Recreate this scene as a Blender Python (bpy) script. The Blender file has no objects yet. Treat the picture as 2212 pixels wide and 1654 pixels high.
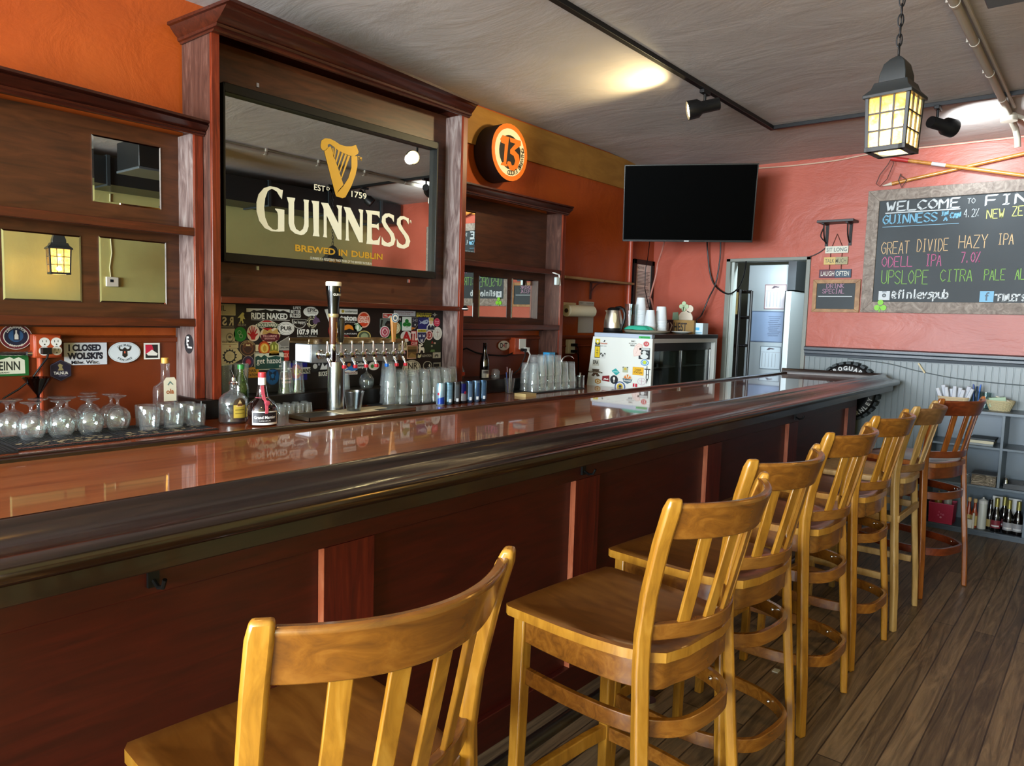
import bpy, bmesh, math, random
from math import sin, cos, pi, radians, sqrt, atan2, hypot
from mathutils import Vector, Matrix
random.seed(11)
S = bpy.context.scene
COL = S.collection

# ------------------------------------------------------------ camera
cam_d = bpy.data.cameras.new('camera')
cam = bpy.data.objects.new('camera', cam_d)
COL.objects.link(cam)
YAW, PIT, ROL = 0.689667, -0.0894858, 0.0293056
fw = Vector((cos(PIT)*cos(YAW), cos(PIT)*sin(YAW), sin(PIT)))
rt = fw.cross(Vector((0, 0, 1))).normalized()
up = rt.cross(fw)
r2 = rt*cos(ROL)+up*sin(ROL)
u2 = up*cos(ROL)-rt*sin(ROL)
mw = Matrix((r2, u2, -fw)).transposed().to_4x4()
mw.translation = (0, 0, 1.5)
cam.matrix_world = mw
cam_d.sensor_width = 36
cam_d.lens = 25.687
cam_d.clip_start = .05
S.camera = cam

# ------------------------------------------------------------ light and exposure
S.view_settings.view_transform = 'Standard'
S.view_settings.look = 'None'
S.view_settings.gamma = 1
S.view_settings.use_curve_mapping = False
S.view_settings.exposure = 0.35
S.cycles.use_denoising = True
S.cycles.max_bounces = 10
S.cycles.transparent_max_bounces = 64
S.cycles.glossy_bounces = 5
S.cycles.diffuse_bounces = 4
S.cycles.transmission_bounces = 8
S.cycles.caustics_reflective = False
S.cycles.caustics_refractive = False
S.cycles.sample_clamp_indirect = 6
S.cycles.sample_clamp_direct = 0
W = bpy.data.worlds.new('sky')
S.world = W
W.use_nodes = True
W.node_tree.nodes['Background'].inputs[0].default_value = (.75, .87, 1, 1)
W.node_tree.nodes['Background'].inputs[1].default_value = 1.0

def lamp(name, kind, loc, power, col, size=.1, aim=None, **k):
    l = bpy.data.lights.new(name, kind)
    l.energy = power
    l.color = col
    if kind == 'AREA':
        l.shape = 'RECTANGLE'
        l.size, l.size_y = size
    elif kind in ('POINT', 'SPOT'):
        l.shadow_soft_size = size
    for a, b in k.items():
        setattr(l, a, b)
    o = bpy.data.objects.new(name, l)
    o.location = loc
    if aim is not None:
        o.rotation_euler = (Vector(aim)-Vector(loc)).to_track_quat('-Z', 'Y').to_euler()
    COL.objects.link(o)
    return o
DAY = (.80, .91, 1)
WARM = (1, .72, .38)
# daylight through the two street windows behind the camera
lamp('daylight', 'AREA', (-4.38, 1.9, 1.75), 800, DAY, (2.5, 1.9), (6, 1.7, 2.2))
lamp('daylight', 'AREA', (-4.38, -.1, 1.75), 330, DAY, (1.3, 1.9), (6, .4, 2.2))
# track heads and lantern bulbs
lamp('track_beam', 'SPOT', (4.27, 2.25, 2.80), 46, (1, .80, .42), .04, (3.2, 3.3, 2.98), spot_size=2.2, spot_blend=.6)
lamp('track_beam', 'SPOT', (5.78, .95, 2.82), 40, (.82, .92, 1), .05, (6.6, .4, 3.02), spot_size=2.5, spot_blend=.8)
lamp('lantern_bulb', 'POINT', (3.1, .7215, 2.215), 5, (1, .86, .58), .02)
lamp('lantern_bulb', 'POINT', (2.6, -.5, 1.83), 60, WARM, .02)
lamp('lantern_bulb', 'POINT', (.70, 1.55, 2.45), 34, WARM, .02)  # unseen lantern, added for the warm light on the left wall and shelves
lamp('lantern_bulb', 'POINT', (-1.1, .9, 2.45), 45, WARM, .02)  # unseen lantern, added behind the camera as warm fill

# ------------------------------------------------------------ materials
def lin(h):
    h = h.lstrip('#')
    o = []
    for i in (0, 2, 4):
        c = int(h[i:i+2], 16)/255
        o.append(c/12.92 if c <= .04045 else ((c+.055)/1.055)**2.4)
    return (*o, 1)
def nm(name):
    m = bpy.data.materials.new(name)
    m.use_nodes = True
    return m, m.node_tree.nodes, m.node_tree.links, m.node_tree.nodes['Principled BSDF']
def setp(p, **k):
    for a, b in k.items():
        p.inputs[{'rough': 'Roughness', 'metal': 'Metallic', 'spec': 'Specular IOR Level', 'coat': 'Coat Weight', 'coatr': 'Coat Roughness', 'trans': 'Transmission Weight', 'ior': 'IOR', 'emit': 'Emission Strength', 'alpha': 'Alpha'}[a]].default_value = b
def coords(n, l, scale, kind='Object'):
    tc = n.new('ShaderNodeTexCoord')
    mp = n.new('ShaderNodeMapping')
    mp.inputs['Scale'].default_value = scale
    l.new(tc.outputs[kind], mp.inputs['Vector'])
    return mp.outputs['Vector']
def noise(n, l, vec, scale, detail=4, rough=.55, dist=0):
    t = n.new('ShaderNodeTexNoise')
    t.inputs['Scale'].default_value = scale
    t.inputs['Detail'].default_value = detail
    t.inputs['Roughness'].default_value = rough
    t.inputs['Distortion'].default_value = dist
    l.new(vec, t.inputs['Vector'])
    return t.outputs['Fac']
def ramp(n, l, fac, stops):
    r = n.new('ShaderNodeValToRGB')
    e = r.color_ramp.elements
    while len(e) < len(stops):
        e.new(.5)
    for q, (p, c) in zip(e, stops):
        q.position = p
        q.color = lin(c) if isinstance(c, str) else c
    l.new(fac, r.inputs['Fac'])
    return r.outputs['Color']
def bump(n, l, p, h, strength, dist=.01):
    b = n.new('ShaderNodeBump')
    b.inputs['Strength'].default_value = strength
    b.inputs['Distance'].default_value = dist
    l.new(h, b.inputs['Height'])
    l.new(b.outputs['Normal'], p.inputs['Normal'])
_c = {}
def C(h, rough=.5, metal=0, **k):
    key = (h, rough, metal, tuple(sorted(k.items())))
    if key not in _c:
        m, n, l, p = nm('paint_'+h.strip('#'))
        p.inputs['Base Color'].default_value = lin(h)
        setp(p, rough=rough, metal=metal, **k)
        _c[key] = m
    return _c[key]
def wood(name, stops, sc, rough=.35, coat=0, bmp=.05, scale=3, coatr=.08, dist=1.2, spec=.5):
    m, n, l, p = nm(name)
    v = coords(n, l, sc)
    f = noise(n, l, v, scale, 5, .6, dist)
    l.new(ramp(n, l, f, stops), p.inputs['Base Color'])
    setp(p, rough=rough, coat=coat, coatr=coatr, spec=spec)
    if bmp:
        bump(n, l, p, f, bmp, .004)
    return m
def plaster(name, stops, rough, strength, scale=2.2):
    m, n, l, p = nm(name)
    v = coords(n, l, (1, 1, 1))
    f = noise(n, l, v, .9, 4, .6)
    l.new(ramp(n, l, f, stops), p.inputs['Base Color'])
    setp(p, rough=rough)
    f2 = noise(n, l, coords(n, l, (1, .45, 1)), scale*1.7, 8, .6, .7)
    bump(n, l, p, f2, strength, .03)
    return m
MAHOG = [(.30, '#2a0d05'), (.55, '#441808'), (.75, '#5e2410')]
m_cabx = wood('mahogany_lengthwise', MAHOG, (1.2, 14, 14), .36)
m_cabz = wood('mahogany_upright', [(.3, '#401406'), (.55, '#6a2510'), (.8, '#8a3a1c')], (14, 14, 1.2), .35)
m_cabdk = wood('dark_mahogany_cornice', [(.3, '#220b06'), (.6, '#3c160b'), (.8, '#52220f')], (1.2, 14, 14), .3, coat=.3)
m_panel = wood('brown_plywood_back', [(.3, '#2e160a'), (.5, '#43210f'), (.75, '#542c16')], (1, 8, 8), .42)
m_worn = wood('worn_greyish_stain', [(.3, '#43302c'), (.5, '#6c5852'), (.75, '#92847d')], (12, 5, .8), .5, dist=3)
m_wornd = wood('dark_worn_stain', [(.3, '#321a12'), (.55, '#4c2d22'), (.78, '#6a4a3e')], (12, 5, .8), .5, dist=3)
m_bartop = wood('glossy_bar_top', [(.25, '#6c341a'), (.5, '#8e4e2a'), (.7, '#9e5e34'), (.85, '#804322')], (.8, 9, 9), .3, coat=1, coatr=.03, bmp=0, scale=2.2)
m_rail = wood('dark_bar_rail', [(.3, '#100805'), (.55, '#1f100b'), (.8, '#332016')], (1, 16, 16), .24, coat=.55, coatr=.12, bmp=.03)
m_barfr = wood('red_brown_bar_front', [(.3, '#320804'), (.5, '#3e0c05'), (.75, '#4c1207')], (1, 10, 10), .4, bmp=.03)
m_barst = wood('red_brown_bar_stile', [(.3, '#380905'), (.5, '#541108'), (.75, '#6e2410')], (12, 12, 1), .42, bmp=.03)
m_counter = wood('orange_counter', [(.3, '#6e2a0c'), (.55, '#964216'), (.8, '#b05a26')], (1, 9, 9), .25, coat=.8, coatr=.05, bmp=0)
OAK = [(.28, '#7e5214'), (.5, '#9c6a1e'), (.75, '#b08032')]
m_stool = wood('honey_stool_wood', OAK, (9, 9, 1.5), .28, coat=.5, coatr=.12, bmp=.02)
m_stoolh = wood('honey_stool_wood_crosswise', [(.28, '#5a3410'), (.5, '#764714'), (.75, '#8b5a20')], (1.5, 9, 9), .26, coat=.5, coatr=.1, bmp=.02)
m_seat = wood('brown_stool_seat', [(.28, '#4a2a0e'), (.5, '#603812'), (.75, '#744a1c')], (6, 1.2, 6), .28, coat=.5, coatr=.12, bmp=.02)
m_stool_d = wood('reddish_stool_wood', [(.28, '#6a3410'), (.5, '#8a4a18'), (.75, '#a0622c')], (9, 9, 1.5), .28, coat=.5, coatr=.12, bmp=.02)
m_stool_dh = wood('dark_stool_wood_crosswise', [(.28, '#4c1a0a'), (.5, '#682810'), (.75, '#7c3818')], (1.5, 9, 9), .28, coat=.5, coatr=.12, bmp=.02)
m_stool_p = wood('pale_stool_wood', [(.28, '#8c6a38'), (.5, '#a8854e'), (.75, '#bd9c66')], (9, 9, 1.5), .4, coat=.2, bmp=.02)
m_stool_b = wood('brown_grey_stool_wood', [(.28, '#5a3c22'), (.5, '#745030'), (.75, '#8a6642')], (1.5, 9, 9), .4, coat=.2, bmp=.02)
m_ply = wood('golden_plywood', [(.25, '#8d6024'), (.5, '#9d6e2c'), (.8, '#ad7e38')], (.7, 2.2, 2.2), .45, dist=2, bmp=0)
m_frame = wood('weathered_frame_wood', [(.25, '#5c4c40'), (.5, '#84766a'), (.75, '#a89c8e')], (4, 4, 4), .6, dist=2.5, bmp=.15)
m_frame2 = wood('oak_frame_wood', [(.3, '#7a5430'), (.5, '#9a7044'), (.75, '#b48a5a')], (4, 4, 4), .5)
m_cue = wood('varnished_cue_shaft', [(.3, '#a86a24'), (.5, '#c4843a'), (.75, '#d89c54')], (3, 3, 3), .25, coat=.5)
m_wall_l = plaster('orange_plaster', [(.3, '#9a4014'), (.55, '#a84a18'), (.75, '#b05420')], .34, .3)
m_wall_f = plaster('coral_plaster', [(.3, '#a04632'), (.55, '#ad533f'), (.75, '#b8604b')], .42, .34)
m_wall_r = plaster('olive_plaster', [(.3, '#a8a468'), (.55, '#b4b072'), (.75, '#bcb87c')], .5, .1)
m_ceil = plaster('grey_ceiling_plaster', [(.3, '#a49b95'), (.55, '#b0a7a0'), (.75, '#bcb2aa')], .55, .35, 1.6)
m_redlow = plaster('orange_brown_lower_wall', [(.3, '#5e2409'), (.6, '#6e2c0c'), (.8, '#78340f')], .4, .1)
m_grey = C('#6d7472', .45)
m_greyd = C('#3c434a', .4)
m_black = C('#080808', .45, spec=.3)
m_blackg = C('#060608', .12)
m_iron = C('#1b1a1a', .45, .5)
m_white = C('#e6e6e2', .5)
m_steel = C('#c9ccce', .22, 1)
m_steelb = C('#aeb6ba', .38, .9)
m_chrome = C('#e2e4e6', .1, 1)
m_gold = C('#c4952c', .4, .15)
m_cream = C('#ece6d2', .5)
m_slate = plaster('chalkboard_slate', [(.3, '#23292c'), (.55, '#2c3336'), (.8, '#394144')], .6, .02)
def glass(name, tint='#f4faf8', f=1.5, gain=1.0, rough=.02, haze=0):
    m, n, l, p = nm(name)
    n.remove(p)
    o = n['Material Output']
    t = n.new('ShaderNodeBsdfTransparent')
    t.inputs[0].default_value = lin(tint)
    g = n.new('ShaderNodeBsdfGlossy')
    g.inputs['Roughness'].default_value = rough
    fr = n.new('ShaderNodeLayerWeight')
    fr.inputs['Blend'].default_value = .5
    pw = n.new('ShaderNodeMath'); pw.operation = 'POWER'; pw.inputs[1].default_value = 2.2
    mu = n.new('ShaderNodeMath')
    mu.operation = 'MULTIPLY_ADD'
    mu.inputs[1].default_value = .6*gain; mu.inputs[2].default_value = .035*gain
    mu.use_clamp = True
    l.new(fr.outputs['Facing'], pw.inputs[0])
    mx = n.new('ShaderNodeMixShader')
    l.new(pw.outputs[0], mu.inputs[0])
    l.new(mu.outputs[0], mx.inputs[0])
    l.new(t.outputs[0], mx.inputs[1])
    l.new(g.outputs[0], mx.inputs[2])
    out = mx
    if haze:
        df = n.new('ShaderNodeBsdfDiffuse'); df.inputs[0].default_value = (.9, .93, .95, 1)  # white share in the colour, brightens glass as refracted light would
        out = n.new('ShaderNodeMixShader'); out.inputs[0].default_value = haze
        l.new(mx.outputs[0], out.inputs[1]); l.new(df.outputs[0], out.inputs[2])
    l.new(out.outputs[0], o.inputs['Surface'])
    return m
m_glass = glass('clear_glass', '#fbfdfc', 1.5, 1.5, .02, .02)
m_pint = glass('lit_haze_pint_glass', '#fbfdfc', 1.5, 1.1, .05, .07)  # whitish haze stands in for window light refracted by the pints
m_glassr = glass('ribbed_glass', '#f8faf8', 1.6, 1.2, .06, .07)
m_pane = glass('window_glass', '#e8f0f0', 1.45, 1.0)
def lampglass(name, h):
    m, n, l, p = nm(name)
    n.remove(p)
    o = n['Material Output']
    v = coords(n, l, (1, 1, 1))
    c = ramp(n, l, noise(n, l, v, 40, 4, .6, 1), [(.3, h), (.7, '#fff6dc')])
    t = n.new('ShaderNodeBsdfTransparent'); g = n.new('ShaderNodeBsdfTranslucent'); x = n.new('ShaderNodeMixShader')
    l.new(c, g.inputs[0]); l.new(c, t.inputs[0])
    x.inputs[0].default_value = .6
    l.new(t.outputs[0], x.inputs[1]); l.new(g.outputs[0], x.inputs[2]); l.new(x.outputs[0], o.inputs['Surface'])
    return m
m_amberg = lampglass('textured_amber_glass', '#f2cf7e')
m_blueg = glass('cobalt_glass', '#1a1060', 1.5, 1.2)
m_liquor = glass('dark_whiskey', '#3a1404', 1.4, 1)
m_brown = C('#140806', .06, 0, coat=1)
m_mirror = C('#e4e8e2', .0, 1)
def glow(name, h, s):
    m, n, l, p = nm(name)
    p.inputs['Base Color'].default_value = lin(h)
    p.inputs['Emission Color'].default_value = lin(h)
    setp(p, emit=s)
    return m
m_bulb = glow('lit_bulb', '#ffe6b0', 30)
m_bulbc = glow('lit_cool_bulb', '#f2f7ff', 25)
m_bulby = glow('lit_yellow_glass', '#ffd27a', 4)

# ------------------------------------------------------------ mesh builder
class MB:
    def __init__(s, m=None):
        s.v = []; s.f = []; s.mi = []; s.mats = []; s.cur = 0; s.M = None
        if m: s.use(m)
    def use(s, m):
        if m not in s.mats: s.mats.append(m)
        s.cur = s.mats.index(m)
        return s
    def add(s, vs, fs):
        o = len(s.v)
        s.v += [tuple(s.M @ Vector(v)) if s.M else tuple(v) for v in vs]
        s.f += [tuple(i+o for i in f) for f in fs]
        s.mi += [s.cur]*len(fs)
        return s
    def box(s, a, b):
        x0, x1 = sorted((a[0], b[0])); y0, y1 = sorted((a[1], b[1])); z0, z1 = sorted((a[2], b[2]))
        return s.add([(x0,y0,z0),(x1,y0,z0),(x1,y1,z0),(x0,y1,z0),(x0,y0,z1),(x1,y0,z1),(x1,y1,z1),(x0,y1,z1)],
                     [(3,2,1,0),(4,5,6,7),(0,1,5,4),(1,2,6,5),(2,3,7,6),(3,0,4,7)])
    def prism(s, pts, ax, a, b):
        n = len(pts)
        f = {'x': lambda p, t: (t, p[0], p[1]), 'y': lambda p, t: (p[0], t, p[1]), 'z': lambda p, t: (p[0], p[1], t)}[ax]
        vs = [f(p, a) for p in pts]+[f(p, b) for p in pts]
        return s.add(vs, [tuple(range(n)), tuple(range(2*n-1, n-1, -1))]+[(i, (i+1) % n, n+(i+1) % n, n+i) for i in range(n)])
    def flat(s, pts, ax, a):
        f = {'x': lambda p, t: (t, p[0], p[1]), 'y': lambda p, t: (p[0], t, p[1]), 'z': lambda p, t: (p[0], p[1], t)}[ax]
        return s.add([f(p, a) for p in pts], [tuple(range(len(pts)))])
    def lathe(s, prof, c=(0, 0, 0), n=24, M=None):
        vs = []; idx = []
        for r, z in prof:
            if r < 1e-6:
                idx.append([len(vs)]*n); vs.append(Vector((0, 0, z)))
            else:
                idx.append(list(range(len(vs), len(vs)+n)))
                vs += [Vector((r*cos(2*pi*i/n), r*sin(2*pi*i/n), z)) for i in range(n)]
        fs = []
        for A, B in zip(idx, idx[1:]):
            for i in range(n):
                j = (i+1) % n
                q = []
                for t in (A[i], A[j], B[j], B[i]):
                    if t not in q: q.append(t)
                if len(q) > 2: fs.append(tuple(q))
        c = Vector(c)
        return s.add([(M @ v if M else v)+c for v in vs], fs)
    def cyl(s, a, b, r, r1=None, n=16):
        a = Vector(a); b = Vector(b); d = b-a; L = d.length
        r1 = r if r1 is None else r1
        return s.lathe([(0, 0), (r, 0), (r1, L), (0, L)], a, n, d.to_track_quat('Z', 'Y').to_matrix())
    def tube(s, path, r, n=8, closed=False):
        P = [Vector(p) for p in path]; k = len(P); vs = []
        u = None
        for i, p in enumerate(P):
            t = (P[(i+1) % k]-P[i-1]) if closed else (P[min(i+1, k-1)]-P[max(i-1, 0)])
            t.normalize()
            if u is None:
                u = t.orthogonal().normalized()
            u = (u-t*u.dot(t)).normalized()
            w = t.cross(u)
            rr = r[i] if isinstance(r, (list, tuple)) else r
            vs += [p+(u*cos(2*pi*j/n)+w*sin(2*pi*j/n))*rr for j in range(n)]
        fs = []
        for i in range(k if closed else k-1):
            a, b = i*n, ((i+1) % k)*n
            fs += [(a+j, a+(j+1) % n, b+(j+1) % n, b+j) for j in range(n)]
        if not closed:
            fs += [tuple(range(n-1, -1, -1)), tuple(range((k-1)*n, k*n))]
        return s.add(vs, fs)
    def sweep(s, path, prof, side=None, closed=False):
        # prof: (a, b) pairs, a along the horizontal normal of the path, b up; side(i): an extra turn or shift
        P = [Vector(p) for p in path]; k = len(P); n = len(prof); vs = []
        for i, p in enumerate(P):
            t = (P[(i+1) % k]-P[i-1]) if closed else (P[min(i+1, k-1)]-P[max(i-1, 0)])
            t.z = 0; t.normalize()
            nn = Vector((-t.y, t.x, 0))
            mit = 1
            if 0 < i < k-1 or closed:
                d0 = (P[i]-P[i-1]); d0.z = 0; d0.normalize()
                mit = 1/max(.3, abs(Vector((-d0.y, d0.x, 0)).dot(nn)))
            vs += [p+nn*a*mit+Vector((0, 0, b)) for a, b in prof]
        fs = []
        for i in range(k if closed else k-1):
            a, b = i*n, ((i+1) % k)*n
            fs += [(a+j, a+(j+1) % n, b+(j+1) % n, b+j) for j in range(n)]
        if not closed:
            fs += [tuple(range(n-1, -1, -1)), tuple(range((k-1)*n, k*n))]
        return s.add(vs, fs)
    def loft(s, path, quads):
        # path points with one local outline (list of 3D offsets) each
        n = len(quads[0]); vs = []
        for p, q in zip(path, quads):
            vs += [Vector(p)+Vector(o) for o in q]
        fs = [tuple(range(n-1, -1, -1)), tuple(range((len(path)-1)*n, len(path)*n))]
        for i in range(len(path)-1):
            fs += [(i*n+j, i*n+(j+1) % n, i*n+n+(j+1) % n, i*n+n+j) for j in range(n)]
        return s.add(vs, fs)

def mk(name, mb, mat=None, parent=None, off=None, bev=0, seg=2, ang=32, loc=None):
    me = bpy.data.meshes.new(name)
    vs = mb.v
    if off is not None:
        off = Vector(off)
        vs = [Vector(v)-off for v in vs]
    me.from_pydata([tuple(v) for v in vs], [], mb.f)
    for m in (mb.mats or [mat]):
        me.materials.append(m)
    if mb.mats:
        me.polygons.foreach_set('material_index', mb.mi)
    bm = bmesh.new(); bm.from_mesh(me)
    bmesh.ops.recalc_face_normals(bm, faces=bm.faces)
    bm.to_mesh(me); bm.free()
    me.polygons.foreach_set('use_smooth', [True]*len(me.polygons))
    me.set_sharp_from_angle(angle=radians(ang))
    o = bpy.data.objects.new(name, me)
    COL.objects.link(o)
    if loc is not None: o.location = loc
    if parent: o.parent = parent
    if bev:
        b = o.modifiers.new('bevel', 'BEVEL')
        b.width = bev; b.segments = seg; b.limit_method = 'ANGLE'; b.angle_limit = radians(40)
        b.harden_normals = False
    return o
def tag(o, label=None, cat=None, group=None, kind=None):
    if label: o['label'] = label
    if cat: o['category'] = cat
    if group: o['group'] = group
    if kind: o['kind'] = kind
    return o
def struct(name, mb, mat=None, bev=0, parent=None):
    o = mk(name, mb, mat, parent, bev=bev)
    if not parent: o['kind'] = 'structure'
    return o
def thing(name, label, cat, loc=(0, 0, 0), rz=0, group=None):
    o = bpy.data.objects.new(name, None)
    COL.objects.link(o)
    o.empty_display_size = .1
    o.location = loc; o.rotation_euler = (0, 0, rz)
    return tag(o, label, cat, group)
def part(t, name, mb, mat=None, bev=0, world=True, label=None, ang=32, seg=2):
    # world coordinates unless told otherwise; t may be a part itself
    root = t
    while root.parent: root = root.parent
    o = mk(name, mb, mat, t, off=root.location if world else None, bev=bev, ang=ang, seg=seg)
    if label: o['label'] = label
    return o
def solo(name, mb, mat, label, cat, group=None, bev=0, ang=32):
    xs = [v[0] for v in mb.v]; ys = [v[1] for v in mb.v]; zs = [v[2] for v in mb.v]
    off = ((min(xs)+max(xs))/2, (min(ys)+max(ys))/2, min(zs))
    return tag(mk(name, mb, mat, None, off=off, bev=bev, ang=ang, loc=off), label, cat, group)
def dup(o, loc=None, rz=None, label=None, group=None, parent=None):
    c = o.copy(); COL.objects.link(c)
    if parent: c.parent = parent
    if loc is not None: c.location = loc
    if rz is not None: c.rotation_euler = (0, 0, rz)
    if label: c['label'] = label
    if group: c['group'] = group
    for ch in list(o.children): dup(ch, parent=c)
    return c
def rect(a, b):
    return [(a[0], a[1]), (b[0], a[1]), (b[0], b[1]), (a[0], b[1])]
def arc(c, r, a0, a1, n=12, ry=None):
    return [(c[0]+r*cos(radians(a0+(a1-a0)*i/n)), c[1]+(ry or r)*sin(radians(a0+(a1-a0)*i/n))) for i in range(n+1)]

# ------------------------------------------------------------ lettering
_t = {}
def glyphs(txt, bold=0):
    k = (txt, bold)
    if k not in _t:
        cu = bpy.data.curves.new('lettering', 'FONT')
        cu.body = txt; cu.size = 1; cu.resolution_u = 3; cu.offset = bold
        ob = bpy.data.objects.new('lettering', cu)
        me = bpy.data.meshes.new_from_object(ob)
        vs = [(v.co.x, v.co.y) for v in me.vertices]
        fs = [tuple(p.vertices) for p in me.polygons]
        bpy.data.objects.remove(ob); bpy.data.curves.remove(cu); bpy.data.meshes.remove(me)
        x0 = min(v[0] for v in vs); x1 = max(v[0] for v in vs); y0 = min(v[1] for v in vs); y1 = max(v[1] for v in vs)
        _t[k] = ([((x-x0)/(x1-x0), (y-y0)/(y1-y0)) for x, y in vs], fs, (x1-x0)/(y1-y0))
    return _t[k]

ST = {  # single-stroke capitals on a 4 x 6 grid
'A':'00 26 40|12 32','B':'00 06 36 45 33 03|33 42 41 30 00','C':'45 26 04 02 20 41','D':'00 06 26 44 42 20 00','E':'46 06 00 40|03 33','F':'46 06 00|03 33','G':'45 26 04 02 20 41 43 23',
'H':'00 06|40 46|03 43','I':'16 36|26 20|10 30','K':'00 06|46 03 40','L':'06 00 40','M':'00 06 23 46 40','N':'00 06 40 46','O':'26 04 02 20 42 44 26','P':'00 06 36 45 44 33 03','R':'00 06 36 45 44 33 03|23 40',
'S':'45 26 05 04 42 41 20 01','T':'06 46|26 20','U':'06 01 20 41 46','V':'06 20 46','W':'06 10 24 30 46','Y':'06 23 46|23 20','Z':'06 46 00 40','X':'00 46|06 40','J':'46 41 20 01',
'0':'26 04 02 20 42 44 26','1':'15 26 20','2':'05 26 45 43 00 40','4':'36 02 42|36 30','7':'06 46 10','5':'46 06 04 34 42 20 00','%':'00 46|06 15 05 06|40 31 41 40','.':'10 11',"'":'15 16',
'a':'44 23 01 10 30 41|44 40','f':'45 36 25 20|13 33','i':'14 10|16 15','n':'04 00|03 24 43 40','l':'26 20 30','e':'02 42 44 24 03 01 20 40','y':'04 12 21|44 10 0','s':'44 24 03 42 20 00','p':'04 0-|03 34 42 20 00','u':'04 01 20 40|44 40','b':'06 00 30 42 34 03',
'@':'32 13 11 20 32 43 34 15 03 01 10 40','"':'05 06|25 26'}
def strokes(ch):
    out = []
    for s in ST.get(ch, '').split('|'):
        pts = []
        for q in s.split():
            if len(q) == 2:
                pts.append((int(q[0])/4, -.3 if q[1] == '-' else int(q[1])/6))
        if len(pts) > 1: out.append(pts)
    return out
def ribbon(mb, pts, w, put, j=0):
    # a chalk line: a thin strip through 2D points, placed by put(u, v)
    for (x0, y0), (x1, y1) in zip(pts, pts[1:]):
        dx, dy = x1-x0, y1-y0; L = hypot(dx, dy) or 1
        nx, ny = -dy/L*w/2, dx/L*w/2; ex, ey = dx/L*w*.3, dy/L*w*.3
        mb.add([put(x0-ex+nx, y0-ey+ny), put(x1+ex+nx, y1+ey+ny), put(x1+ex-nx, y1+ey-ny), put(x0-ex-nx, y0-ey-ny)], [(0, 1, 2, 3)])
def _unit(v):
    return [(cos(2*pi*i/28)*.5+.5, sin(2*pi*i/28)*.5+.5) for i in range(28)]
def layers(mb, A, B, ax, L, d0=.0006, step=.0004):
    # A: upper left corner, B: lower right corner as seen from the room; ax 'y' faces -Y, 'x' faces -X
    A = Vector(A); B = Vector(B)
    k = 0
    def put(u, v):
        if ax == 'y':
            return (A.x+(B.x-A.x)*u, A.y-d, B.z+(A.z-B.z)*v)
        return (A.x-d, A.y+(B.y-A.y)*u, B.z+(A.z-B.z)*v)
    asp = (abs(B.x-A.x) if ax == 'y' else abs(B.y-A.y))/max(1e-6, abs(A.z-B.z))
    for l in L:
        d = d0+k*step; k += 1
        c = l[1]
        mb.use(C(c) if isinstance(c, str) else c)
        if l[0] == 'e':
            x0, y0, x1, y1 = l[2:6] if len(l) > 2 else (0, 0, 1, 1)
            p = [(x0+(x1-x0)*u, y0+(y1-y0)*v) for u, v in _unit(0)]
            mb.add([put(*q) for q in p], [tuple(range(len(p)))])
        elif l[0] == 'r':
            x0, y0, x1, y1 = l[2:6] if len(l) > 2 else (0, 0, 1, 1)
            mb.add([put(*q) for q in rect((x0, y0), (x1, y1))], [(0, 1, 2, 3)])
        elif l[0] == 'p':
            mb.add([put(*q) for q in l[2]], [tuple(range(len(l[2])))])
        elif l[0] == 't':
            vs, fs, _ = glyphs(l[2], l[7] if len(l) > 7 else .015)
            x0, y0, x1, y1 = l[3:7]
            mb.add([put(x0+(x1-x0)*u, y0+(y1-y0)*v) for u, v in vs], fs)
        elif l[0] == 'l':
            ribbon(mb, l[3], l[2], put)
        elif l[0] == 'a':
            # text on an arc: centre, radius, from angle, to angle, letter height (fractions of the height)
            txt, cx, cy, r, a0, a1, hgt = l[2:9]
            n = len(txt)
            for i, ch in enumerate(txt):
                if ch == ' ': continue
                a = radians(a0+(a1-a0)*(i+.5)/n)
                vs, fs, w = glyphs(ch, .02)
                w = min(w, .9)*hgt
                o = 1 if a1 < a0 else -1
                ur, ut = (cos(a)*o, sin(a)*o), (sin(a)*o, -cos(a)*o)
                mb.add([put(cx+(cos(a)*r+ut[0]*(u-.5)*w+ur[0]*(v-.5)*hgt)/asp, cy+sin(a)*r+ut[1]*(u-.5)*w+ur[1]*(v-.5)*hgt) for u, v in vs], fs)
def sticker(label, A, B, L, ax='y', name='sticker', cat='sticker', group=None):
    mb = MB()
    layers(mb, A, B, ax, L)
    return solo(name, mb, None, label, cat, group)

# ------------------------------------------------------------ room shell
XF, YL, YR, ZC, XB = 6.6, 3.65, -1.05, 3.0, -4.5
m_floor, n, l, p = nm('worn_plank_floor')
v = coords(n, l, (1, 1, 1))
br = n.new('ShaderNodeTexBrick')
br.offset = .37; br.inputs['Scale'].default_value = 1
br.inputs['Brick Width'].default_value = 2.6; br.inputs['Row Height'].default_value = .088
br.inputs['Mortar Size'].default_value = .003; br.inputs['Mortar Smooth'].default_value = .2
br.inputs['Color1'].default_value = (.35, .35, .35, 1); br.inputs['Color2'].default_value = (.65, .65, .65, 1); br.inputs['Mortar'].default_value = (0, 0, 0, 1)
l.new(v, br.inputs['Vector'])
v2 = coords(n, l, (.5, 7, 1))
g1 = noise(n, l, v2, 3, 6, .65, 2.2)
ad = n.new('ShaderNodeMath'); ad.operation = 'MULTIPLY_ADD'; ad.inputs[1].default_value = .45
l.new(br.outputs['Color'], ad.inputs[0]); 
mu = n.new('ShaderNodeMath'); mu.operation = 'MULTIPLY'; mu.inputs[1].default_value = .66
l.new(g1, mu.inputs[0]); l.new(mu.outputs[0], ad.inputs[2])
l.new(ramp(n, l, ad.outputs[0], [(.1, '#120d09'), (.36, '#3a2c20'), (.5, '#5c4a37'), (.68, '#8a7256')]), p.inputs['Base Color'])
setp(p, rough=.42)
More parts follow.
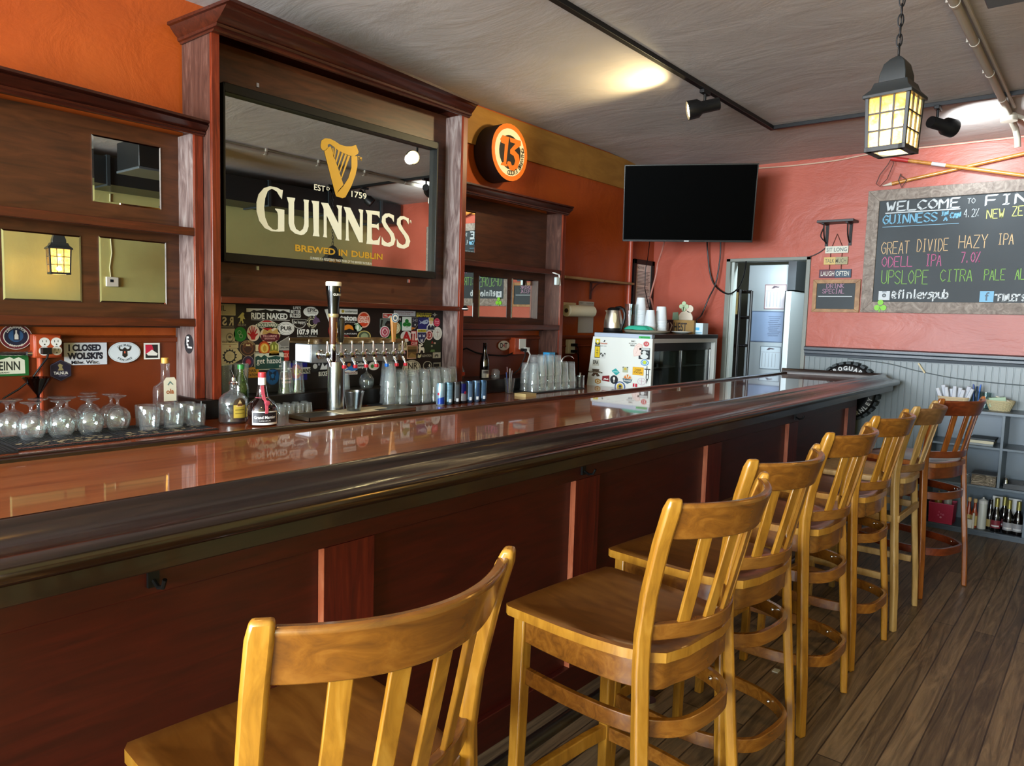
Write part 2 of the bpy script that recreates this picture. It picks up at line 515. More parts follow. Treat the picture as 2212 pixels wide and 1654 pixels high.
bump(n, l, p, g1, .12, .004)
struct('floor', MB().box((XB, YR, -.05), (XF, YL, 0)), m_floor)
mb = MB()
mb.prism([(XB-.1, ZC), (5.7, ZC), (XF+.1, 2.93), (XF+.1, 3.15), (XB-.1, 3.15)], 'y', YR-.1, YL+.1)
struct('ceiling', mb, m_ceil)
struct('wall_left', MB().box((XB, YL, 0), (XF, YL+.1, ZC+.05)), m_wall_l)
struct('wall_right', MB().box((XB, YR-.1, 0), (XF, YR, ZC+.05)), m_wall_r)
DY0, DY1, DZ = 2.14, 2.84, 2.078
mb = MB()
mb.box((XF, YR-.1, 0), (XF+.1, DY0, ZC)).box((XF, DY1, 0), (XF+.1, YL+.1, ZC)).box((XF, DY0, DZ), (XF+.1, DY1, ZC))
struct('wall_far', mb, m_wall_f)
mb = MB()
wins = [(-.75, .55), (.65, 3.15)]
mb.box((XB-.1, YR, 0), (XB, YL, .8)).box((XB-.1, YR, 2.7), (XB, YL, ZC))
mb.box((XB-.1, YR, .8), (XB, -.75, 2.7)).box((XB-.1, .55, .8), (XB, .65, 2.7)).box((XB-.1, 3.15, .8), (XB, YL, 2.7))
struct('wall_front', mb, m_wall_r)
for i, (a, b) in enumerate(wins):
    mb = MB(m_pane).box((XB-.06, a, .8), (XB-.05, b, 2.7))
    w = struct('window_%d' % (i+1), mb)
    fr = MB(m_greyd)
    for q in (a, (a+b)/2-.02, b-.04): fr.box((XB-.1, q, .8), (XB-.02, q+.04, 2.7))
    fr.box((XB-.1, a, .8), (XB-.02, b, .84)).box((XB-.1, a, 2.66), (XB-.02, b, 2.7))
    struct('window_frame', fr, parent=w)
# lower left wall panelling with its rails
mb = MB(m_redlow)
mb.box((XB, YL-.012, 0), (XF, YL, 1.36)).box((1.12, YL-.03, 1.33), (XF, YL, 1.352)).box((4.80, YL-.025, 1.262), (XF, YL, 1.276))
struct('trim_1', mb, bev=.004)
mb = MB(m_ply).box((3.54, YL-.02, 2.715), (XF, YL, 2.985))
struct('trim_2', mb)
# grey beadboard and dark chair rail on the far wall
mb = MB(C('#717a7b', .4))
y = YR; pts = []
prof = [(YR, 0)]
st = .045
k = 0
yy = DY0-.035
mb.box((XF-.010, YR, 0), (XF, yy, 1.30))
while yy-st > YR:
    mb.box((XF-.016, yy-st+.007, .1), (XF-.009, yy, 1.235)); yy -= st
struct('trim_3', mb, bev=.0015)
mb = MB(m_greyd)
mb.prism([(XF-.05, 1.318), (XF-.02, 1.328), (XF, 1.328), (XF, 1.24), (XF-.02, 1.24), (XF-.024, 1.262), (XF-.036, 1.268), (XF-.036, 1.286), (XF-.05, 1.298)], 'y', YR, DY0-.03)
struct('trim_4', mb)
# door frame, its reveal, and the kitchen behind
m_dfr = C('#7d8078', .45)
mb = MB(m_dfr)
for a, b in ((DY0-.03, DY0+.005), (DY1-.005, DY1+.035)): mb.box((XF-.018, a, 0), (XF+.115, b, DZ+.025))
mb.box((XF-.018, DY0-.03, DZ-.004), (XF+.115, DY1+.035, DZ+.025))
mb.use(C('#b5bdb8', .4)).box((XF+.02, DY1-.03, 0), (XF+.10, DY1-.004, DZ-.005))
struct('door_1', mb, bev=.003)
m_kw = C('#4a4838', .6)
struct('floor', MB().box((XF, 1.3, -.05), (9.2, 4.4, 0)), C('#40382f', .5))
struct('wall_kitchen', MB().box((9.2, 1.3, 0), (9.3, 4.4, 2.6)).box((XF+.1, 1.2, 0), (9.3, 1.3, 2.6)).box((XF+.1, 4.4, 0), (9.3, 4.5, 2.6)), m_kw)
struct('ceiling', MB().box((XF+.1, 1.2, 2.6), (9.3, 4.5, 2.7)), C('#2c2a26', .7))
lamp('kitchen_lamp', 'AREA', (7.0, 2.2, 2.5), 36, (.80, .95, 1), (.5, .3), (7.6, 2.6, 1.2))

# ------------------------------------------------------------ bar counter
BX0, BX1 = -1.6, 6.40
t = thing('bar_counter', 'long dark wooden bar with a glossy red-brown top and panelled front', 'bar', (2.4, 1.8, 0))
mb = MB(m_bartop).box((BX0, 1.40, 1.062), (BX1-.06, 2.14, 1.095))
part(t, 'bar_top', mb)
# moulded arm rail: nose outside, hollow, high lip inside
PR = [(0, 1.076), (.003, 1.088), (.012, 1.096), (.03, 1.1), (.055, 1.1), (.072, 1.102), (.09, 1.110), (.104, 1.124), (.112, 1.136), (.122, 1.1385), (.131, 1.134), (.136, 1.112), (.15, 1.094), (.15, 1.056), (.03, 1.052), (.012, 1.056), (.003, 1.064)]
mb = MB(m_rail)
mb.sweep([(BX0, 1.30, 0), (BX1, 1.30, 0), (BX1, 2.19, 0)], PR)
part(t, 'arm_rail', mb, ang=50)
mb = MB(m_rail).prism([(2.14, 1.06), (2.14, 1.104), (2.148, 1.108), (2.178, 1.108), (2.19, 1.098), (2.19, 1.06)], 'x', BX0, BX1-.03)
part(t, 'inner_edge', mb)
m_apr = wood('dark_apron', [(.3, '#120805'), (.6, '#20100a'), (.8, '#30190f')], (1, 14, 14), .3, coat=.3)
mb = MB(m_apr).box((BX0, 1.335, 1.013), (BX1-.035, 1.36, 1.056)).box((BX1-.06, 1.335, 1.013), (BX1-.035, 2.15, 1.056)).box((BX0, 1.36, 1.03), (BX1-.06, 2.15, 1.062))
part(t, 'apron', mb, bev=.003)
mb = MB(m_barfr).box((BX0, 1.60, 0), (6.25, 2.02, 1.03))
part(t, 'front_panel', mb)
mb = MB(m_barfr).box((BX0, 1.575, .876), (6.27, 1.60, 1.03))
part(t, 'top_rail', mb, bev=.003)
mb = MB(m_barfr).box((BX0, 1.575, 0), (6.27, 1.60, .12))
part(t, 'bottom_rail', mb, bev=.003)
m_edge = wood('lit_stile_edge', [(.3, '#8e4426'), (.5, '#aa5836'), (.75, '#be7450')], (12, 12, 2), .5)  # window light put into the colour of the stiles' left side faces
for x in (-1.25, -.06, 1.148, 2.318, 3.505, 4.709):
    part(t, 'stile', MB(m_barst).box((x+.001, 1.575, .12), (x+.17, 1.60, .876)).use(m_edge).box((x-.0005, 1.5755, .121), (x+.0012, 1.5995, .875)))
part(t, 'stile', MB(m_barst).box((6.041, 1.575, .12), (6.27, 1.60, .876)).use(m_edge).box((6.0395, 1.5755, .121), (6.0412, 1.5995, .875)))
for x, wh in ((.70, 'below the near end of the bar, left of the first stool'), (2.36, 'on the bar front above the second stool'), (4.80, 'on the bar front near the far end')):
    h = MB(m_iron)
    h.box((x-.012, 1.566, .895), (x+.012, 1.5748, .955))
    h.tube([(x, 1.568, .945), (x, 1.54, .945), (x, 1.525, .955), (x, 1.522, .97)], .005, 7)
    h.tube([(x, 1.568, .91), (x, 1.545, .90), (x, 1.525, .905), (x, 1.515, .925)], .005, 7)
    h.lathe([(0, -.008), (.007, -.004), (.007, .004), (0, .008)], (x, 1.522, .975), 8)
    solo('coat_hook', h, None, 'black double coat hook '+wh, 'hook', 'coat hooks on the bar front')
part(t, 'foot_rail', MB(C('#55504a', .3, .9)).cyl((-1.2, 1.32, .17), (6.1, 1.32, .17), .022))
for x in (-.2, 1.2, 2.5, 3.8, 5.1):
    b = MB(m_chrome)
    b.cyl((x, 1.575, .17), (x, 1.565, .17), .032).cyl((x, 1.57, .17), (x, 1.32, .17), .008)
    b.cyl((x, 1.32, .17), (x, 1.32, 0.01), .009).cyl((x, 1.32, .012), (x, 1.32, 0), .034)
    part(t, 'foot_rail_bracket', b)
# ------------------------------------------------------------ back bar
CZ = .965
t = thing('back_counter', 'orange-brown wooden back counter carrying the glasses and taps', 'counter', (2.5, 3.3, 0))
part(t, 'countertop', MB(m_counter).box((-1.6, 2.86, CZ-.04), (5.02, 3.636, CZ)), bev=.004)
part(t, 'cabinet', MB(m_cabx).box((-1.6, 2.95, 0), (4.98, 3.636, CZ-.04)))
solo('counter_ledge', MB(C('#120b09', .3)).box((1.736, 3.36, CZ), (4.80, 3.636, 1.06)), None, 'raised black ledge along the wall on the back counter', 'ledge', bev=.004)

def cornice(t, x0, x1, yf, z0, z1, proj, ends=(True, True)):
    H = z1-z0
    pr = [(0, z0), (-.008, z0), (-.010, z0+.10*H), (-.020, z0+.14*H), (-.022, z0+.26*H), (-.020, z0+.30*H), (-.030, z0+.40*H), (-.05*1.0, z0+.66*H), (-proj+.012, z0+.80*H), (-proj, z0+.84*H), (-proj, z1), (0, z1)]
    path = []
    if ends[0]: path.append((x0, 3.63, 0))
    path += [(x0, yf, 0), (x1, yf, 0)]
    if ends[1]: path.append((x1, 3.63, 0))
    mb = MB(m_cabdk)
    mb.sweep(path, pr)
    mb.box((x0, yf, z1-.02), (x1, 3.63, z1-.002))
    part(t, 'cornice', mb, ang=28)

BP = 3.59
def side_unit(label, x0, x1, outer):
    t = thing('back_bar_shelves', label, 'shelf unit', ((x0+x1)/2, 3.55, 1.06), 0, None)
    part(t, 'back_panel', MB(m_panel).box((x0+.02, BP, 1.40), (x1-.02, 3.636, 2.33)))
    # framing on the back panel around the small mirrors
    w = .042
    lt = (x0, x0+w) if outer == 'l' else (x0+.001, x0+.02)
    for a, b, nmx in ((x0 if outer == 'l' else x0+.001, (x0+w) if outer == 'l' else x0+.022, 0), (x1-w, x1, 1)):
        mb = MB(m_worn if outer == 'l' else m_wornd)
        zb_ = 1.0605 if outer == 'r' or a > 1.7 else CZ+.0005
        mb.box((a, 3.445, zb_), (b, 3.636, 2.325))
        mb.use(m_cabz).box((a-.001, 3.43, zb_), (b+.001, 3.446, 2.325))
        part(t, 'side_board', mb, bev=.002)
    for z in (1.878, 1.447):
        mb = MB(m_cabx).box((x0+w-.02, 3.45, z-.022), (x1-w-.001, BP, z)).box((x0+w-.02, 3.43, z-.036), (x1-w-.001, 3.452, z+.002))
        part(t, 'shelf', mb, bev=.002)
    cornice(t, x0-(.003 if outer == 'l' else 0), x1+(.003 if outer != 'l' else 0), 3.425, 2.312, 2.378, .055, (outer == 'l', outer != 'l') if True else None)
    return t
tl = side_unit('dark mahogany wall shelves left of the tall brewery mirror cabinet', .545, 1.7925, 'l')
tr = side_unit('dark mahogany wall shelves with four small mirrors, right of the tall cabinet', 3.5405, 4.775, 'r')
t = thing('mirror_cabinet', 'tall dark mahogany cabinet framing the large brewery mirror, crown moulding on top', 'cabinet', (2.67, 3.5, 1.06))
PB = 3.51
part(t, 'back_panel', MB(m_panel).box((1.83, PB, 1.06), (3.51, 3.636, 2.80)))
for a, b, o in ((1.796, 1.835, 0), (3.498, 3.537, 1)):
    mb = MB(m_wornd if o == 0 else m_worn).box((a, 3.368, 1.06), (b, 3.636, 2.79))
    mb.use(m_cabz).box((a-.001, 3.35, 1.06), (b+.001, 3.369, 2.79))
    part(t, 'side_board', mb, bev=.002)
mb = MB(m_cabx).box((1.835, 3.372, 1.536), (3.498, PB, 1.558)).box((1.835, 3.35, 1.53), (3.498, 3.374, 1.560))
part(t, 'shelf', mb, bev=.002)
cornice(t, 1.793, 3.540, 3.345, 2.775, 2.862, .07)
solo('sticker_board', MB(C('#140b0a', .45)).box((1.837, PB-.008, 1.062), (3.496, PB-.0005, 1.529)), None, 'dark board behind the taps crowded with brewery stickers', 'board')

# ------------------------------------------------------------ the large printed mirror
GY = 3.48
t = thing('brewery_mirror', 'large black-framed pub mirror printed with a gold harp and tall cream lettering', 'mirror', (2.6, 3.5, 1.7))
x0, x1, z0, z1 = 1.905, 3.37, 1.735, 2.60
mb = MB(m_black)
fw_ = .045
mb.prism([(x0, z1), (x1, z1), (x1-fw_*.3, z1-fw_), (x0+fw_*.3, z1-fw_)], 'y', 3.445, PB-.001)
mb.prism([(x0, z0), (x1, z0), (x1-fw_*.3, z0+fw_), (x0+fw_*.3, z0+fw_)], 'y', 3.445, PB-.001)
mb.box((x0, 3.445, z0), (x0+.012, PB-.001, z1)).box((x1-.012, 3.445, z0), (x1, PB-.001, z1))
part(t, 'frame', mb, bev=.003)
part(t, 'glass', MB(m_mirror).box((x0+.01, GY, z0+.03), (x1-.01, PB-.002, z1-.03)))
LY = GY-.0015
mb = MB(C('#e9e6cf', .35))
for p in (
 [(2.258,2.137),(2.252,2.089),(2.238,2.103),(2.221,2.125),(2.192,2.135),(2.168,2.119),(2.153,2.08),(2.147,2.033),(2.153,1.982),(2.171,1.943),(2.197,1.925),(2.215,1.924),(2.228,1.931),(2.229,2.002),(2.224,2.02),(2.211,2.031),(2.211,2.036),(2.267,2.036),(2.267,1.922),(2.234,1.917),(2.191,1.915),(2.15,1.927),(2.118,1.96),(2.103,2.007),(2.103,2.053),(2.115,2.095),(2.145,2.131),(2.18,2.146),(2.221,2.146),(2.246,2.138)],
 [(2.282,2.105),(2.333,2.107),(2.333,2.1),(2.327,2.084),(2.327,1.971),(2.339,1.943),(2.364,1.933),(2.383,1.948),(2.391,1.979),(2.39,2.092),(2.386,2.1),(2.386,2.107),(2.421,2.108),(2.418,2.091),(2.419,1.965),(2.409,1.937),(2.39,1.919),(2.371,1.913),(2.333,1.918),(2.304,1.936),(2.293,1.967),(2.293,2.074),(2.285,2.094)],
 [(2.436,2.108),(2.487,2.11),(2.486,2.094),(2.486,1.94),(2.491,1.918),(2.446,1.917),(2.452,1.939),(2.446,2.089)],
 [(2.499,2.106),(2.548,2.108),(2.618,2.005),(2.617,2.084),(2.606,2.099),(2.606,2.106),(2.644,2.107),(2.64,2.087),(2.641,1.915),(2.615,1.915),(2.538,2.04),(2.539,1.934),(2.542,1.917),(2.514,1.918),(2.519,1.938),(2.518,2.071),(2.511,2.087)],
 [(2.654,2.103),(2.702,2.104),(2.771,1.999),(2.772,2.081),(2.762,2.097),(2.762,2.104),(2.796,2.104),(2.793,2.083),(2.795,1.914),(2.767,1.914),(2.688,2.036),(2.692,1.93),(2.697,1.914),(2.668,1.915),(2.672,1.931),(2.672,2.068),(2.663,2.084)],
 [(2.812,2.106),(2.92,2.11),(2.92,2.071),(2.904,2.086),(2.862,2.086),(2.861,2.03),(2.898,2.03),(2.913,2.042),(2.917,1.998),(2.898,2.01),(2.861,2.009),(2.862,1.944),(2.872,1.933),(2.907,1.94),(2.928,1.969),(2.921,1.911),(2.821,1.91),(2.826,1.932),(2.826,2.082)],
 [(3.033,2.101),(3.033,2.06),(3.015,2.081),(2.991,2.089),(2.967,2.075),(2.968,2.054),(2.992,2.027),(3.033,1.992),(3.048,1.957),(3.034,1.922),(3.002,1.908),(2.962,1.909),(2.938,1.916),(2.939,1.964),(2.958,1.939),(2.986,1.929),(3.01,1.941),(3.013,1.962),(2.997,1.988),(2.956,2.02),(2.936,2.051),(2.94,2.084),(2.963,2.104),(2.995,2.109),(3.023,2.103)],
 [(3.155,2.098),(3.154,2.059),(3.134,2.083),(3.109,2.089),(3.089,2.078),(3.089,2.056),(3.115,2.025),(3.153,1.992),(3.171,1.959),(3.157,1.924),(3.121,1.907),(3.084,1.908),(3.059,1.915),(3.058,1.964),(3.079,1.938),(3.108,1.928),(3.129,1.94),(3.133,1.962),(3.116,1.988),(3.078,2.021),(3.056,2.052),(3.06,2.083),(3.084,2.103),(3.113,2.107),(3.143,2.1)]):
    mb.flat(p, 'y', LY)
def words(mb, txt, A, B, y, bold=.01):
    # A: lower left, B: upper right
    vs, fs, _ = glyphs(txt, bold)
    mb.add([(A[0]+(B[0]-A[0])*u, y, A[2]+(B[2]-A[2])*v) for u, v in vs], fs)
part(t, 'brand_lettering', mb)
mb = MB(C('#e9e6cf', .35))
words(mb, 'EST', (2.454,3.478,2.168), (2.527,3.478,2.2), LY)
words(mb, 'D', (2.537,3.478,2.179), (2.557,3.478,2.198), LY)
words(mb, '1759', (2.709,3.478,2.167), (2.819,3.478,2.202), LY)
words(mb, 'R', (3.164,3.478,2.071), (3.181,3.478,2.089), LY)
part(t, 'date_lettering', mb)
mb = MB(C('#e9e6cf', .35))
words(mb, 'GUINNESS IS A REGISTERED TRADE MARK OF THE BREWERY IN DUBLIN', (2.43,3.478,1.788), (2.863,3.478,1.802), LY, 0)
part(t, 'small_print', mb)
mb = MB(m_gold)
mb.flat([(2.495,2.419),(2.501,2.444),(2.525,2.46),(2.558,2.464),(2.593,2.457),(2.627,2.445),(2.67,2.444),(2.705,2.451),(2.738,2.466),(2.758,2.43),(2.753,2.418),(2.727,2.4),(2.699,2.397),(2.663,2.401),(2.614,2.411),(2.579,2.427),(2.555,2.436),(2.542,2.428),(2.542,2.409),(2.529,2.395),(2.509,2.391),(2.496,2.403)], 'y', LY)
mb.flat([(2.519,2.388),(2.545,2.415),(2.562,2.424),(2.652,2.227),(2.616,2.188),(2.602,2.161),(2.598,2.16)], 'y', LY)
mb.flat([(2.706,2.397),(2.749,2.404),(2.75,2.349),(2.737,2.295),(2.708,2.227),(2.666,2.158),(2.645,2.15),(2.599,2.155),(2.609,2.174),(2.651,2.219),(2.686,2.269),(2.707,2.33)], 'y', LY)
for p in ([(2.573,2.415),(2.579,2.421),(2.585,2.37),(2.581,2.366)], [(2.59,2.421),(2.6,2.417),(2.59,2.36),(2.585,2.362)], [(2.614,2.411),(2.626,2.408),(2.601,2.339),(2.595,2.344)], [(2.638,2.405),(2.65,2.403),(2.613,2.314),(2.608,2.317)], [(2.66,2.4),(2.674,2.398),(2.626,2.288),(2.62,2.291)], [(2.681,2.396),(2.697,2.395),(2.64,2.259),(2.634,2.262)]):
    mb.flat(p, 'y', LY)
words(mb, 'TM', (2.753,3.479,2.383), (2.781,3.478,2.405), LY)
part(t, 'gold_harp', mb, label='gold harp')
mb = MB(m_gold)
for txt, A, B in (('BREWED', (2.334,3.478,1.824), (2.598,3.478,1.861)), ('IN', (2.623,3.478,1.813), (2.683,3.479,1.857)), ('DUBLIN', (2.713,3.478,1.812), (2.947,3.478,1.853))):
    mb = MB(m_gold); zb = (2.334,3.478,1.824)[2]; zt_ = (2.334,3.478,1.86)[2]
    words(mb, txt, (A[0], 0, zb), (B[0], 0, zt_), LY, .03)
    part(t, 'gold_lettering', mb, label='gold lettering')
for q in ((2.086,3.44,2.627), (2.084,3.44,1.714), (3.128,3.44,1.707)):
    part(t, 'clip', MB(m_chrome).box((q[0]-.007, 3.435, q[2]-.01), (q[0]+.007, 3.4448, q[2]+.01)), label='chrome clip')

# small bevelled mirrors in the side shelves
def small_mirror(label, A, B, group):
    x0, x1, z0, z1 = A[0], B[0], B[2], A[2]
    b = .007
    mb = MB(m_mirror)
    y0, y1 = BP-.004, BP-.0055
    o = [(x0, y0, z0), (x1, y0, z0), (x1, y0, z1), (x0, y0, z1)]
    i = [(x0+b, y1, z0+b), (x1-b, y1, z0+b), (x1-b, y1, z1-b), (x0+b, y1, z1-b)]
    k = [(x, BP-.0005, z) for x, _, z in o]
    mb.add(o+i+k, [(4, 5, 6, 7)]+[(j, (j+1) % 4, 4+(j+1) % 4, 4+j) for j in range(4)]+[(8+j, 8+(j+1) % 4, (j+1) % 4, j) for j in range(4)])
    solo('small_mirror', mb, None, label, 'mirror', group, ang=5)
gl, gr = 'small mirrors in the left shelves', 'small mirrors in the right shelves'
small_mirror('square mirror alone on the top tier of the left shelves', (1.359,3.588,2.257), (1.663,3.588,1.964), gl)
small_mirror('wide mirror in the left shelves reflecting a lit lantern', (1.004,3.588,1.804), (1.305,3.588,1.511), gl)
small_mirror('narrower mirror on the left shelves beside the mahogany post', (1.38,3.588,1.812), (1.684,3.588,1.514), gl)
small_mirror('tall narrow mirror on the top tier of the right shelves', (3.5645, 3.588, 2.235), (3.887,3.588,1.953), gr)
small_mirror('narrow mirror under the right shelf, next to the tall cabinet', (3.5645, 3.588, 1.815), (3.882,3.588,1.494), gr)
small_mirror('middle mirror of three under the shelf of the right unit', (3.944,3.588,1.793), (4.259,3.588,1.493), gr)
small_mirror('rightmost mirror of three under the shelf of the right unit', (4.32,3.588,1.795), (4.639,3.588,1.494), gr)
t = thing('spout', 'small black and chrome bottle spout on the end of the cabinet shelf', 'spout', (3.55, 3.34, 1.53))
mb = MB(m_black)
mb.lathe([(0, 0), (.016, .002), (.022, .012), (.012, .03), (.006, .034), (0, .034)], (3.525, 3.325, 1.535), 12)
part(t, 'body', mb)
part(t, 'band', MB(m_white).lathe([(.0215, .009), (.0232, .012), (.021, .016)], (3.525, 3.325, 1.535), 12))
# ------------------------------------------------------------ bar stools
def make_stool(label, m, mh, ms, hoops=True):
    t = thing('bar_stool', label, 'bar stool', group='wooden stools along the bar')
    P = lambda n, mb, mat, b=.004: part(t, n, mb, mat, bev=b, world=False)
    arcp = lambda half, y0, sag, z, n=14: [(half*(2*i/n-1), y0-sag*(1-(2*i/n-1)**2), z) for i in range(n+1)]
    for sx in (-1, 1):
        path = [(.229, 0, 0), (.224, .010, .22), (.212, .030, .48), (.200, .046, .72), (.197, .047, .80), (.199, .034, .90), (.205, .006, 1.02), (.210, -.020, 1.105), (.211, -.028, 1.13)]
        q = []
        for i, (x, y, z) in enumerate(path):
            a = radians(22 if z < .7 else 34)
            w, d = (.031, .027) if i == 0 else (.036, .029)
            if i == len(path)-1: w, d = .030, .018
            tx, ty = cos(a), -sin(a)*-sx*-1 if False else sin(a)*sx
            tv, nv = Vector((cos(a), sin(a)*sx, 0)), Vector((sin(a)*sx, -cos(a), 0))
            q.append([tv*(w/2)+nv*(d/2), tv*(-w/2)+nv*(d/2), tv*(-w/2)-nv*(d/2), tv*(w/2)-nv*(d/2)])
        P('back_post', MB().loft([(sx*x, y, z) for x, y, z in path], q), m, .006)
        s = .017
        sq = lambda k: [(k, -k, 0), (-k, -k, 0), (-k, k, 0), (k, k, 0)]
        P('leg', MB().loft([(sx*.204, .425, 0), (sx*.196, .418, .40), (sx*.192, .414, .735)], [sq(.0145), sq(.017), sq(.018)]), m)
    top = [(-.010, -.042), (.009, -.042), (-.013, .030), (-.014, .041), (-.030, .043), (-.034, .036)]
    P('top_rail', MB().sweep(arcp(.192, -.002, .082, 1.075, 20), top), mh, .003)
    low = [(-.010, -.018), (.010, -.018), (.008, .02), (-.012, .02)]
    P('lower_rail', MB().sweep(arcp(.186, .048, .072, .806), low), mh, .003)
    for x in (-.108, -.036, .036, .108):
        yb = .048-.072*(1-(x/.186)**2); yt = -.002-.082*(1-(x*1.06/.192)**2)
        a = atan2(2*.077*x/.19**2, 1)
        tv, nv = Vector((cos(a), sin(a), 0)), Vector((-sin(a), cos(a), 0))
        q = [tv*.016+nv*.005, tv*-.016+nv*.005, tv*-.016-nv*.005, tv*.016-nv*.005]
        P('slat', MB().loft([(x, yb, .815), (x*1.03, (yb*.55+yt*.45)-.002, .93), (x*1.06, yt+.002, 1.05)], [q]*3), m, .002)
    out = [(-.214, .458), (-.223, .44)]
    side = [(.223, .36), (.221, .27), (.214, .18), (.200, .10), (.180, .045), (.15, .012), (.08, -.004)]
    out = [(-x, y) for x, y in reversed(side)]+[(-.224, .44), (-.214, .457), (-.1, .462), (.1, .462), (.214, .457), (.224, .44)]+side
    mb = MB()
    n = len(out)
    rings = [(1.0, .733), (1.0, .757), (.955, .7615), (.80, .757), (.45, .751)]
    vs = []
    for k, z in rings: vs += [(x*k, .23+(y-.23)*k, z) for x, y in out]
    vs.append((0, .23, .749))
    fs = [tuple(range(n-1, -1, -1))]
    for r in range(len(rings)-1):
        fs += [(r*n+i, r*n+(i+1) % n, r*n+n+(i+1) % n, r*n+n+i) for i in range(n)]
    fs += [((len(rings)-1)*n+i, (len(rings)-1)*n+(i+1) % n, len(vs)-1) for i in range(n)]
    mb.use(ms).add(vs, fs[:1]+fs[n+1:])
    mb.use(m).add(vs, fs[1:n+1])
    P('seat', mb, None, .003)
    band = lambda k, h, w=.008: [(-w, -h/2), (w, -h/2), (w, h/2), (-w, h/2)]
    def hp(z, g, yb):
        P_ = [Vector(p) for p in hp0(z, g, yb)]; out = []
        for i in range(len(P_)-1):
            a, b, c, d = P_[max(i-1, 0)], P_[i], P_[i+1], P_[min(i+2, len(P_)-1)]
            for k in range(3):
                s_ = k/3; out.append(.5*(2*b+(c-a)*s_+(2*a-5*b+4*c-d)*s_*s_+(3*b-a-3*c+d)*s_**3))
        return out+[P_[-1]]
    hp0 = lambda z, g, yb: [(-.186*g, .405, z), (-.192*g, .30, z), (-.190*g, .19, z), (-.178*g, .10, z), (-.150*g, .035, z), (-.10*g, yb+.012, z), (-.04*g, yb, z), (.04*g, yb, z), (.10*g, yb+.012, z), (.150*g, .035, z), (.178*g, .10, z), (.190*g, .19, z), (.192*g, .30, z), (.186*g, .405, z)]
    P('seat_apron', MB().sweep(hp(.699, 1.03, .012), band(0, .066)).box((-.176, .406, .668), (.176, .424, .733)), mh, .002)
    if hoops:
        for z, g, yb in ((.572, 1.0, -.018), (.255, 1.08, -.034)):
            mb = MB(mh).sweep(hp(z, g, yb), band(0, .042))
            mb.use(m_chrome)
            for sx in (-1, 1): mb.lathe([(0, -.006), (.006, -.003), (.006, .003), (0, .006)], (sx*.148*g, .058, z+.006), 8)
            P('hoop_stretcher', mb, None, .002)
    else:
        for sx in (-1, 1):
            for z in (.56, .26):
                P('stretcher', MB().loft([(sx*.214, .03, z), (sx*.198, .41, z)], [[(.009, 0, -.017), (-.009, 0, -.017), (-.009, 0, .017), (.009, 0, .017)]]*2), m, .002)
        P('stretcher', MB().box((-.21, .012, .545), (.21, .028, .58)), m, .002)
    P('footrest', MB().sweep([(-.195, .418, .262), (-.1, .424, .262), (.1, .424, .262), (.195, .418, .262)], band(0, .042, .012)), m, .003)
    return t
base = make_stool('honey-brown wooden bar stool nearest the camera, only its back and seat in view', m_stool, m_stoolh, m_seat)
base.location = (.683, .776, 0); base.rotation_euler = (0, 0, radians(-5))
for x, y, rz, lb in ((1.605, .703, -4.5, 'honey-brown bar stool second from the camera, whole seat in view before the bar front'),
                     (2.18, .755, -6, 'honey-brown bar stool third from the camera, just behind the one showing its seat'),
                     (2.90, .77, -3, 'fourth bar stool from the camera, honey-brown, in the middle of the row'),
                     (3.575, .775, -4, 'fifth bar stool from the camera, honey-brown, before the pale straight one')):
    dup(base, (x, y, 0), radians(rz), lb)
pale = make_stool('pale brown bar stool with straight stretchers, between honey and reddish stools', m_stool_p, m_stool_b, m_stool_p, False)
pale.location = (4.17, .745, 0); pale.rotation_euler = (0, 0, radians(-1))
redd = make_stool('reddish-brown bar stool at the far end of the row, turned toward the room', m_stool_d, m_stool_dh, m_seat)
redd.location = (4.75, .665, 0); redd.rotation_euler = (0, 0, radians(-20))
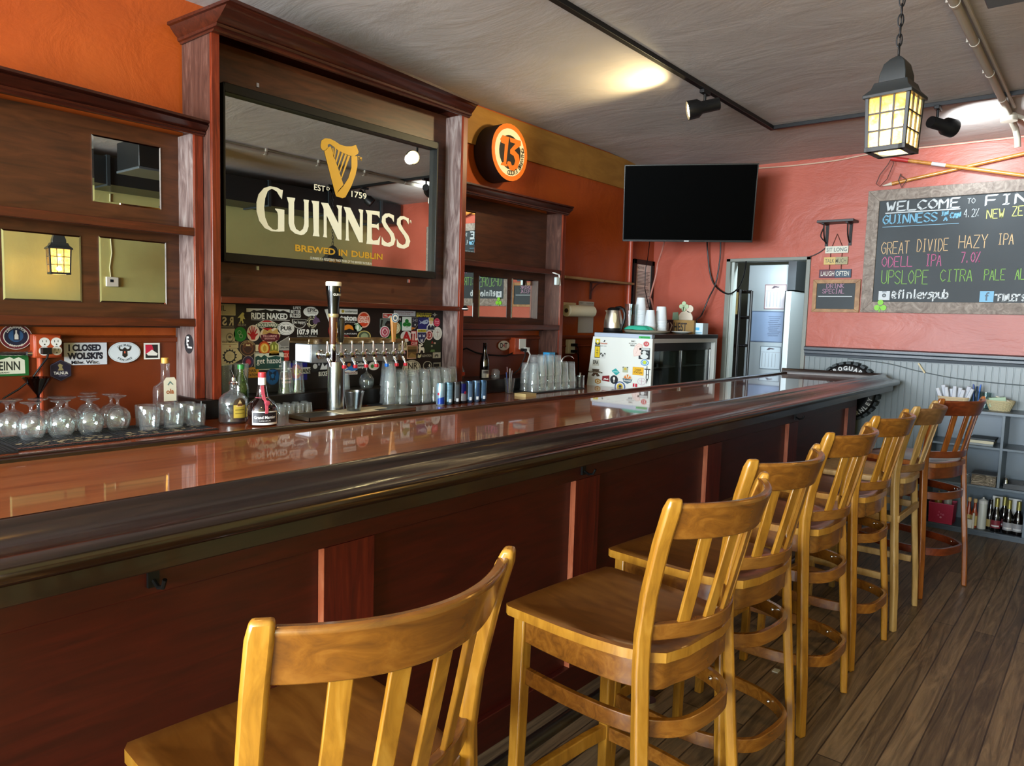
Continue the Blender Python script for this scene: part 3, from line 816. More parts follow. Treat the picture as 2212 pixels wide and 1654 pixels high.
# ------------------------------------------------------------ stickers on the board behind the taps
K_, W_, CR_ = '#14100f', '#dcd9d0', '#d2c8a4'
def mtn(y0, y1, c, n=6):
    h = [.2, .75, .45, 1, .5, .8, .3, .6, .15]
    return ('p', c, [(0, y0)]+[((i+.5)/9, y0+(y1-y0)*q) for i, q in enumerate(h)]+[(1, y0)])
BG = 'stickers on the board behind the taps'
for lb, A, B, L in (
 ('cream card sticker at the upper left corner, cut by the post', (1.917,3.501,1.525), (1.996,3.501,1.468), [('r', CR_), ('r', '#8d8566', .06, .08, .94, .92), ('r', '#bdb391', .08, .1, .92, .9), ('t', K_, 'IL', .02, .4, .32, .86)]),
 ('black sticker with big mirrored cream letters near the left post', (1.917,3.501,1.465), (1.99,3.501,1.406), [('r', K_), ('t', CR_, 'S', .42, .18, .08, .92, .03), ('t', CR_, 'R', .92, .18, .56, .92, .03), ('r', CR_, .02, .04, .95, .07)]),
 ('pale yellow walking ape-man figure sticker on dark', (2.004,3.501,1.485), (2.056,3.501,1.414), [('p', '#c9c27e', [(.55, .98), (.68, 1), (.8, .9), (.72, .8), (.82, .6), (.9, .5), (.7, .55), (.62, .45), (.72, .3), (.7, .22), (.85, .2), (.55, .2), (.55, .32), (.45, .42), (.36, .27), (.42, .2), (.12, .2), (.26, .27), (.36, .5), (.35, .62), (.05, .58), (.3, .78)]), ('t', '#8a3a2e', 'I', .04, 0, .1, .14), ('t', '#9a968a', 'BELIEVE', .14, 0, .98, .14)]),
 ('long black RIDE NAKED sticker with white mountain skyline', (2.057,3.501,1.508), (2.323,3.501,1.445), [('r', W_, 0, .02, .98, .99), ('p', K_, [(-.01, 0), (-.01, .68), (.08, .7), (.16, .88), (.22, .8), (.42, .95), (.55, .8), (.62, .93), (.74, .8), (.82, .9), (.99, .68), (.99, 0)]), ('t', W_, 'RIDE NAKED', .1, .12, .92, .64, .035), ('r', W_, .1, .03, .97, .06)]),
 ("LIFE'S BETTER BUZZED white lettering sticker under the shelf", (2.316,3.501,1.526), (2.386,3.501,1.459), [('r', K_), ('t', W_, "LIFE'S", .3, .76, 1, 1, .02), ('t', W_, 'BETTER', .08, .42, 1, .7, .03), ('t', W_, 'BUZZED', 0, .08, 1, .38, .03)]),
 ('white oval black-lettered sticker half behind the tall tap handle', (2.402,3.501,1.526), (2.502,3.501,1.47), [('e', W_), ('t', K_, 'EPIC', .28, .5, .9, .85, .02), ('t', '#6a6a68', 'BREWING', .3, .34, .85, .42)]),
 ('green round sticker with two linked white rings', (1.985,3.501,1.41), (2.058,3.501,1.334), [('e', '#0f7f1e')]+[('l', W_, .025, arc(c, .13, 0, 360, 16)) for c in ((.44, .62), (.56, .38))]),
 ('round cream sticker with a red open hand', (2.057,3.501,1.423), (2.136,3.501,1.333), [('e', '#2a2420'), ('e', '#d6c2b0', .02, .02, .98, .98), ('p', '#a80f14', [(.36, .12), (.28, .3), (.06, .5), (.1, .54), (.3, .45), (.16, .8), (.21, .82), (.37, .52), (.35, .9), (.42, .9), (.45, .54), (.54, .88), (.6, .86), (.55, .52), (.72, .76), (.77, .72), (.62, .44), (.82, .5), (.84, .45), (.66, .3), (.6, .12)])]),
 ('red diamond badge sticker with a pale grey-green lettered band', (2.104,3.501,1.455), (2.254,3.501,1.39), [('p', '#cfc8b4', [(0, .45), (.28, .8), (.48, 1), (.7, .8), (1, .5), (.72, .2), (.5, 0), (.28, .2)]), ('p', '#a31318', [(.25, .72), (.48, .96), (.72, .72)]), ('p', '#a31318', [(.27, .24), (.5, .04), (.7, .24)]), ('r', '#4e5d48', .1, .3, .9, .66), ('t', '#e4e0cc', 'BOULEVARD', .13, .36, .87, .62, .02)]),
 ('sunrise sticker with a dark red mountain, left of the PUB oval', (2.135,3.501,1.407), (2.257,3.501,1.338), [('e', '#d8c3a0', 0, -.2, 1, 1.1), ('p', '#b99352', [(.1, .5), (.2, .95), (.35, .7), (.5, 1.02), (.6, .7), (.85, .95), (.9, .5)]), ('p', '#571722', [(.05, .1), (.04, .45), (.3, .5), (.45, .62), (.6, .55), (.95, .5), (.96, .1), (.7, -.08), (.3, -.08)]), ('t', '#e0a8a0', 'TELLURIDE', .13, .26, .82, .42), ('t', '#e0a8a0', 'BREWING', .22, .1, .72, .2)]),
 ('white oval PUB sticker with double ring', (2.238,3.501,1.44), (2.345,3.501,1.367), [('e', W_), ('e', '#55534e', .05, .06, .95, .94), ('e', W_, .065, .08, .935, .92), ('e', K_, .15, .18, .87, .84), ('e', W_, .165, .2, .855, .82), ('t', K_, 'PUB', .2, .36, .82, .66, .03)]),
 ('black bowl-shaped be happy sticker', (2.33,3.501,1.458), (2.424,3.501,1.403), [('p', '#b6b2a8', [(0, .95)]+[(.5-.5*cos(radians(a)), .8-.8*sin(radians(a))) for a in range(0, 181, 15)]+[(1, .95)]), ('p', K_, [(.05, .92)]+[(.5-.44*cos(radians(a)), .78-.7*sin(radians(a))) for a in range(0, 181, 15)]+[(.95, .92)]), ('t', W_, 'be happy', .12, .42, .88, .82, .01)]),
 ('round dark sticker with lettered rim and a purple fox head', (2.42,3.501,1.484), (2.514,3.501,1.402), [('e', K_, 0, 0, .84, .92), ('a', CR_, 'WILD MEAD MAKER CO. ', .42, .46, .36, 170, -190, .12), ('e', CR_, .18, .2, .62, .7), ('e', K_, .23, .26, .6, .65), ('p', '#57405f', [(.5, .4), (.45, .55), (.6, .78), (.66, 1), (.74, .8), (.9, .72), (1, .5), (.8, .45), (.7, .3)])]),
 ('white bold radio-frequency numbers sticker above the tap beam', (2.363,3.501,1.401), (2.497,3.501,1.356), [('r', K_), ('t', W_, '107.9 FM', 0, .3, 1, 1, .04), ('t', '#a5a29a', 'Radio Free Minturn', 0, .04, .95, .2)]),
 ('large cream sticker with a faint bearded figure sketch by the post', (1.916,3.501,1.401), (2.011,3.501,1.301), [('r', '#b9b194', 0, .25, .8, 1), ('r', CR_, 0, 0, 1, .34), ('e', '#7d765e', .28, .3, .72, .78), ('e', '#b9b194', .33, .38, .67, .72), ('e', '#4b463a', .4, .5, .6, .64), ('t', K_, 'OLD MARCH', .05, .26, .95, .37), ('r', '#7d765e', .05, .17, .9, .19), ('e', '#a8452c', .46, .06, .54, .13)]),
 ('cream splash-shaped sticker with a black sun ring', (1.916,3.501,1.301), (2.033,3.501,1.206), [('p', CR_, [(0, .05), (0, 1), (.75, .98), (.82, .85), (1, .6), (.97, .4), (.8, .3), (.5, .1)]), ('p', K_, [(.4+(.36 if i % 2 else .27)*cos(i*pi/14), .56+(.42 if i % 2 else .32)*sin(i*pi/14)) for i in range(28)]), ('e', CR_, .17, .3, .63, .84), ('l', '#8d8566', .01, [(.28, .62), (.52, .62)]), ('l', '#8d8566', .01, [(.3, .52), (.5, .52)])]),
 ('brown round sticker with a bison head', (2.019,3.501,1.341), (2.111,3.501,1.258), [('e', '#b59a72'), ('e', '#33190d', .03, .03, .97, .97), ('e', '#6b3d1c', .16, .14, .84, .86), ('p', '#3b1d0c', [(.2, .62), (.3, .5), (.38, .6), (.62, .6), (.7, .5), (.8, .62), (.72, .36), (.58, .2), (.42, .2), (.28, .36)]), ('p', '#d8c8a0', [(.36, .64), (.4, .78), (.5, .7), (.6, .78), (.64, .64)]), ('a', '#c7ad7c', 'BISON BREWING', .5, .5, .41, 150, 30, .1)]),
 ('orange and yellow target-ring sticker with a hop cone', (2.113,3.501,1.336), (2.191,3.501,1.259), [('r', CR_, -.04, .3, .3, .75), ('e', '#a23214', .14, 0, 1.05, 1), ('e', '#cf7a20', .25, .12, .97, .88), ('e', '#dbbd62', .34, .2, .9, .8), ('p', '#b98a2a', [(.62, .75), (.5, .58), (.5, .36), (.62, .24), (.76, .36), (.76, .58)])]),
 ('green-gold arch-shaped sticker with pale wheat ears', (2.181,3.501,1.34), (2.256,3.501,1.246), [('p', '#d6cf9c', [(0, .02), (.12, .3), (.12, .75), (.5, 1), (.88, .75), (.9, .3), (1, .02)]), ('p', '#75772a', [(.17, .34), (.17, .73), (.5, .96), (.83, .73), (.83, .34)]), ('p', '#b58a28', [(.08, .12), (.12, .36), (.5, .42), (.88, .36), (.94, .12)]), ('e', '#c9c86a', .3, .45, .42, .75), ('e', '#c9c86a', .58, .45, .7, .75), ('t', '#7c5a12', 'GOLD', .25, .2, .78, .32)]),
 ('green get hazed licence-plate sticker with white mountains', (2.102,3.501,1.276), (2.282,3.501,1.182), [('r', '#c9cbb8'), ('r', K_, .015, .03, .985, .97), ('r', '#c9cbb8', .025, .05, .975, .95), ('p', '#123d36', [(.03, .06), (.03, .75), (.12, .82), (.22, .72), (.32, .86), (.45, .7), (.7, .78), (.97, .7), (.97, .06)]), ('t', W_, 'get hazed', .07, .26, .88, .68, .01), ('r', W_, .82, .12, .91, .24)]),
 ('small purple and pink round sticker left of the green plate', (2.034,3.501,1.26), (2.098,3.501,1.195), [('e', '#b9aab8'), ('e', '#27224e', .03, .03, .97, .97), ('e', '#5a1230', .2, .18, .8, .82), ('e', '#b03a5c', .3, .26, .72, .72)]),
 ('plain orange two-line lettered sticker behind the red-capped bottle', (2.042,3.501,1.199), (2.129,3.501,1.143), [('r', '#c08a1e'), ('r', '#6e4a08', .03, .05, .97, .95), ('r', '#c9922a', .04, .07, .96, .93), ('t', K_, 'CHAIN', .2, .5, .8, .82, .02), ('t', K_, 'STATION', .2, .14, .9, .4, .02)]),
 ('blue round sticker with a dark butterfly', (2.169,3.501,1.188), (2.251,3.501,1.098), [('e', '#0c3a6c'), ('e', '#11508e', .05, .05, .95, .95), ('p', '#071d3a', [(.22, .86), (.4, .8), (.5, .72), (.6, .8), (.8, .86), (.74, .6), (.66, .5), (.7, .3), (.55, .32), (.5, .22), (.44, .32), (.28, .3), (.34, .5), (.24, .6)]), ('p', '#1a63a8', [(.36, .62), (.5, .7), (.64, .62), (.58, .42), (.42, .42)])]),
 ('barrel-shaped black and maroon sticker with pink script', (2.248,3.501,1.171), (2.337,3.501,1.054), [('p', W_, [(.1, .97), (.3, 1), (.7, 1), (.9, .97), (1, .5), (.9, .03), (.7, 0), (.3, 0), (.1, .03), (0, .5)]), ('p', '#241a19', [(.13, .95), (.5, .97), (.87, .95), (.95, .5), (.87, .05), (.5, .03), (.13, .05), (.05, .5)]), ('p', '#5a0d16', [(.08, .62), (.14, .94), (.86, .94), (.92, .62)]), ('t', '#e3a49c', 'The', .3, .72, .5, .82), ('t', '#e3a49c', 'Whiskey', .08, .56, .95, .7, .03), ('t', '#e3a49c', 'Biscuit', .2, .42, .92, .56, .03)]),
 ('state flag sticker with red C, lettered MT. EVANS', (2.298,3.501,1.214), (2.458,3.501,1.117), [('r', '#14177e', .1, 0, .82, 1), ('r', W_, 0, .36, .95, .72), ('e', '#b5121b', .17, .08, .58, .92), ('e', '#e3b51c', .27, .28, .5, .7), ('p', '#e3b51c', [(.36, .5), (.62, .64), (.62, .36)]), ('t', K_, 'MT.', .02, .4, .28, .66, .02), ('t', K_, 'EVANS', .42, .4, .96, .66, .02)]),
 ('grey triangular sticker left of the tap beam', (2.244,3.501,1.363), (2.313,3.501,1.284), [('p', '#96928a', [(0, .55), (1, 1), (1, 0), (.1, 0)]), ('p', '#706c66', [(.06, .52), (.95, .92), (.95, .3), (.3, .3)]), ('t', '#3a3834', 'UPSLOPE', .15, .14, .95, .24)]),
 ('small red sticker half hidden by the tap beam', (2.273,3.501,1.283), (2.312,3.501,1.23), [('r', '#a32018'), ('t', '#e8a890', 'OX', .15, .3, .9, .75, .02)]),
 ('black and white space scene sticker under the tap beam', (2.455,3.501,1.216), (2.574,3.501,1.159), [('r', '#1c1c20'), ('e', '#cfcfcf', .1, .3, .35, .8), ('p', '#cfcfcf', [(.5, .2), (.65, .9), (.75, .5), (.95, .8), (.9, .2)]), ('e', '#8d8d92', .38, .6, .5, .85)]),
 ('long white-on-black lettered sticker behind the tap column', (2.501,3.501,1.165), (2.586,3.501,1.126), [('r', '#26262a'), ('t', W_, 'BUCKEYE', .06, .2, .98, .85, .02)]),
 ('white sticker with a blue wave right of the tap column', (2.684,3.501,1.202), (2.783,3.501,1.133), [('r', W_), ('r', '#12263e', 0, .6, 1, 1), ('p', '#2f6fb4', [(0, .34), (.3, .6), (.5, .9), (.62, .6), (.9, .72), (1, .4), (.6, .3), (.3, .42)]), ('e', '#b0622c', .22, .7, .5, 1), ('t', '#7a3030', 'BULLDOGS', .05, .06, .95, .26)]),
 ('dark sticker with white script lettering under the red nozzle caps', (2.768,3.501,1.209), (2.859,3.501,1.151), [('r', K_), ('t', W_, 'Golden', .05, .6, .75, .95, .03), ('t', W_, 'Compass', 0, .22, 1, .58, .03)]),
 ('small white sticker with a green dot behind the stemmed glass', (2.866,3.501,1.205), (2.951,3.501,1.153), [('e', W_), ('e', '#3c7a30', .2, .25, .5, .7), ('e', '#b8372e', .6, .4, .85, .85)]),
 ('white round sticker with a leaping deer behind the dark tap handle', (2.543,3.501,1.522), (2.638,3.501,1.438), [('p', W_, [(0, .9), (.6, 1), (.95, .8), (1, .4), (.75, .05), (.3, .1)]), ('p', '#2a2826', [(.4, .3), (.5, .6), (.72, .62), (.78, .9), (.84, .66), (.95, .8), (.8, .55), (.7, .4), (.6, .2)])]),
 ('red round sticker with two white capitals, behind the dark tap handle', (2.57,3.501,1.434), (2.64,3.501,1.355), [('e', '#8e1016'), ('t', W_, 'CB', .35, .3, .98, .7, .04)]),
 ('white card sticker with a small yellow sun, right of the tall handle', (2.648,3.501,1.521), (2.779,3.501,1.492), [('r', W_), ('e', '#b09a34', .1, .2, .26, .85), ('t', '#3a4a34', 'anderson', .3, .3, .96, .72, .01)]),
 ('black sticker with chunky white lowercase lettering', (2.649,3.501,1.485), (2.775,3.501,1.438), [('r', K_), ('t', W_, 'teton', .02, .3, .98, .95, .05), ('t', '#bdbab2', 'BREWING', .1, .06, .9, .2)]),
 ('orange-red oval sticker with two lines of pale lettering', (2.779,3.501,1.508), (2.875,3.501,1.412), [('e', '#dc9c84'), ('e', '#c23a18', .1, .08, .9, .92), ('t', '#f0d8c4', 'GREAT', .14, .52, .86, .72, .03), ('t', '#f0d8c4', 'DIVIDE', .12, .3, .88, .5, .03)]),
 ('orange sunset sticker with a black mountain', (2.647,3.501,1.431), (2.776,3.501,1.37), [('r', K_), ('e', '#d57a18', .2, 0, .8, .98), ('p', K_, [(0, .2), (.2, .4), (.4, .48), (.55, .6), (.7, .5), (.85, .38), (1, .2), (1, -.02), (0, -.02)]), ('t', W_, 'MOUNTAIN', .04, .03, .98, .16)]),
 ('pale green round sticker with a white arch', (2.746,3.501,1.441), (2.816,3.501,1.39), [('e', '#b9c8ac'), ('e', '#7e9a78', .2, .15, .8, .85), ('e', '#d5dfcc', .36, .15, .64, .75)]),
 ('olive and gold half-round sticker above the tap rail', (2.78,3.501,1.395), (2.882,3.501,1.323), [('e', '#b8a55c'), ('e', '#45503a', .08, .08, .92, .92), ('e', '#8f9a72', .25, .25, .78, .78)]),
 ('dark red half-round sticker peeking over the tap rail', (2.653,3.501,1.369), (2.728,3.501,1.324), [('e', '#701c14'), ('e', '#1c1412', .15, .15, .85, .8)]),
 ('red and white framed mountain sticker right of the wooden handle', (2.973,3.501,1.503), (3.052,3.501,1.472), [('r', W_), ('r', '#b22a22', .05, .1, .95, .9), ('p', W_, [(.5, .12), (.72, .6), (.78, .5), (.85, .66), (.93, .12)]), ('t', W_, 'VAIL', .12, .3, .5, .75, .02)]),
 ('silver wide sticker with red script about a good day', (3.062,3.501,1.521), (3.246,3.501,1.488), [('r', '#b2b3ba'), ('t', '#7a2c34', 'Everyone Deserves', .06, .58, .9, .88), ('t', '#7a2c34', 'A Good Day', .2, .26, .76, .5)]),
 ('yellow lettering sticker on black near the right post', (3.252,3.501,1.515), (3.392,3.501,1.483), [('r', K_), ('t', '#b6a63a', 'SECOND STREET', .01, .62, .98, .92), ('t', '#c2b03c', 'BREWERY', .01, .08, .98, .54, .04)]),
 ('small compass rose sticker near the right post', (3.392,3.501,1.52), (3.445,3.501,1.485), [('p', '#9a968c', [(.5, 1), (.58, .6), (1, .5), (.58, .4), (.5, 0), (.42, .4), (0, .5), (.42, .6)]), ('e', '#c9c5b8', .3, .3, .7, .7), ('e', '#3a3a36', .42, .38, .58, .62)]),
 ('black round sticker with two white capitals', (3.066,3.501,1.482), (3.132,3.501,1.448), [('e', '#17191c'), ('t', W_, 'JH', .22, .2, .8, .85, .01)]),
 ('grey sticker with a black bear head', (2.951,3.501,1.469), (3.068,3.501,1.394), [('r', '#5e6660'), ('p', '#0e0f10', [(.3, .1), (.36, .6), (.5, .85), (.75, .8), (.9, .5), (.85, .1)]), ('e', '#33231c', .45, .35, .72, .62), ('p', '#0e0f10', [(.02, .3), (.08, .9), (.2, .9), (.1, .3)])]),
 ('cream oval sticker with a small monogram', (3.041,3.501,1.451), (3.121,3.501,1.374), [('e', '#5c5a4c'), ('e', '#d0c79c', .03, .03, .97, .97), ('e', '#5c5a4c', .14, .14, .86, .86), ('e', '#d8d0a8', .17, .17, .83, .83), ('t', '#6a5e34', 'cC', .36, .4, .64, .64)]),
 ('green, white and orange banner sticker behind the shamrock', (3.113,3.501,1.457), (3.25,3.501,1.396), [('r', '#0d5a36', 0, .1, .35, .9), ('r', W_, .35, 0, .7, 1), ('p', '#b0641e', [(.7, .02), (.7, .4), (.98, .3)])]),
 ('white card sticker with a green three-leaf shamrock', (3.131,3.499,1.484), (3.21,3.499,1.396), [('r', '#ccd4cc'), ('e', '#0d6b22', .3, .54, .7, .84), ('e', '#0d6b22', .06, .3, .5, .6), ('e', '#0d6b22', .5, .3, .94, .6), ('l', '#0d6b22', .06, [(.5, .5), (.5, .24)])]),
 ('dark shield sticker with an orange corner', (3.214,3.501,1.484), (3.272,3.501,1.405), [('p', '#8f8c88', [(0, 1), (1, 1), (1, .4), (.5, 0), (0, .1)]), ('p', '#23222c', [(.05, .97), (.95, .97), (.95, .42), (.5, .06), (.05, .2)]), ('t', '#8f8c98', '543', .15, .62, .85, .86, .01), ('p', W_, [(.5, .45), (.6, .36), (.5, .27), (.4, .36)])]),
 ('navy sticker with a white leaping fish', (3.27,3.501,1.485), (3.378,3.501,1.406), [('r', '#1c2060'), ('p', '#9aa6bc', [(.05, .75), (.2, .6), (.1, .4), (.3, .5), (.5, .4), (.75, .45), (.88, .65), (.75, .82), (.45, .72), (.3, .6)]), ('e', '#1c2060', .62, .6, .72, .7)]),
 ('sticker of a small figure in a yellow hat and dark coat', (3.346,3.499,1.483), (3.417,3.499,1.399), [('p', W_, [(.2, 1), (.85, 1), (.8, .6), (.98, .3), (.98, 0), (0, 0), (0, .3), (.3, .55)]), ('r', '#b9a64c', .28, .72, .8, .98), ('e', '#d8b292', .34, .48, .72, .78), ('p', '#1a1d30', [(.06, .04), (.1, .3), (.35, .44), (.5, .2), (.65, .44), (.92, .3), (.94, .04)])]),
 ('small pink oval sticker by the right post', (3.411,3.501,1.48), (3.469,3.501,1.425), [('e', '#d8506a'), ('e', '#b92c48', .08, .06, .92, .94), ('t', '#f0b4bc', 'Red', .22, .52, .78, .7), ('t', '#f0b4bc', 'Leg', .24, .3, .76, .48)]),
 ('white oval sticker with a thin red upright sword', (3.403,3.501,1.423), (3.49,3.501,1.335), [('e', '#cfcfc6'), ('e', '#8f9088', .2, .2, .8, .82), ('e', '#cfcfc6', .22, .22, .78, .8), ('l', '#7c3434', .03, [(.5, .76), (.5, .26)]), ('l', '#7c3434', .03, [(.34, .6), (.66, .6)])]),
 ('red and white round sticker with a 13', (3.335,3.499,1.399), (3.404,3.499,1.335), [('e', '#d2b4ac'), ('e', '#8a1a1c', .14, .12, .86, .88), ('t', '#d2b4ac', '13', .26, .28, .74, .74, .02)]),
 ('white round sticker with a large red letter A', (3.121,3.501,1.394), (3.218,3.501,1.325), [('e', '#c8c4bc'), ('t', '#a01218', 'A', .12, .06, .92, .94, .05)]),
 ('red sticker with tall interlocked white letters', (3.209,3.501,1.396), (3.27,3.501,1.3), [('r', '#9c2226', 0, 0, 1, 1), ('t', '#d8c4bc', 'TL', .05, .35, .95, .95, .05), ('t', '#d8c4bc', 'CLUB', .1, .06, .9, .26)]),
 ('blue shield sticker with three castles and a yellow top', (3.26,3.499,1.407), (3.343,3.499,1.31), [('p', W_, [(0, 1), (1, 1), (1, .45), (.8, .14), (.5, 0), (.2, .14), (0, .45)]), ('p', '#1d1f4c', [(.06, .78), (.94, .78), (.94, .45), (.76, .17), (.5, .05), (.24, .17), (.06, .45)]), ('r', '#b9a62c', .06, .8, .94, .97), ('t', '#3c3a20', 'DUBLIN', .14, .84, .86, .93), ('p', '#a5a8b4', [(.16, .46), (.16, .68), (.24, .6), (.34, .6), (.42, .68), (.42, .46)]), ('p', '#a5a8b4', [(.58, .46), (.58, .68), (.66, .6), (.76, .6), (.84, .68), (.84, .46)]), ('p', '#a5a8b4', [(.37, .14), (.37, .38), (.45, .3), (.55, .3), (.63, .38), (.63, .14)])]),
 ('pink and white oval sticker with a red deer crest', (2.95,3.499,1.424), (3.029,3.499,1.351), [('e', '#d4cdc8'), ('e', '#b0465a', .07, .06, .93, .94), ('e', '#d8b0b4', .2, .18, .8, .82), ('p', '#9a2238', [(.5, .78), (.74, .5), (.5, .22), (.26, .5)]), ('l', '#e0c4c4', .03, [(.38, .6), (.5, .4), (.62, .6)])]),
 ('dark green leafy sticker above the right end of the taps', (2.999,3.501,1.374), (3.115,3.501,1.321), [('r', '#1c3412'), ('e', '#587a20', .2, .2, .8, .8), ('p', '#7a9a2c', [(.3, .2), (.45, .7), (.6, .3), (.75, .6), (.8, .2)])]),
 ('cream SEE YA AT THE PUB plate sticker', (3.012,3.499,1.321), (3.175,3.499,1.27), [('r', '#cfc3a0'), ('t', '#2c261c', 'SEE YA AT THE PUB', .03, .34, .97, .92, .02), ('r', '#8d8264', .1, .1, .82, .14)]),
 ('round dark blue sticker with a yellow-green flower', (2.999,3.501,1.272), (3.065,3.501,1.209), [('e', '#8fa0a4'), ('e', '#0e2a44', .04, .04, .96, .96), ('p', '#4e8a4a', [(.5+(.36 if i % 2 else .2)*cos(i*pi/12), .5+(.36 if i % 2 else .2)*sin(i*pi/12)) for i in range(24)]), ('e', '#c2b83a', .34, .34, .66, .66)]),
 ('brown domed sticker with a small white cross', (3.07,3.501,1.272), (3.17,3.501,1.21), [('p', '#5a3a26', [(0, 0)]+[(.5-.5*cos(radians(a)), .1+.88*sin(radians(a))) for a in range(0, 181, 15)]+[(1, 0)]), ('l', '#b9a890', .02, [(.5, .35), (.5, .65)]), ('l', '#b9a890', .02, [(.4, .5), (.6, .5)]), ('l', '#8d7258', .02, [(.05, .3), (.5, .24), (.95, .3)])]),
 ('small red-framed brown picture sticker', (3.177,3.501,1.302), (3.27,3.501,1.216), [('r', '#c9a08c'), ('r', '#6a5230', .08, .06, .92, .94), ('r', '#3d321c', .08, .5, .92, .7), ('p', '#8d7444', [(.1, .1), (.4, .45), (.9, .2), (.9, .08)])]),
 ('white goat silhouette sticker', (3.268,3.499,1.312), (3.33,3.499,1.251), [('p', W_, [(.1, .98), (.5, .9), (.8, .98), (.7, .8), (.45, .75), (.5, .6), (.85, .62), (.98, .4), (.98, .02), (.8, .02), (.78, .25), (.5, .3), (.35, .02), (.12, .02), (.2, .35), (.12, .6), (.2, .78)])]),
 ('dark green square sticker with tiny red-hatted figures', (3.326,3.501,1.333), (3.479,3.501,1.252), [('r', '#18240f'), ('p', '#8e2a22', [(.48, .98), (.42, .75), (.56, .75)]), ('e', '#c9a890', .58, .7, .7, .85), ('e', '#8d8a74', .4, .45, .52, .62), ('p', '#5a7a4a', [(.36, .05), (.42, .25), (.62, .25), (.66, .05)])]),
 ('black strip sticker with a pale flame mark', (3.257,3.499,1.251), (3.406,3.499,1.214), [('r', K_), ('p', '#c5c2a0', [(.08, .2), (.1, .8), (.2, .6), (.3, .85), (.3, .4), (.2, .12)]), ('t', '#a9a79c', 'ELEVATION', .36, .3, .92, .7, .02)]),
 ('small white square sticker with a grey elephant', (3.407,3.501,1.255), (3.48,3.501,1.214), [('r', '#c2bfb2'), ('p', '#5c5a54', [(.25, .15), (.25, .5), (.4, .65), (.65, .62), (.72, .5), (.7, .15), (.6, .15), (.55, .35), (.4, .35), (.36, .15)])]),
 ('large white oval sticker with a black ring behind the pint glasses', (3.141,3.501,1.207), (3.3,3.501,1.105), [('e', '#b9b5a6'), ('e', K_, .05, .05, .95, .95), ('e', '#c9c5b4', .08, .08, .92, .92), ('t', K_, 'NR', .3, .42, .82, .84, .01)]),
 ('black oval sticker with white flecks behind the pint glasses', (3.32,3.501,1.197), (3.403,3.501,1.135), [('e', '#a8a496'), ('e', K_, .08, .08, .92, .92), ('p', W_, [(.6, .5), (.7, .7), (.8, .5), (.75, .3)])]),
 ('small black and grey sticker low by the right post', (3.414,3.501,1.185), (3.483,3.501,1.153), [('r', '#8e8a7c'), ('r', K_, .06, .1, .8, .7)]),
):
    sticker(lb, A, B, L, group=BG)

# ------------------------------------------------------------ stickers, plates and boxes on the left wall
LW = 3.638
sticker('round dark blue and maroon sticker with a white bottle, on the left wall', (0.997,3.63,1.41), (1.118,3.63,1.301), [('e', W_), ('e', '#5e1224', .02, .02, .98, .98), ('e', W_, .11, .12, .9, .9), ('e', '#141a34', .14, .15, .87, .87), ('e', '#2c5580', .27, .3, .73, .78), ('a', W_, 'DECLARATION', .5, .52, .36, 150, 30, .11), ('a', W_, 'BREWING', .5, .53, .4, 235, 305, .08), ('r', '#141a34', .42, .36, .6, .8), ('p', W_, [(.45, .4), (.45, .56), (.48, .64), (.48, .76), (.53, .76), (.53, .64), (.57, .56), (.57, .4)])])
t = thing('licence_plate', 'green and white licence plate ending EINN behind the glasses', 'plate', (.8, 3.63, 1.2))
mb = MB()
layers(mb, (0.919,3.63,1.281), (1.102,3.63,1.188), 'y', [('r', '#0f5a26'), ('p', '#d5d8c4', [(.06, .1), (.06, .72), (.2, .85), (.35, .72), (.5, .8), (.62, .88), (.7, .78), (.8, .86), (.92, .72), (.925, .1)]), ('t', '#1c2420', 'SLÁINN' if False else 'GUEINN', .12, .26, .82, .68, .02), ('t', '#3c4a40', 'COLORADO', .3, .13, .6, .2)])
part(t, 'plate', mb)
sticker('white bumper sticker with black block lettering on the left wall', (1.241,3.63,1.328), (1.422,3.63,1.227), [('r', '#c9ccd4'), ('t', '#16182a', 'I CLOSED', .1, .62, .86, .93, .055), ('t', '#16182a', "WOLSKI'S", .07, .25, .9, .57, .06), ('t', '#16182a', 'Milw. Wisc.', .16, .04, .82, .2, .02)])
sticker('black hexagon sticker below the white bumper sticker', (1.183,3.627,1.254), (1.268,3.627,1.157), [('p', '#15112a', [(.5, 1), (1, .76), (1, .24), (.5, 0), (0, .24), (0, .76)]), ('p', '#6e6a86', [(.5, .975), (.975, .74), (.975, .26), (.5, .025), (.025, .26), (.025, .74)]), ('p', '#15112a', [(.5, .965), (.965, .735), (.965, .265), (.5, .035), (.035, .265), (.035, .735)]), ('p', '#8d8058', [(.36, .5), (.42, .62), (.36, .75), (.45, .82), (.6, .74), (.56, .64), (.64, .5)]), ('t', W_, 'TALNUA', .16, .31, .84, .45, .02), ('t', '#8d8aa0', 'DISTILLERY', .4, .23, .8, .27)])
sticker('white oval sticker with a bull skull on the left wall', (1.427,3.63,1.332), (1.575,3.63,1.231), [('e', '#7d8890'), ('e', '#d2d6d8', .008, .01, .992, .99), ('e', '#7d8890', .03, .045, .97, .955), ('e', '#ced4d8', .037, .055, .963, .945), ('a', '#3a4650', 'COLORADO', .5, .36, .48, 130, 50, .1), ('a', '#3a4650', 'FENIANS', .5, .62, .48, 228, 312, .1), ('p', '#1d1c1a', [(.33, .82), (.31, .66), (.36, .56), (.43, .56), (.42, .34), (.5, .24), (.58, .34), (.57, .56), (.64, .56), (.69, .66), (.67, .82), (.64, .66), (.57, .64), (.5, .74), (.43, .64), (.36, .66)]), ('e', '#c25a40', .475, .44, .525, .56)])
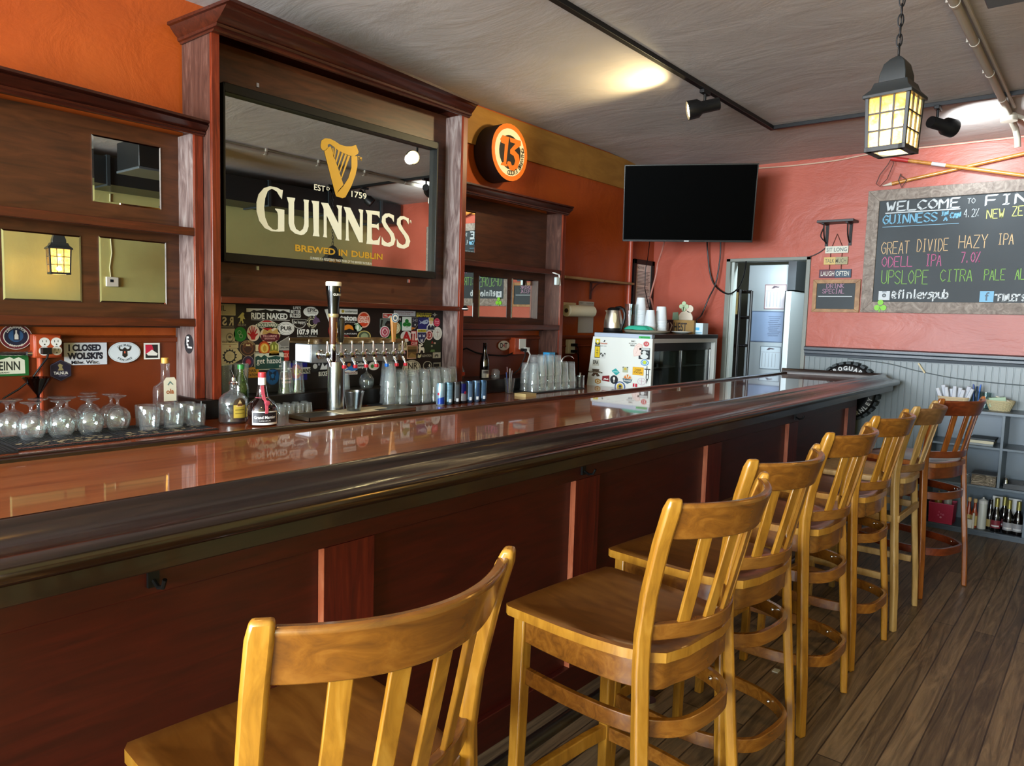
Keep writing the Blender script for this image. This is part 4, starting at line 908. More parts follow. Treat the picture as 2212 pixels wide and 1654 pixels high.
sticker('small square red and black sticker with a white shoe', (1.59,3.63,1.324), (1.667,3.63,1.245), [('r', W_), ('r', '#191b1e', .1, .08, .88, .9), ('p', '#b81c3a', [(.1, .3), (.1, .9), (.5, .9), (.6, .6)]), ('p', W_, [(.25, .24), (.15, .36), (.3, .45), (.5, .6), (.7, .45), (.86, .35), (.8, .22)])])
sticker('black oval sticker on the worn side board of the left shelves', (1.75,3.545,1.372), (1.75,3.456,1.277), [('e', '#191719'), ('t', W_, 'F', .25, .42, .5, .88, .03), ('p', W_, [(.45, .5), (.45, .36), (.85, .36), (.85, .28), (.36, .28), (.36, .5)])], ax='x')
sticker('white round sticker with three letters under the right shelves', (4.222,3.63,1.32), (4.356,3.63,1.246), [('e', '#c9c4bb'), ('t', K_, 'D', .18, .24, .42, .78, .03), ('t', '#a8243c', '4', .42, .3, .58, .72, .03), ('t', K_, 'T', .56, .24, .8, .78, .03)])
t = thing('outlet_box', 'orange-painted four-socket outlet box on the left wall', 'outlet', (1.05, 3.6, 1.25))
a, b = (1.109,3.58,1.368), (1.219,3.58,1.265)
m_obox = C('#a8421e', .4)
part(t, 'box', MB(m_obox).box((a[0], 3.585, b[2]), (b[0], 3.637, a[2])), bev=.006)
part(t, 'cover', MB(m_obox).box((a[0]+.006, 3.58, b[2]+.006), (b[0]-.006, 3.586, a[2]-.006)), bev=.003)
for i, q in enumerate(((1.149,3.578,1.334), (1.195,3.578,1.334), (1.147,3.578,1.296), (1.196,3.578,1.297))):
    mb = MB()
    layers(mb, (q[0]-.021, 3.5795, q[2]+.02), (q[0]+.021, 3.5795, q[2]-.02), 'y', [('e', '#d8d4cc', 0, 0, 1, 1), ('r', '#2a2826', .3, .5, .35, .72), ('r', '#2a2826', .62, .5, .67, .72), ('e', '#2a2826', .43, .18, .55, .34)])
    part(t, 'socket', mb)
mb = MB(m_obox).tube([(a[0]+.03, 3.61, b[2]+.001), (a[0]+.03, 3.61, .967)], .012, 10)
part(t, 'conduit', mb)
q = (1.111,3.6,1.284)
mb = MB(m_steel).cyl((q[0]-.02, 3.61, q[2]), (a[0]+.001, 3.61, q[2]), .014)
mb.tube([(.60+(q[0]-.62)*i/60, 3.612, q[2]+.03*(1-i/60)**2) for i in range(61)], [.009 if i % 2 else .0075 for i in range(61)], 8)
part(t, 'flexible_conduit', mb, label='ribbed metal conduit')
q = (1.146,3.57,1.297); e = (1.002,3.605,1.099)
mb = MB(m_black)
mb.box((q[0]-.014, 3.545, q[2]-.014), (q[0]+.02, 3.578, q[2]+.014))
pw = [(q[0]+.01, 3.55, q[2]), (q[0], 3.545, q[2]-.03), (1.129,3.59,1.219), (1.103,3.605,1.173), (1.054,3.605,1.132), e, (e[0]-.1, 3.605, .99), (e[0]-.16, 3.60, .971)]
mb.tube(pw, .0042, 8)
solo('power_cord', mb, None, 'dark plugged-in cord running down left from the orange outlet box', 'cord')
# ------------------------------------------------------------ glassware and bottles on the back counter
MZ = CZ+.008
def mat_(label, x0, x1, y0, y1, k):
    t = thing('bar_mat', label, 'bar mat', ((x0+x1)/2, (y0+y1)/2, CZ), 0, 'black rubber bar mats')
    part(t, 'base', MB(C('#0b0b0c', .6)).box((x0, y0, CZ), (x1, y1, CZ+.006)), bev=.001)
    mb = MB(C('#0b0b0c', .6))
    for i in range(int((x1-x0)/.012)):
        mb.box((x0+.006+i*.012, y0+.004, CZ+.006), (x0+.011+i*.012, y1-.004, MZ))
    part(t, 'ribs', mb)
    if k:
        mb = MB(C('#b9a67e', .6))
        r = random.Random(k)
        for i in range(k*16):
            x, y = x0+.03+r.random()*(x1-x0-.06), y0+.03+r.random()*.1
            mb.add([(x+.010*cos(a)*(1+r.random()*.4), y+.0045*sin(a), MZ+.0006) for a in [j*pi/4 for j in range(8)]], [tuple(range(8))])
        tag(part(t, 'printing', mb), kind='stuff')
        part(t, 'stripe', MB(C('#8c4a34', .6)).box((x0+.004, y0+.012, MZ), (x1-.004, y0+.018, MZ+.0006)), label='red stripe')
mat_('black rubber mat at the far left corner of the counter', .55, .872, 3.0, 3.24, 0)
mat_('black rubber mat with pale print under the stemmed glasses', .878, 1.252, 3.03, 3.352, 3)
mat_('black rubber mat under the straight tumblers', 1.258, 1.652, 3.04, 3.352, 2)

SN = [(0, .094), (.016, .092), (.03, .087), (.0455, .069), (.049, .045), (.0435, .02), (.0327, .001), (.034, 0), (.045, .019), (.0505, .045), (.047, .071), (.032, .091), (.012, .100), (.006, .106), (.0055, .124), (.012, .134), (.035, .142), (.0365, .1445), (.034, .146), (0, .146)]
sn = None
rows = [('front', [(.885, 3.30), (.982, 3.215), (1.082, 3.185), (1.150, 3.262), (1.225, 3.165)]), ('second', [(.935, 3.135), (1.035, 3.298), (1.222, 3.292)]),]
SNL = [(.830, 3.270, MZ, 'leftmost upside-down stemmed glass, cut by the left edge of the photo'),
 (.934, 3.335, MZ, 'upside-down stemmed glass below the licence plate, second row on the printed mat'),
 (.985, 3.235, MZ, 'upside-down stemmed glass in front on the printed mat, leftmost of the front row'),
 (1.088, 3.232, MZ, 'upside-down stemmed glass in the middle of the front row on the printed mat'),
 (1.195, 3.228, MZ, 'upside-down stemmed glass at the right end of the front row on the printed mat'),
 (1.042, 3.337, MZ, 'upside-down stemmed glass in the second row, below the blue cone glass'),
 (1.145, 3.334, MZ, 'upside-down stemmed glass in the second row, below the hexagon sticker'),
 (1.322, 3.275, MZ, 'upside-down stemmed glass just left of the straight tumblers'),
 (.845, 3.420, CZ, 'upside-down stemmed glass in the back row at far left, in front of the cord'),
 (.985, 3.440, CZ, 'upside-down stemmed glass in the back row, left of the blue cone glass'),
 (1.145, 3.437, CZ, 'upside-down stemmed glass in the back row, right of the blue cone glass'),
 (1.250, 3.405, CZ, 'upside-down stemmed glass in the back row, below the white bumper sticker'),
 (1.355, 3.425, CZ, 'upside-down stemmed glass in the back row, below the oval skull sticker'),
 (1.300, 3.520, CZ, 'upside-down stemmed glass against the wall, below the white bumper sticker')]
for i, (x, y, z, lb) in enumerate(SNL):
    if i == 0:
        sn = solo('snifter_glass', MB(m_glass).lathe(SN, (x, y, z), 28), None, lb, 'glass', 'upside-down stemmed glasses', ang=80)
    else:
        dup(sn, (x, y, z), None, lb)
TU = [(0, .008), (.036, .008), (.0405, .095), (.0425, .096), (.0435, .094), (.0385, .004), (.034, 0), (0, 0)]
tu = None
for x, y, lb in ((1.405, 3.165, 'front-left straight tumbler standing on the mat'), (1.510, 3.165, 'middle straight tumbler in the front row on the mat'), (1.610, 3.165, 'front-right straight tumbler at the end of the mat'),
              (1.44, 3.28, 'straight tumbler behind the front-left one on the mat'), (1.535, 3.285, 'straight tumbler behind the middle one on the mat'), (1.612, 3.265, 'straight tumbler behind the front-right one on the mat')):
    if tu is None: tu = solo('tumbler', MB(m_glass).lathe(TU, (x, y, MZ), 28), None, lb, 'glass', 'straight tumblers', ang=80)
    else: dup(tu, (x, y, MZ), None, lb)
SH = [(0, .012), (.017, .012), (.0215, .057), (.0235, .058), (.0185, .003), (.016, 0), (0, 0)]
shi = [(r, .06-z) for r, z in SH]
sh = None
for i in range(10):
    if i < 2: x, y, lb = 1.846+.010*i, 3.31-.062*i, ('shot glass by the left post, left of the bottles', 'shot glass beside the half-empty whiskey bottle')[i]
    else:
        j, r = (i-2) % 4, (i-2)//4
        x, y = 2.112+.055*j+r*.012, 3.27+.055*r
        lb = '%s upside-down fluted shot glass in the %s row, between round bottle and taps' % (('first', 'second', 'third', 'fourth')[j], ('front', 'back')[r])
    if sh is None: sh = solo('shot_glass', MB(m_glassr).lathe(shi, (x, y, CZ), 16), None, lb, 'glass', 'shot glasses', ang=70)
    else: dup(sh, (x, y, CZ), None, lb)
# cobalt cone glass hanging shape behind the stemmed glasses
mb = MB(m_blueg).lathe([(0, .150), (.056, .222), (.057, .222), (.006, .146), (.004, .006), (.03, .002), (.03, 0), (0, 0)], (1.102, 3.525, CZ), 28)
solo('cocktail_glass', mb, None, 'dark blue cone-shaped cocktail glass on the counter under the outlet box', 'glass', ang=60)
# square clear bottle with a cream label
t = thing('liquor_bottle', 'clear flat-shouldered bottle with cream label, standing behind the straight tumblers', 'bottle', (1.585, 3.40, CZ))
pr = [(-.050, -.03), (.050, -.03), (.050, .03), (-.050, .03)]
mb = MB(m_glass)
L = [(0, .97), (.006, 1), (.105, 1), (.118, .93), (.126, .6), (.134, .34), (.185, .30), (.19, .34), (.196, .34), (.196, .25)]
def sup(k, n=24):
    return [(abs(cos(a))**.45*math.copysign(1, cos(a))*.052*k, abs(sin(a))**.45*math.copysign(1, sin(a))*(.031*k if k > .5 else .052*k), 0) for a in [2*pi*i/n for i in range(n)]]
mb.loft([(1.585, 3.40, CZ+z*1.42) for z, k in L], [sup(k) for z, k in L])
part(t, 'body', mb, ang=60)
mb = MB(C('#b98a3a', .5)).lathe([(0, .275), (.016, .275), (.0165, .300), (.014, .302), (0, .302)], (1.585, 3.40, CZ), 16)
part(t, 'cork', mb, label='golden cork')
mb = MB()
layers(mb, (1.562,3.368,1.177), (1.621,3.368,1.067), 'y', [('p', '#d8d0b8', [(0, 0), (0, .85), (.2, 1), (.85, 1), (1, .85), (1, 0)]), ('t', '#a0582c', 'ola', .2, .3, .8, .52, .03), ('p', '#5c7a74', [(.3, .7), (.5, .85), (.75, .7), (.7, .68), (.5, .78), (.35, .66)])])
part(t, 'label', mb)
# square-shouldered whiskey bottle with a pourer
t = thing('whiskey_bottle', 'rounded clear whiskey bottle a quarter full, with chrome pourer and gold label', 'bottle', (1.812, 3.20, CZ))
B0 = [(0, .0), (.058, 0), (.066, .01), (.067, .09), (.064, .115), (.045, .138), (.020, .150), (.0155, .158), (.0155, .176), (.018, .178), (.018, .183), (.013, .184), (.013, .158), (.043, .134), (.061, .112), (.064, .09), (.063, .012), (0, .006)]
part(t, 'body', MB(m_glass).lathe(B0, (1.812, 3.20, CZ), 32), ang=60)
part(t, 'liquor', MB(C('#2a0d04', .05, coat=1)).lathe([(0, .008), (.061, .012), (.0625, .046), (0, .046)], (1.812, 3.20, CZ), 32), ang=60)
mb = MB(m_chrome).lathe([(0, .18), (.019, .182), (.021, .19), (.018, .196), (.010, .2), (.009, .214), (0, .214)], (1.812, 3.20, CZ), 16)
mb.tube([(1.812, 3.20, CZ+.21), (1.809, 3.20, CZ+.225), (1.797, 3.20, CZ+.252)], [.005, .0045, .004], 8)
part(t, 'pourer', mb)
mb = MB()
cx = 1.812
def curved(mb, mat, cx, cy, r, z0, z1, a0, a1, shape=None, n=12):
    vs = []
    for i in range(n+1):
        a = radians(a0+(a1-a0)*i/n); u = i/n
        lo, hi = shape(u) if shape else (0, 1)
        for q in (lo, hi): vs.append((cx+r*cos(a), cy+r*sin(a), z0+(z1-z0)*q))
    mb.use(mat).add(vs, [(2*i, 2*i+2, 2*i+3, 2*i+1) for i in range(n)])
arch = lambda u: (.0, .62+.38*sqrt(max(0, 1-(2*u-1)**2)))
curved(mb, C('#3a2a18', .5), cx, 3.20, .0685, CZ+.026, CZ+.124, -122, -68, arch)
curved(mb, C('#b39a3a', .45), cx, 3.20, .0690, CZ+.030, CZ+.090, -119, -71)
curved(mb, C('#c9ac74', .45), cx, 3.20, .0694, CZ+.082, CZ+.116, -110, -80, lambda u: (0, 1-abs(2*u-1)))
curved(mb, C('#5e3a18', .45), cx, 3.20, .0698, CZ+.086, CZ+.098, -105, -85)
curved(mb, C('#6e5a1c', .45), cx, 3.20, .0694, CZ+.066, CZ+.070, -113, -77)
curved(mb, C('#6e5a1c', .45), cx, 3.20, .0694, CZ+.050, CZ+.053, -113, -77)
part(t, 'label', mb)
# round brown liqueur bottle with red ribbon
gx, gy = 1.878, 3.062
t = thing('liqueur_bottle', 'round dark brown liqueur bottle with red cap, ribbon and black label', 'bottle', (gx, gy, CZ))
B1 = [(0, 0), (.062, 0), (.071, .008), (.072, .06), (.069, .085), (.055, .108), (.036, .122), (.026, .135), (.023, .16), (.019, .185), (.0165, .19), (0, .19)]
part(t, 'body', MB(m_brown).lathe(B1, (gx, gy, CZ), 32), ang=60)
part(t, 'neck_label', MB(m_white).lathe([(.0172, .186), (.0178, .19), (.0178, .222), (0, .222)], (gx, gy, CZ), 20), label='white paper neck band')
part(t, 'cap', MB(C('#c23a40', .4)).lathe([(.0175, .222), (.018, .224), (.018, .244), (.016, .247), (0, .247)], (gx, gy, CZ), 20), label='red cap')
mb = MB()
curved(mb, C('#dcdad4', .5), gx, gy, .0727, CZ+.008, CZ+.070, -158, -58)
curved(mb, C('#1a1216', .5), gx, gy, .0731, CZ+.018, CZ+.065, -155, -61)
cyl_txt = lambda txt, z0, z1, a0, a1, r, c: None
def wrap(mb, mat, txt, cx, cy, r, z0, z1, a0, a1, bold=.01):
    vs, fs, _ = glyphs(txt, bold)
    mb.use(mat).add([(cx+r*cos(radians(a0+(a1-a0)*u)), cy+r*sin(radians(a0+(a1-a0)*u)), z0+(z1-z0)*v) for u, v in vs], fs)
wrap(mb, m_white, 'Grand Marnier', gx, gy, .0736, CZ+.036, CZ+.050, -150, -70, .02)
wrap(mb, m_white, 'LIQUEUR', gx, gy, .0736, CZ+.024, CZ+.029, -130, -90)
part(t, 'label', mb)
m_rib = C('#d0586a', .4)
mb = MB(m_rib)
mb.loft([(gx-.012, gy-.0195, CZ+.186), (gx-.012, gy-.027, CZ+.150), (gx-.014, gy-.040, CZ+.122)], [[(-.008, 0, 0), (.008, 0, 0), (.008, -.002, 0), (-.008, -.002, 0)]]*3)
mb.tube([(gx+.029*cos(a), gy+.029*sin(a), CZ+.128) for a in [2*pi*i/24 for i in range(24)]], .0024, 6, True)
mb.loft([(gx-.012, gy-.042, CZ+.122), (gx-.016, gy-.062, CZ+.100), (gx-.020, gy-.071, CZ+.080), (gx-.024, gy-.0745, CZ+.062)], [[(-.007, 0, 0), (.008, 0, 0), (.008, -.002, 0), (-.007, -.002, 0)]]*4)
mb.lathe([(0, 0), (.013, .001), (.013, .004), (0, .006)], (gx-.013, gy-.064, CZ+.108), 14, Matrix.Rotation(radians(100), 3, 'X'))
part(t, 'ribbon', mb, label='red ribbon with a wax seal')
# tall glasses behind the bottles
tgp = [(0, .012), (.028, .012), (.036, .165), (.0385, .166), (.031, .004), (.027, 0), (0, 0)]
tg = None
for x, y, z, lb in ((1.888, 3.42, 1.06, 'tall ribbed glass on the ledge behind the whiskey bottle'), (1.985, 3.43, 1.06, 'tall ribbed glass on the ledge right of the green-topped bottle')):
    if tg is None: tg = solo('tall_glass', MB(m_glassr).lathe(tgp, (x, y, z), 20), None, lb, 'glass', 'tall glasses on the ledge', ang=60)
    else: dup(tg, (x, y, z), None, lb)
t = thing('green_bottle', 'pale green bottle with dark green cap behind the whiskey bottle', 'bottle', (1.918, 3.36, CZ))
part(t, 'body', MB(glass('green_bottle_glass', '#c0d49a', 1.5, 1.2)).lathe([(0, 0), (.036, 0), (.038, .01), (.038, .14), (.03, .19), (.016, .22), (.015, .245), (0, .245)], (1.918, 3.315, CZ), 24), ang=60)
part(t, 'cap', MB(C('#1f6a26', .4)).lathe([(.0165, .243), (.017, .265), (0, .267)], (1.918, 3.315, CZ), 20), label='green cap')
fl = [(r, .178-z) for r, z in tgp]
for x, y, lb in ((2.245, 3.43, 'left of two tall upside-down flared glasses left of the tap column'), (2.325, 3.44, 'right of two tall upside-down flared glasses left of the tap column')):
    solo('tall_glass', MB(m_glass).lathe([(0, .16), (.020, .16), (.038, .001), (.041, 0), (.025, .172), (0, .176)], (x, y, 1.06), 22), None, lb, 'glass', 'tall glasses on the ledge', ang=60)
solo('textured_glass', MB(m_glassr).lathe([(0, .082), (.026, .082), (.033, .001), (.036, 0), (.0295, .09), (0, .092)], (2.63, 3.43, 1.06), 14), None, 'upside-down textured glass behind the plastic cup', 'glass', ang=20)
solo('wine_glass', MB(m_glass).lathe([(0, .079), (.03, .072), (.044, .05), (.042, .02), (.034, .001), (.0355, 0), (.0435, .02), (.0455, .05), (.031, .075), (.008, .086), (.0045, .1), (.0055, .165), (.012, .178), (0, .18)], (2.795, 3.43, 1.06), 26), None, 'upside-down wine glass right of the tap column, stem in the air', 'glass', ang=80)

# pint glasses stacked upside down
PI = [(0, .134), (.027, .134), (.0415, .001), (.0435, 0), (.0305, .146), (.029, .148), (0, .148)]
pp = None
DX = .0905
ordn = ('first', 'second', 'third', 'fourth', 'fifth', 'sixth', 'seventh', 'eighth')
def stack(x, y, n, where, grp, tall=.05):
    global pp
    for k in range(n):
        lb = 'pint glass, %s of the %s' % (('bottom', 'top')[k] if n == 2 else ('bottom', 'middle', 'top')[k], where)
        loc = (x, y, CZ+.008+k*tall)
        if pp is None: pp = solo('pint_glass', MB(m_pint).lathe(PI, loc, 22), None, lb, 'glass', grp, ang=70)
        else: dup(pp, loc, None, lb, grp)
solo('bar_mat', MB(C('#0d0c0c', .6)).box((2.74, 3.17, CZ), (3.52, 3.357, CZ+.006)), None, 'black mat under the big cluster of pint glasses', 'bar mat', 'black rubber bar mats')
for r, (x0, y, n) in enumerate(((2.80, 3.225, 6), (2.85, 3.308, 7))):
    for i in range(n):
        stack(x0+DX*i, y, 3 if (r == 0 and i == 0) or (r == 1 and i == 0) else 2, '%s stack right of the taps, %s row' % (ordn[i], ('front', 'back')[r]), 'pint glasses right of the taps', .052)
solo('bar_mat', MB(C('#0d0c0c', .6)).box((4.02, 3.15, CZ), (4.72, 3.357, CZ+.006)), None, 'black mat under the right-hand cluster of pint glasses', 'bar mat', 'black rubber bar mats')
for r, (x0, y, n) in enumerate(((4.14, 3.215, 6), (4.16, 3.303, 6))):
    for i in range(n):
        stack(x0+.0915*i, y, 3 if 1 <= i <= 3 and (r or i) else 2, '%s stack of the right cluster, %s row' % (ordn[i], ('front', 'back')[r]), 'pint glasses under the right shelves', .055)
# slim cans
def can(name, label, a, b, k, x, y):
    t = thing(name, label, 'can', (x, y, CZ), 0, 'slim drink cans in a row')
    P = lambda n, mb, **q: part(t, n, mb, ang=50, **q)
    P('body', MB(C(a, .3, .6)).lathe([(0, .002), (.020, 0), (.0265, .008), (.0265, .122), (.0225, .131), (.0225, .1335), (0, .1325)], (x, y, CZ), 24))
    mb = MB()
    if k == 1:
        curved(mb, C('#1d3f96', .35, .4), x, y, .0268, CZ+.01, CZ+.055, -175, -75, lambda u: (0, .72+.28*u))
        curved(mb, C('#a3253a', .35, .4), x, y, .0270, CZ+.062, CZ+.078, -178, -150)
    elif k == 2:
        curved(mb, C('#171a5e', .3, .4), x, y, .0268, CZ+.064, CZ+.122, -200, -20)
        curved(mb, C('#a02a44', .35, .3), x, y, .0270, CZ+.056, CZ+.078, -110, -70, lambda u: (.2*u, 1-.3*abs(2*u-1)))
        curved(mb, C('#8f9299', .3, .5), x, y, .0268, CZ+.016, CZ+.062, -200, -20)
    else:
        curved(mb, C(b, .35, .4), x, y, .0268, CZ+.02, CZ+.12, -170 if k == 3 else -120, -70 if k == 3 else -30)
        for i in range(7): curved(mb, C('#3e5468', .4), x, y, .0270, CZ+.05+i*.009, CZ+.0512+i*.009, -165, -75)
        curved(mb, C('#cfd6da', .5), x, y, .0270, CZ+.016, CZ+.036, -130, -95)
    P('print', mb)
for i, (x, k, a, b, lb) in enumerate(((3.075, 1, '#9fc0d0', '#1d3f96', 'slim silver and blue can, leftmost of the row'), (3.142, 3, '#4f7488', '#6f93a6', 'pale blue-green slim can, second in the row'), (3.205, 3, '#3a3c3e', '#54585a', 'dark grey slim can squeezed third in the row'), (3.262, 2, '#26282e', '#171a5e', 'dark navy slim can with red mark, middle of the row'), (3.322, 3, '#3d5a7e', '#57728f', 'steel-blue slim can, third from the right'), (3.385, 4, '#5a7694', '#2c4a78', 'two-tone blue slim can, second from the right'), (3.448, 3, '#33506e', '#42607e', 'slate-blue slim can at the right end of the row'))):
    can('drink_can', lb, a, b, k, x, 3.085)
# right of the cans
q = (3.71,3.5,1.232)
t = thing('cruet', 'clear glass cruet with an orange mark under the right shelves', 'cruet', (3.66, 3.50, 1.06))
part(t, 'body', MB(m_glass).lathe([(0, .002), (.034, 0), (.045, .03), (.04, .07), (.02, .11), (.012, .14), (.016, .165), (.013, .166), (.01, .14), (.018, .11), (.038, .07), (0, .008)], (3.66, 3.5, 1.06), 24), ang=70)
mb = MB(); curved(mb, C('#c2452a', .5), 3.66, 3.5, .0445, 1.09, 1.115, -150, -60)
part(t, 'mark', mb, label='orange mark')
t = thing('beer_bottle', 'tall dark beer bottle with white label on the ledge', 'bottle', (3.87, 3.45, 1.06))
part(t, 'body', MB(C('#0a0605', .06, coat=1)).lathe([(0, 0), (.032, 0), (.034, .006), (.034, .115), (.028, .15), (.015, .185), (.0135, .245), (.015, .247), (.015, .255), (0, .255)], (3.87, 3.45, 1.06), 24), ang=60)
mb = MB(); curved(mb, C('#8f8a80', .5), 3.87, 3.45, .0344, 1.068, 1.125, -170, -60); curved(mb, C('#3c3836', .5), 3.87, 3.45, .0347, 1.10, 1.12, -150, -80); curved(mb, C('#d8ceb4', .5), 3.87, 3.45, .0347, 1.072, 1.095, -110, -64)
part(t, 'label', mb)
solo('power_cord', MB(m_black).tube([(3.75, 3.60, 1.06), (3.755, 3.60, 1.18), (3.785, 3.60, 1.255), (3.84, 3.60, 1.27), (3.95, 3.605, 1.235), (4.1, 3.61, 1.215), (4.3, 3.61, 1.205), (4.36, 3.60, 1.225)], .006, 7), None, 'thick dark cord looping behind the beer bottle', 'cord')
t = thing('flared_glass', 'clear flared glass holding pens and straws, left of the right pint cluster', 'glass', (3.95, 3.28, CZ))
part(t, 'body', MB(m_glass).lathe([(0, .006), (.026, .006), (.036, .108), (.038, .109), (.029, .002), (0, 0)], (3.95, 3.28, CZ), 22), ang=60)
for i, (c, dx, dy) in enumerate((('#2c3c6a', -.022, .01), ('#3a2a24', .012, -.008), ('#8a8580', .02, .016), ('#5c2a20', -.004, .02))):
    solo('pen', MB(C(c, .4)).cyl((3.95+dx*.4, 3.28+dy*.4, CZ+.008), (3.95+dx*1.15, 3.28+dy*1.15, CZ+.15+.012*i), .0045, n=8), None, ('dark blue pen', 'dark brown pen', 'grey pen', 'dark red pen')[i]+' standing in the flared glass on the counter', 'pen', 'pens in the flared glass')
solo('soap_jar', MB(m_glassr).lathe([(0, .004), (.03, 0), (.032, .01), (.032, .05), (.02, .065), (0, .068)], (3.99, 3.45, 1.06), 20), None, 'small pale jar on the ledge right of the beer bottle', 'jar', ang=60)
mb = MB(C('#b8a06a', .7))
for i in range(5): mb.box((3.86+.002*(i % 2), 3.06, CZ+i*.004), (3.98-.003*(i % 3), 3.16, CZ+i*.004+.0036))
solo('napkin_stack', mb, None, 'small stack of tan napkins in front of the right pint cluster', 'napkins')
mb = MB(C('#2f8fc4', .5)).box((4.58, 3.41, 1.06), (4.66, 3.47, 1.235))
solo('blue_box', mb, None, 'bright blue box on the ledge behind the right pint cluster', 'box', bev=.002)
q = (4.851,3.45,1.155)
mb = MB(m_chrome).tube([(4.735, 3.40, 1.06), (4.735, 3.40, 1.16)]+[(4.735+.045*(1-cos(a)), 3.40-.03*(1-cos(a)), 1.16+.045*sin(a)) for a in [pi*i/12 for i in range(1, 11)]], .007, 10)
mb.cyl((4.735, 3.40, 1.06), (4.735, 3.40, 1.085), .018, n=16)
solo('tap_spout', mb, None, 'small curved chrome spout right of the pint cluster', 'faucet')
t = thing('glass_jar', 'small lidded glass jar right of the right pint cluster', 'jar', (4.78, 3.25, CZ))
part(t, 'body', MB(m_glass).lathe([(0, .004), (.034, .004), (.034, .085), (.036, .086), (.037, 0), (0, 0)], (4.78, 3.25, CZ), 20), ang=60)
part(t, 'lid', MB(m_steel).lathe([(0, .086), (.038, .086), (.038, .096), (.006, .1), (.009, .115), (0, .12)], (4.78, 3.25, CZ), 20), ang=60)
# left low side: outlet with white plugs on the wall under the right shelves
t = thing('outlet_box', 'orange-brown outlet box with two white plugs under the right shelves', 'outlet', (4.43, 3.6, 1.25))
part(t, 'box', MB(m_obox).box((4.36, 3.575, 1.215), (4.50, 3.637, 1.345)), bev=.004)
part(t, 'cover', MB(C('#d8d6d0', .5)).box((4.405, 3.568, 1.255), (4.485, 3.576, 1.335)), bev=.002)
part(t, 'plug', MB(m_black).box((4.42, 3.53, 1.24), (4.45, 3.569, 1.262)).tube([(4.435, 3.535, 1.25), (4.43, 3.53, 1.2), (4.40, 3.56, 1.1), (4.38, 3.6, 1.062)], .005, 7), label='black plug and cord')
part(t, 'plug', MB(C('#d8d6d0', .5)).box((4.456, 3.53, 1.235), (4.484, 3.569, 1.27)).tube([(4.47, 3.535, 1.25), (4.48, 3.52, 1.215), (4.485, 3.55, 1.14), (4.47, 3.59, 1.062)], .006, 7), label='white plug and cord')
# ------------------------------------------------------------ draught beer tower
t = thing('tap_tower', 'stainless T-shaped beer tap tower with eight taps and tall pint-shaped handle', 'beer taps', (2.43, 3.2, CZ))
part(t, 'column', MB(m_steel).lathe([(0, 0), (.062, 0), (.064, .004), (.064, .010), (.0465, .012), (.0465, .275), (0, .275)], (2.42, 3.225, CZ), 32), ang=50)
part(t, 'beam', MB(m_steelb).box((2.212, 3.155, 1.238), (2.80, 3.29, 1.335)), bev=.004)
part(t, 'beam_end', MB(C('#dfe3e6', .3, .2)).box((2.206, 3.16, 1.242), (2.213, 3.285, 1.331)), bev=.003, label='white square end plate')
mb = MB(C('#a8967a', .25, 1)).box((2.185, 3.14, 1.336), (2.83, 3.305, 1.343)).box((2.185, 3.135, 1.343), (2.83, 3.14, 1.362)).box((2.185, 3.305, 1.343), (2.83, 3.31, 1.362))
part(t, 'top_tray', mb, bev=.0015)
fa = [('r', 0)]
xs = [2.262, 2.347, 2.418, 2.49, 2.560, 2.632, 2.703, 2.768]
for i, x in enumerate(xs):
    mb = MB(m_chrome)
    mb.lathe([(0, 0), (.024, 0), (.024, .006), (.016, .010), (.011, .02), (.0105, .06), (.015, .064), (.015, .078), (0, .080)], (x, 3.155, 1.282), 18, Matrix.Rotation(radians(90), 3, 'X'))
    y = 3.088
    mb.lathe([(0, -.018), (.009, -.018), (.013, -.006), (.013, .014), (.008, .02), (.007, .045), (.0045, .05), (.004, .068), (0, .07)], (x, y, 1.282), 14)
    mb.tube([(x, y, 1.27), (x, y-.010, 1.252), (x, y-.024, 1.238), (x, y-.028, 1.224)], [.008, .0075, .007, .0065], 10)
    f = part(t, 'faucet', mb, ang=50)
    if i:
        c = '#1f63b8' if i == 5 else '#b01e2a'
        part(f, 'nozzle_cap', MB(C(c, .4)).box((x-.009, y-.037, 1.212), (x+.009, y-.019, 1.230)), bev=.003, label='blue nozzle cap' if i == 5 else 'red nozzle cap')
# the stout tap: brown handle topped by a black and cream pint
hx, hy = 2.288, 3.075
h = part(t, 'stout_handle', MB(C('#4a2414', .3, coat=.5)).lathe([(0, 1.335), (.016, 1.335), (.0175, 1.345), (.0215, 1.45), (.022, 1.475), (0, 1.476)], (hx, hy, 0), 24), ang=50)
part(h, 'chrome_sleeve', MB(m_chrome).lathe([(0, 1.245), (.012, 1.245), (.017, 1.255), (.017, 1.337), (0, 1.338)], (hx, hy, 0), 20), ang=50)
part(h, 'collar', MB(C('#c2b07c', .3, .6)).lathe([(0, 1.474), (.024, 1.474), (.0265, 1.482), (.0255, 1.492), (0, 1.494)], (hx, hy, 0), 24), ang=50, label='pale gold collar')
part(h, 'pint', MB(C('#050505', .2, coat=.3)).lathe([(0, 1.492), (.0255, 1.492), (.0265, 1.51), (.0305, 1.56), (.036, 1.60), (.0375, 1.618), (.0375, 1.632), (0, 1.633)], (hx, hy, 0), 28), ang=60, label='black stout pint')
part(h, 'pint_head', MB(C('#ece4cc', .4)).lathe([(.0375, 1.631), (.039, 1.634), (.0394, 1.648), (.037, 1.653), (0, 1.654)], (hx, hy, 0), 28), ang=60, label='cream foam head')
mb = MB()
wrap(mb, m_cream, 'GUINNESS', hx, hy, .0368, 1.582, 1.594, -128, -20, .02)
for z0, z1, a0, a1 in ((1.604, 1.624, -84, -66), (1.60, 1.606, -80, -70)):
    curved(mb, m_gold, hx, hy, .0384, z0, z1, a0, a1, lambda u: (.5*u, 1-.25*u))
part(h, 'pint_print', mb)
mb = MB()
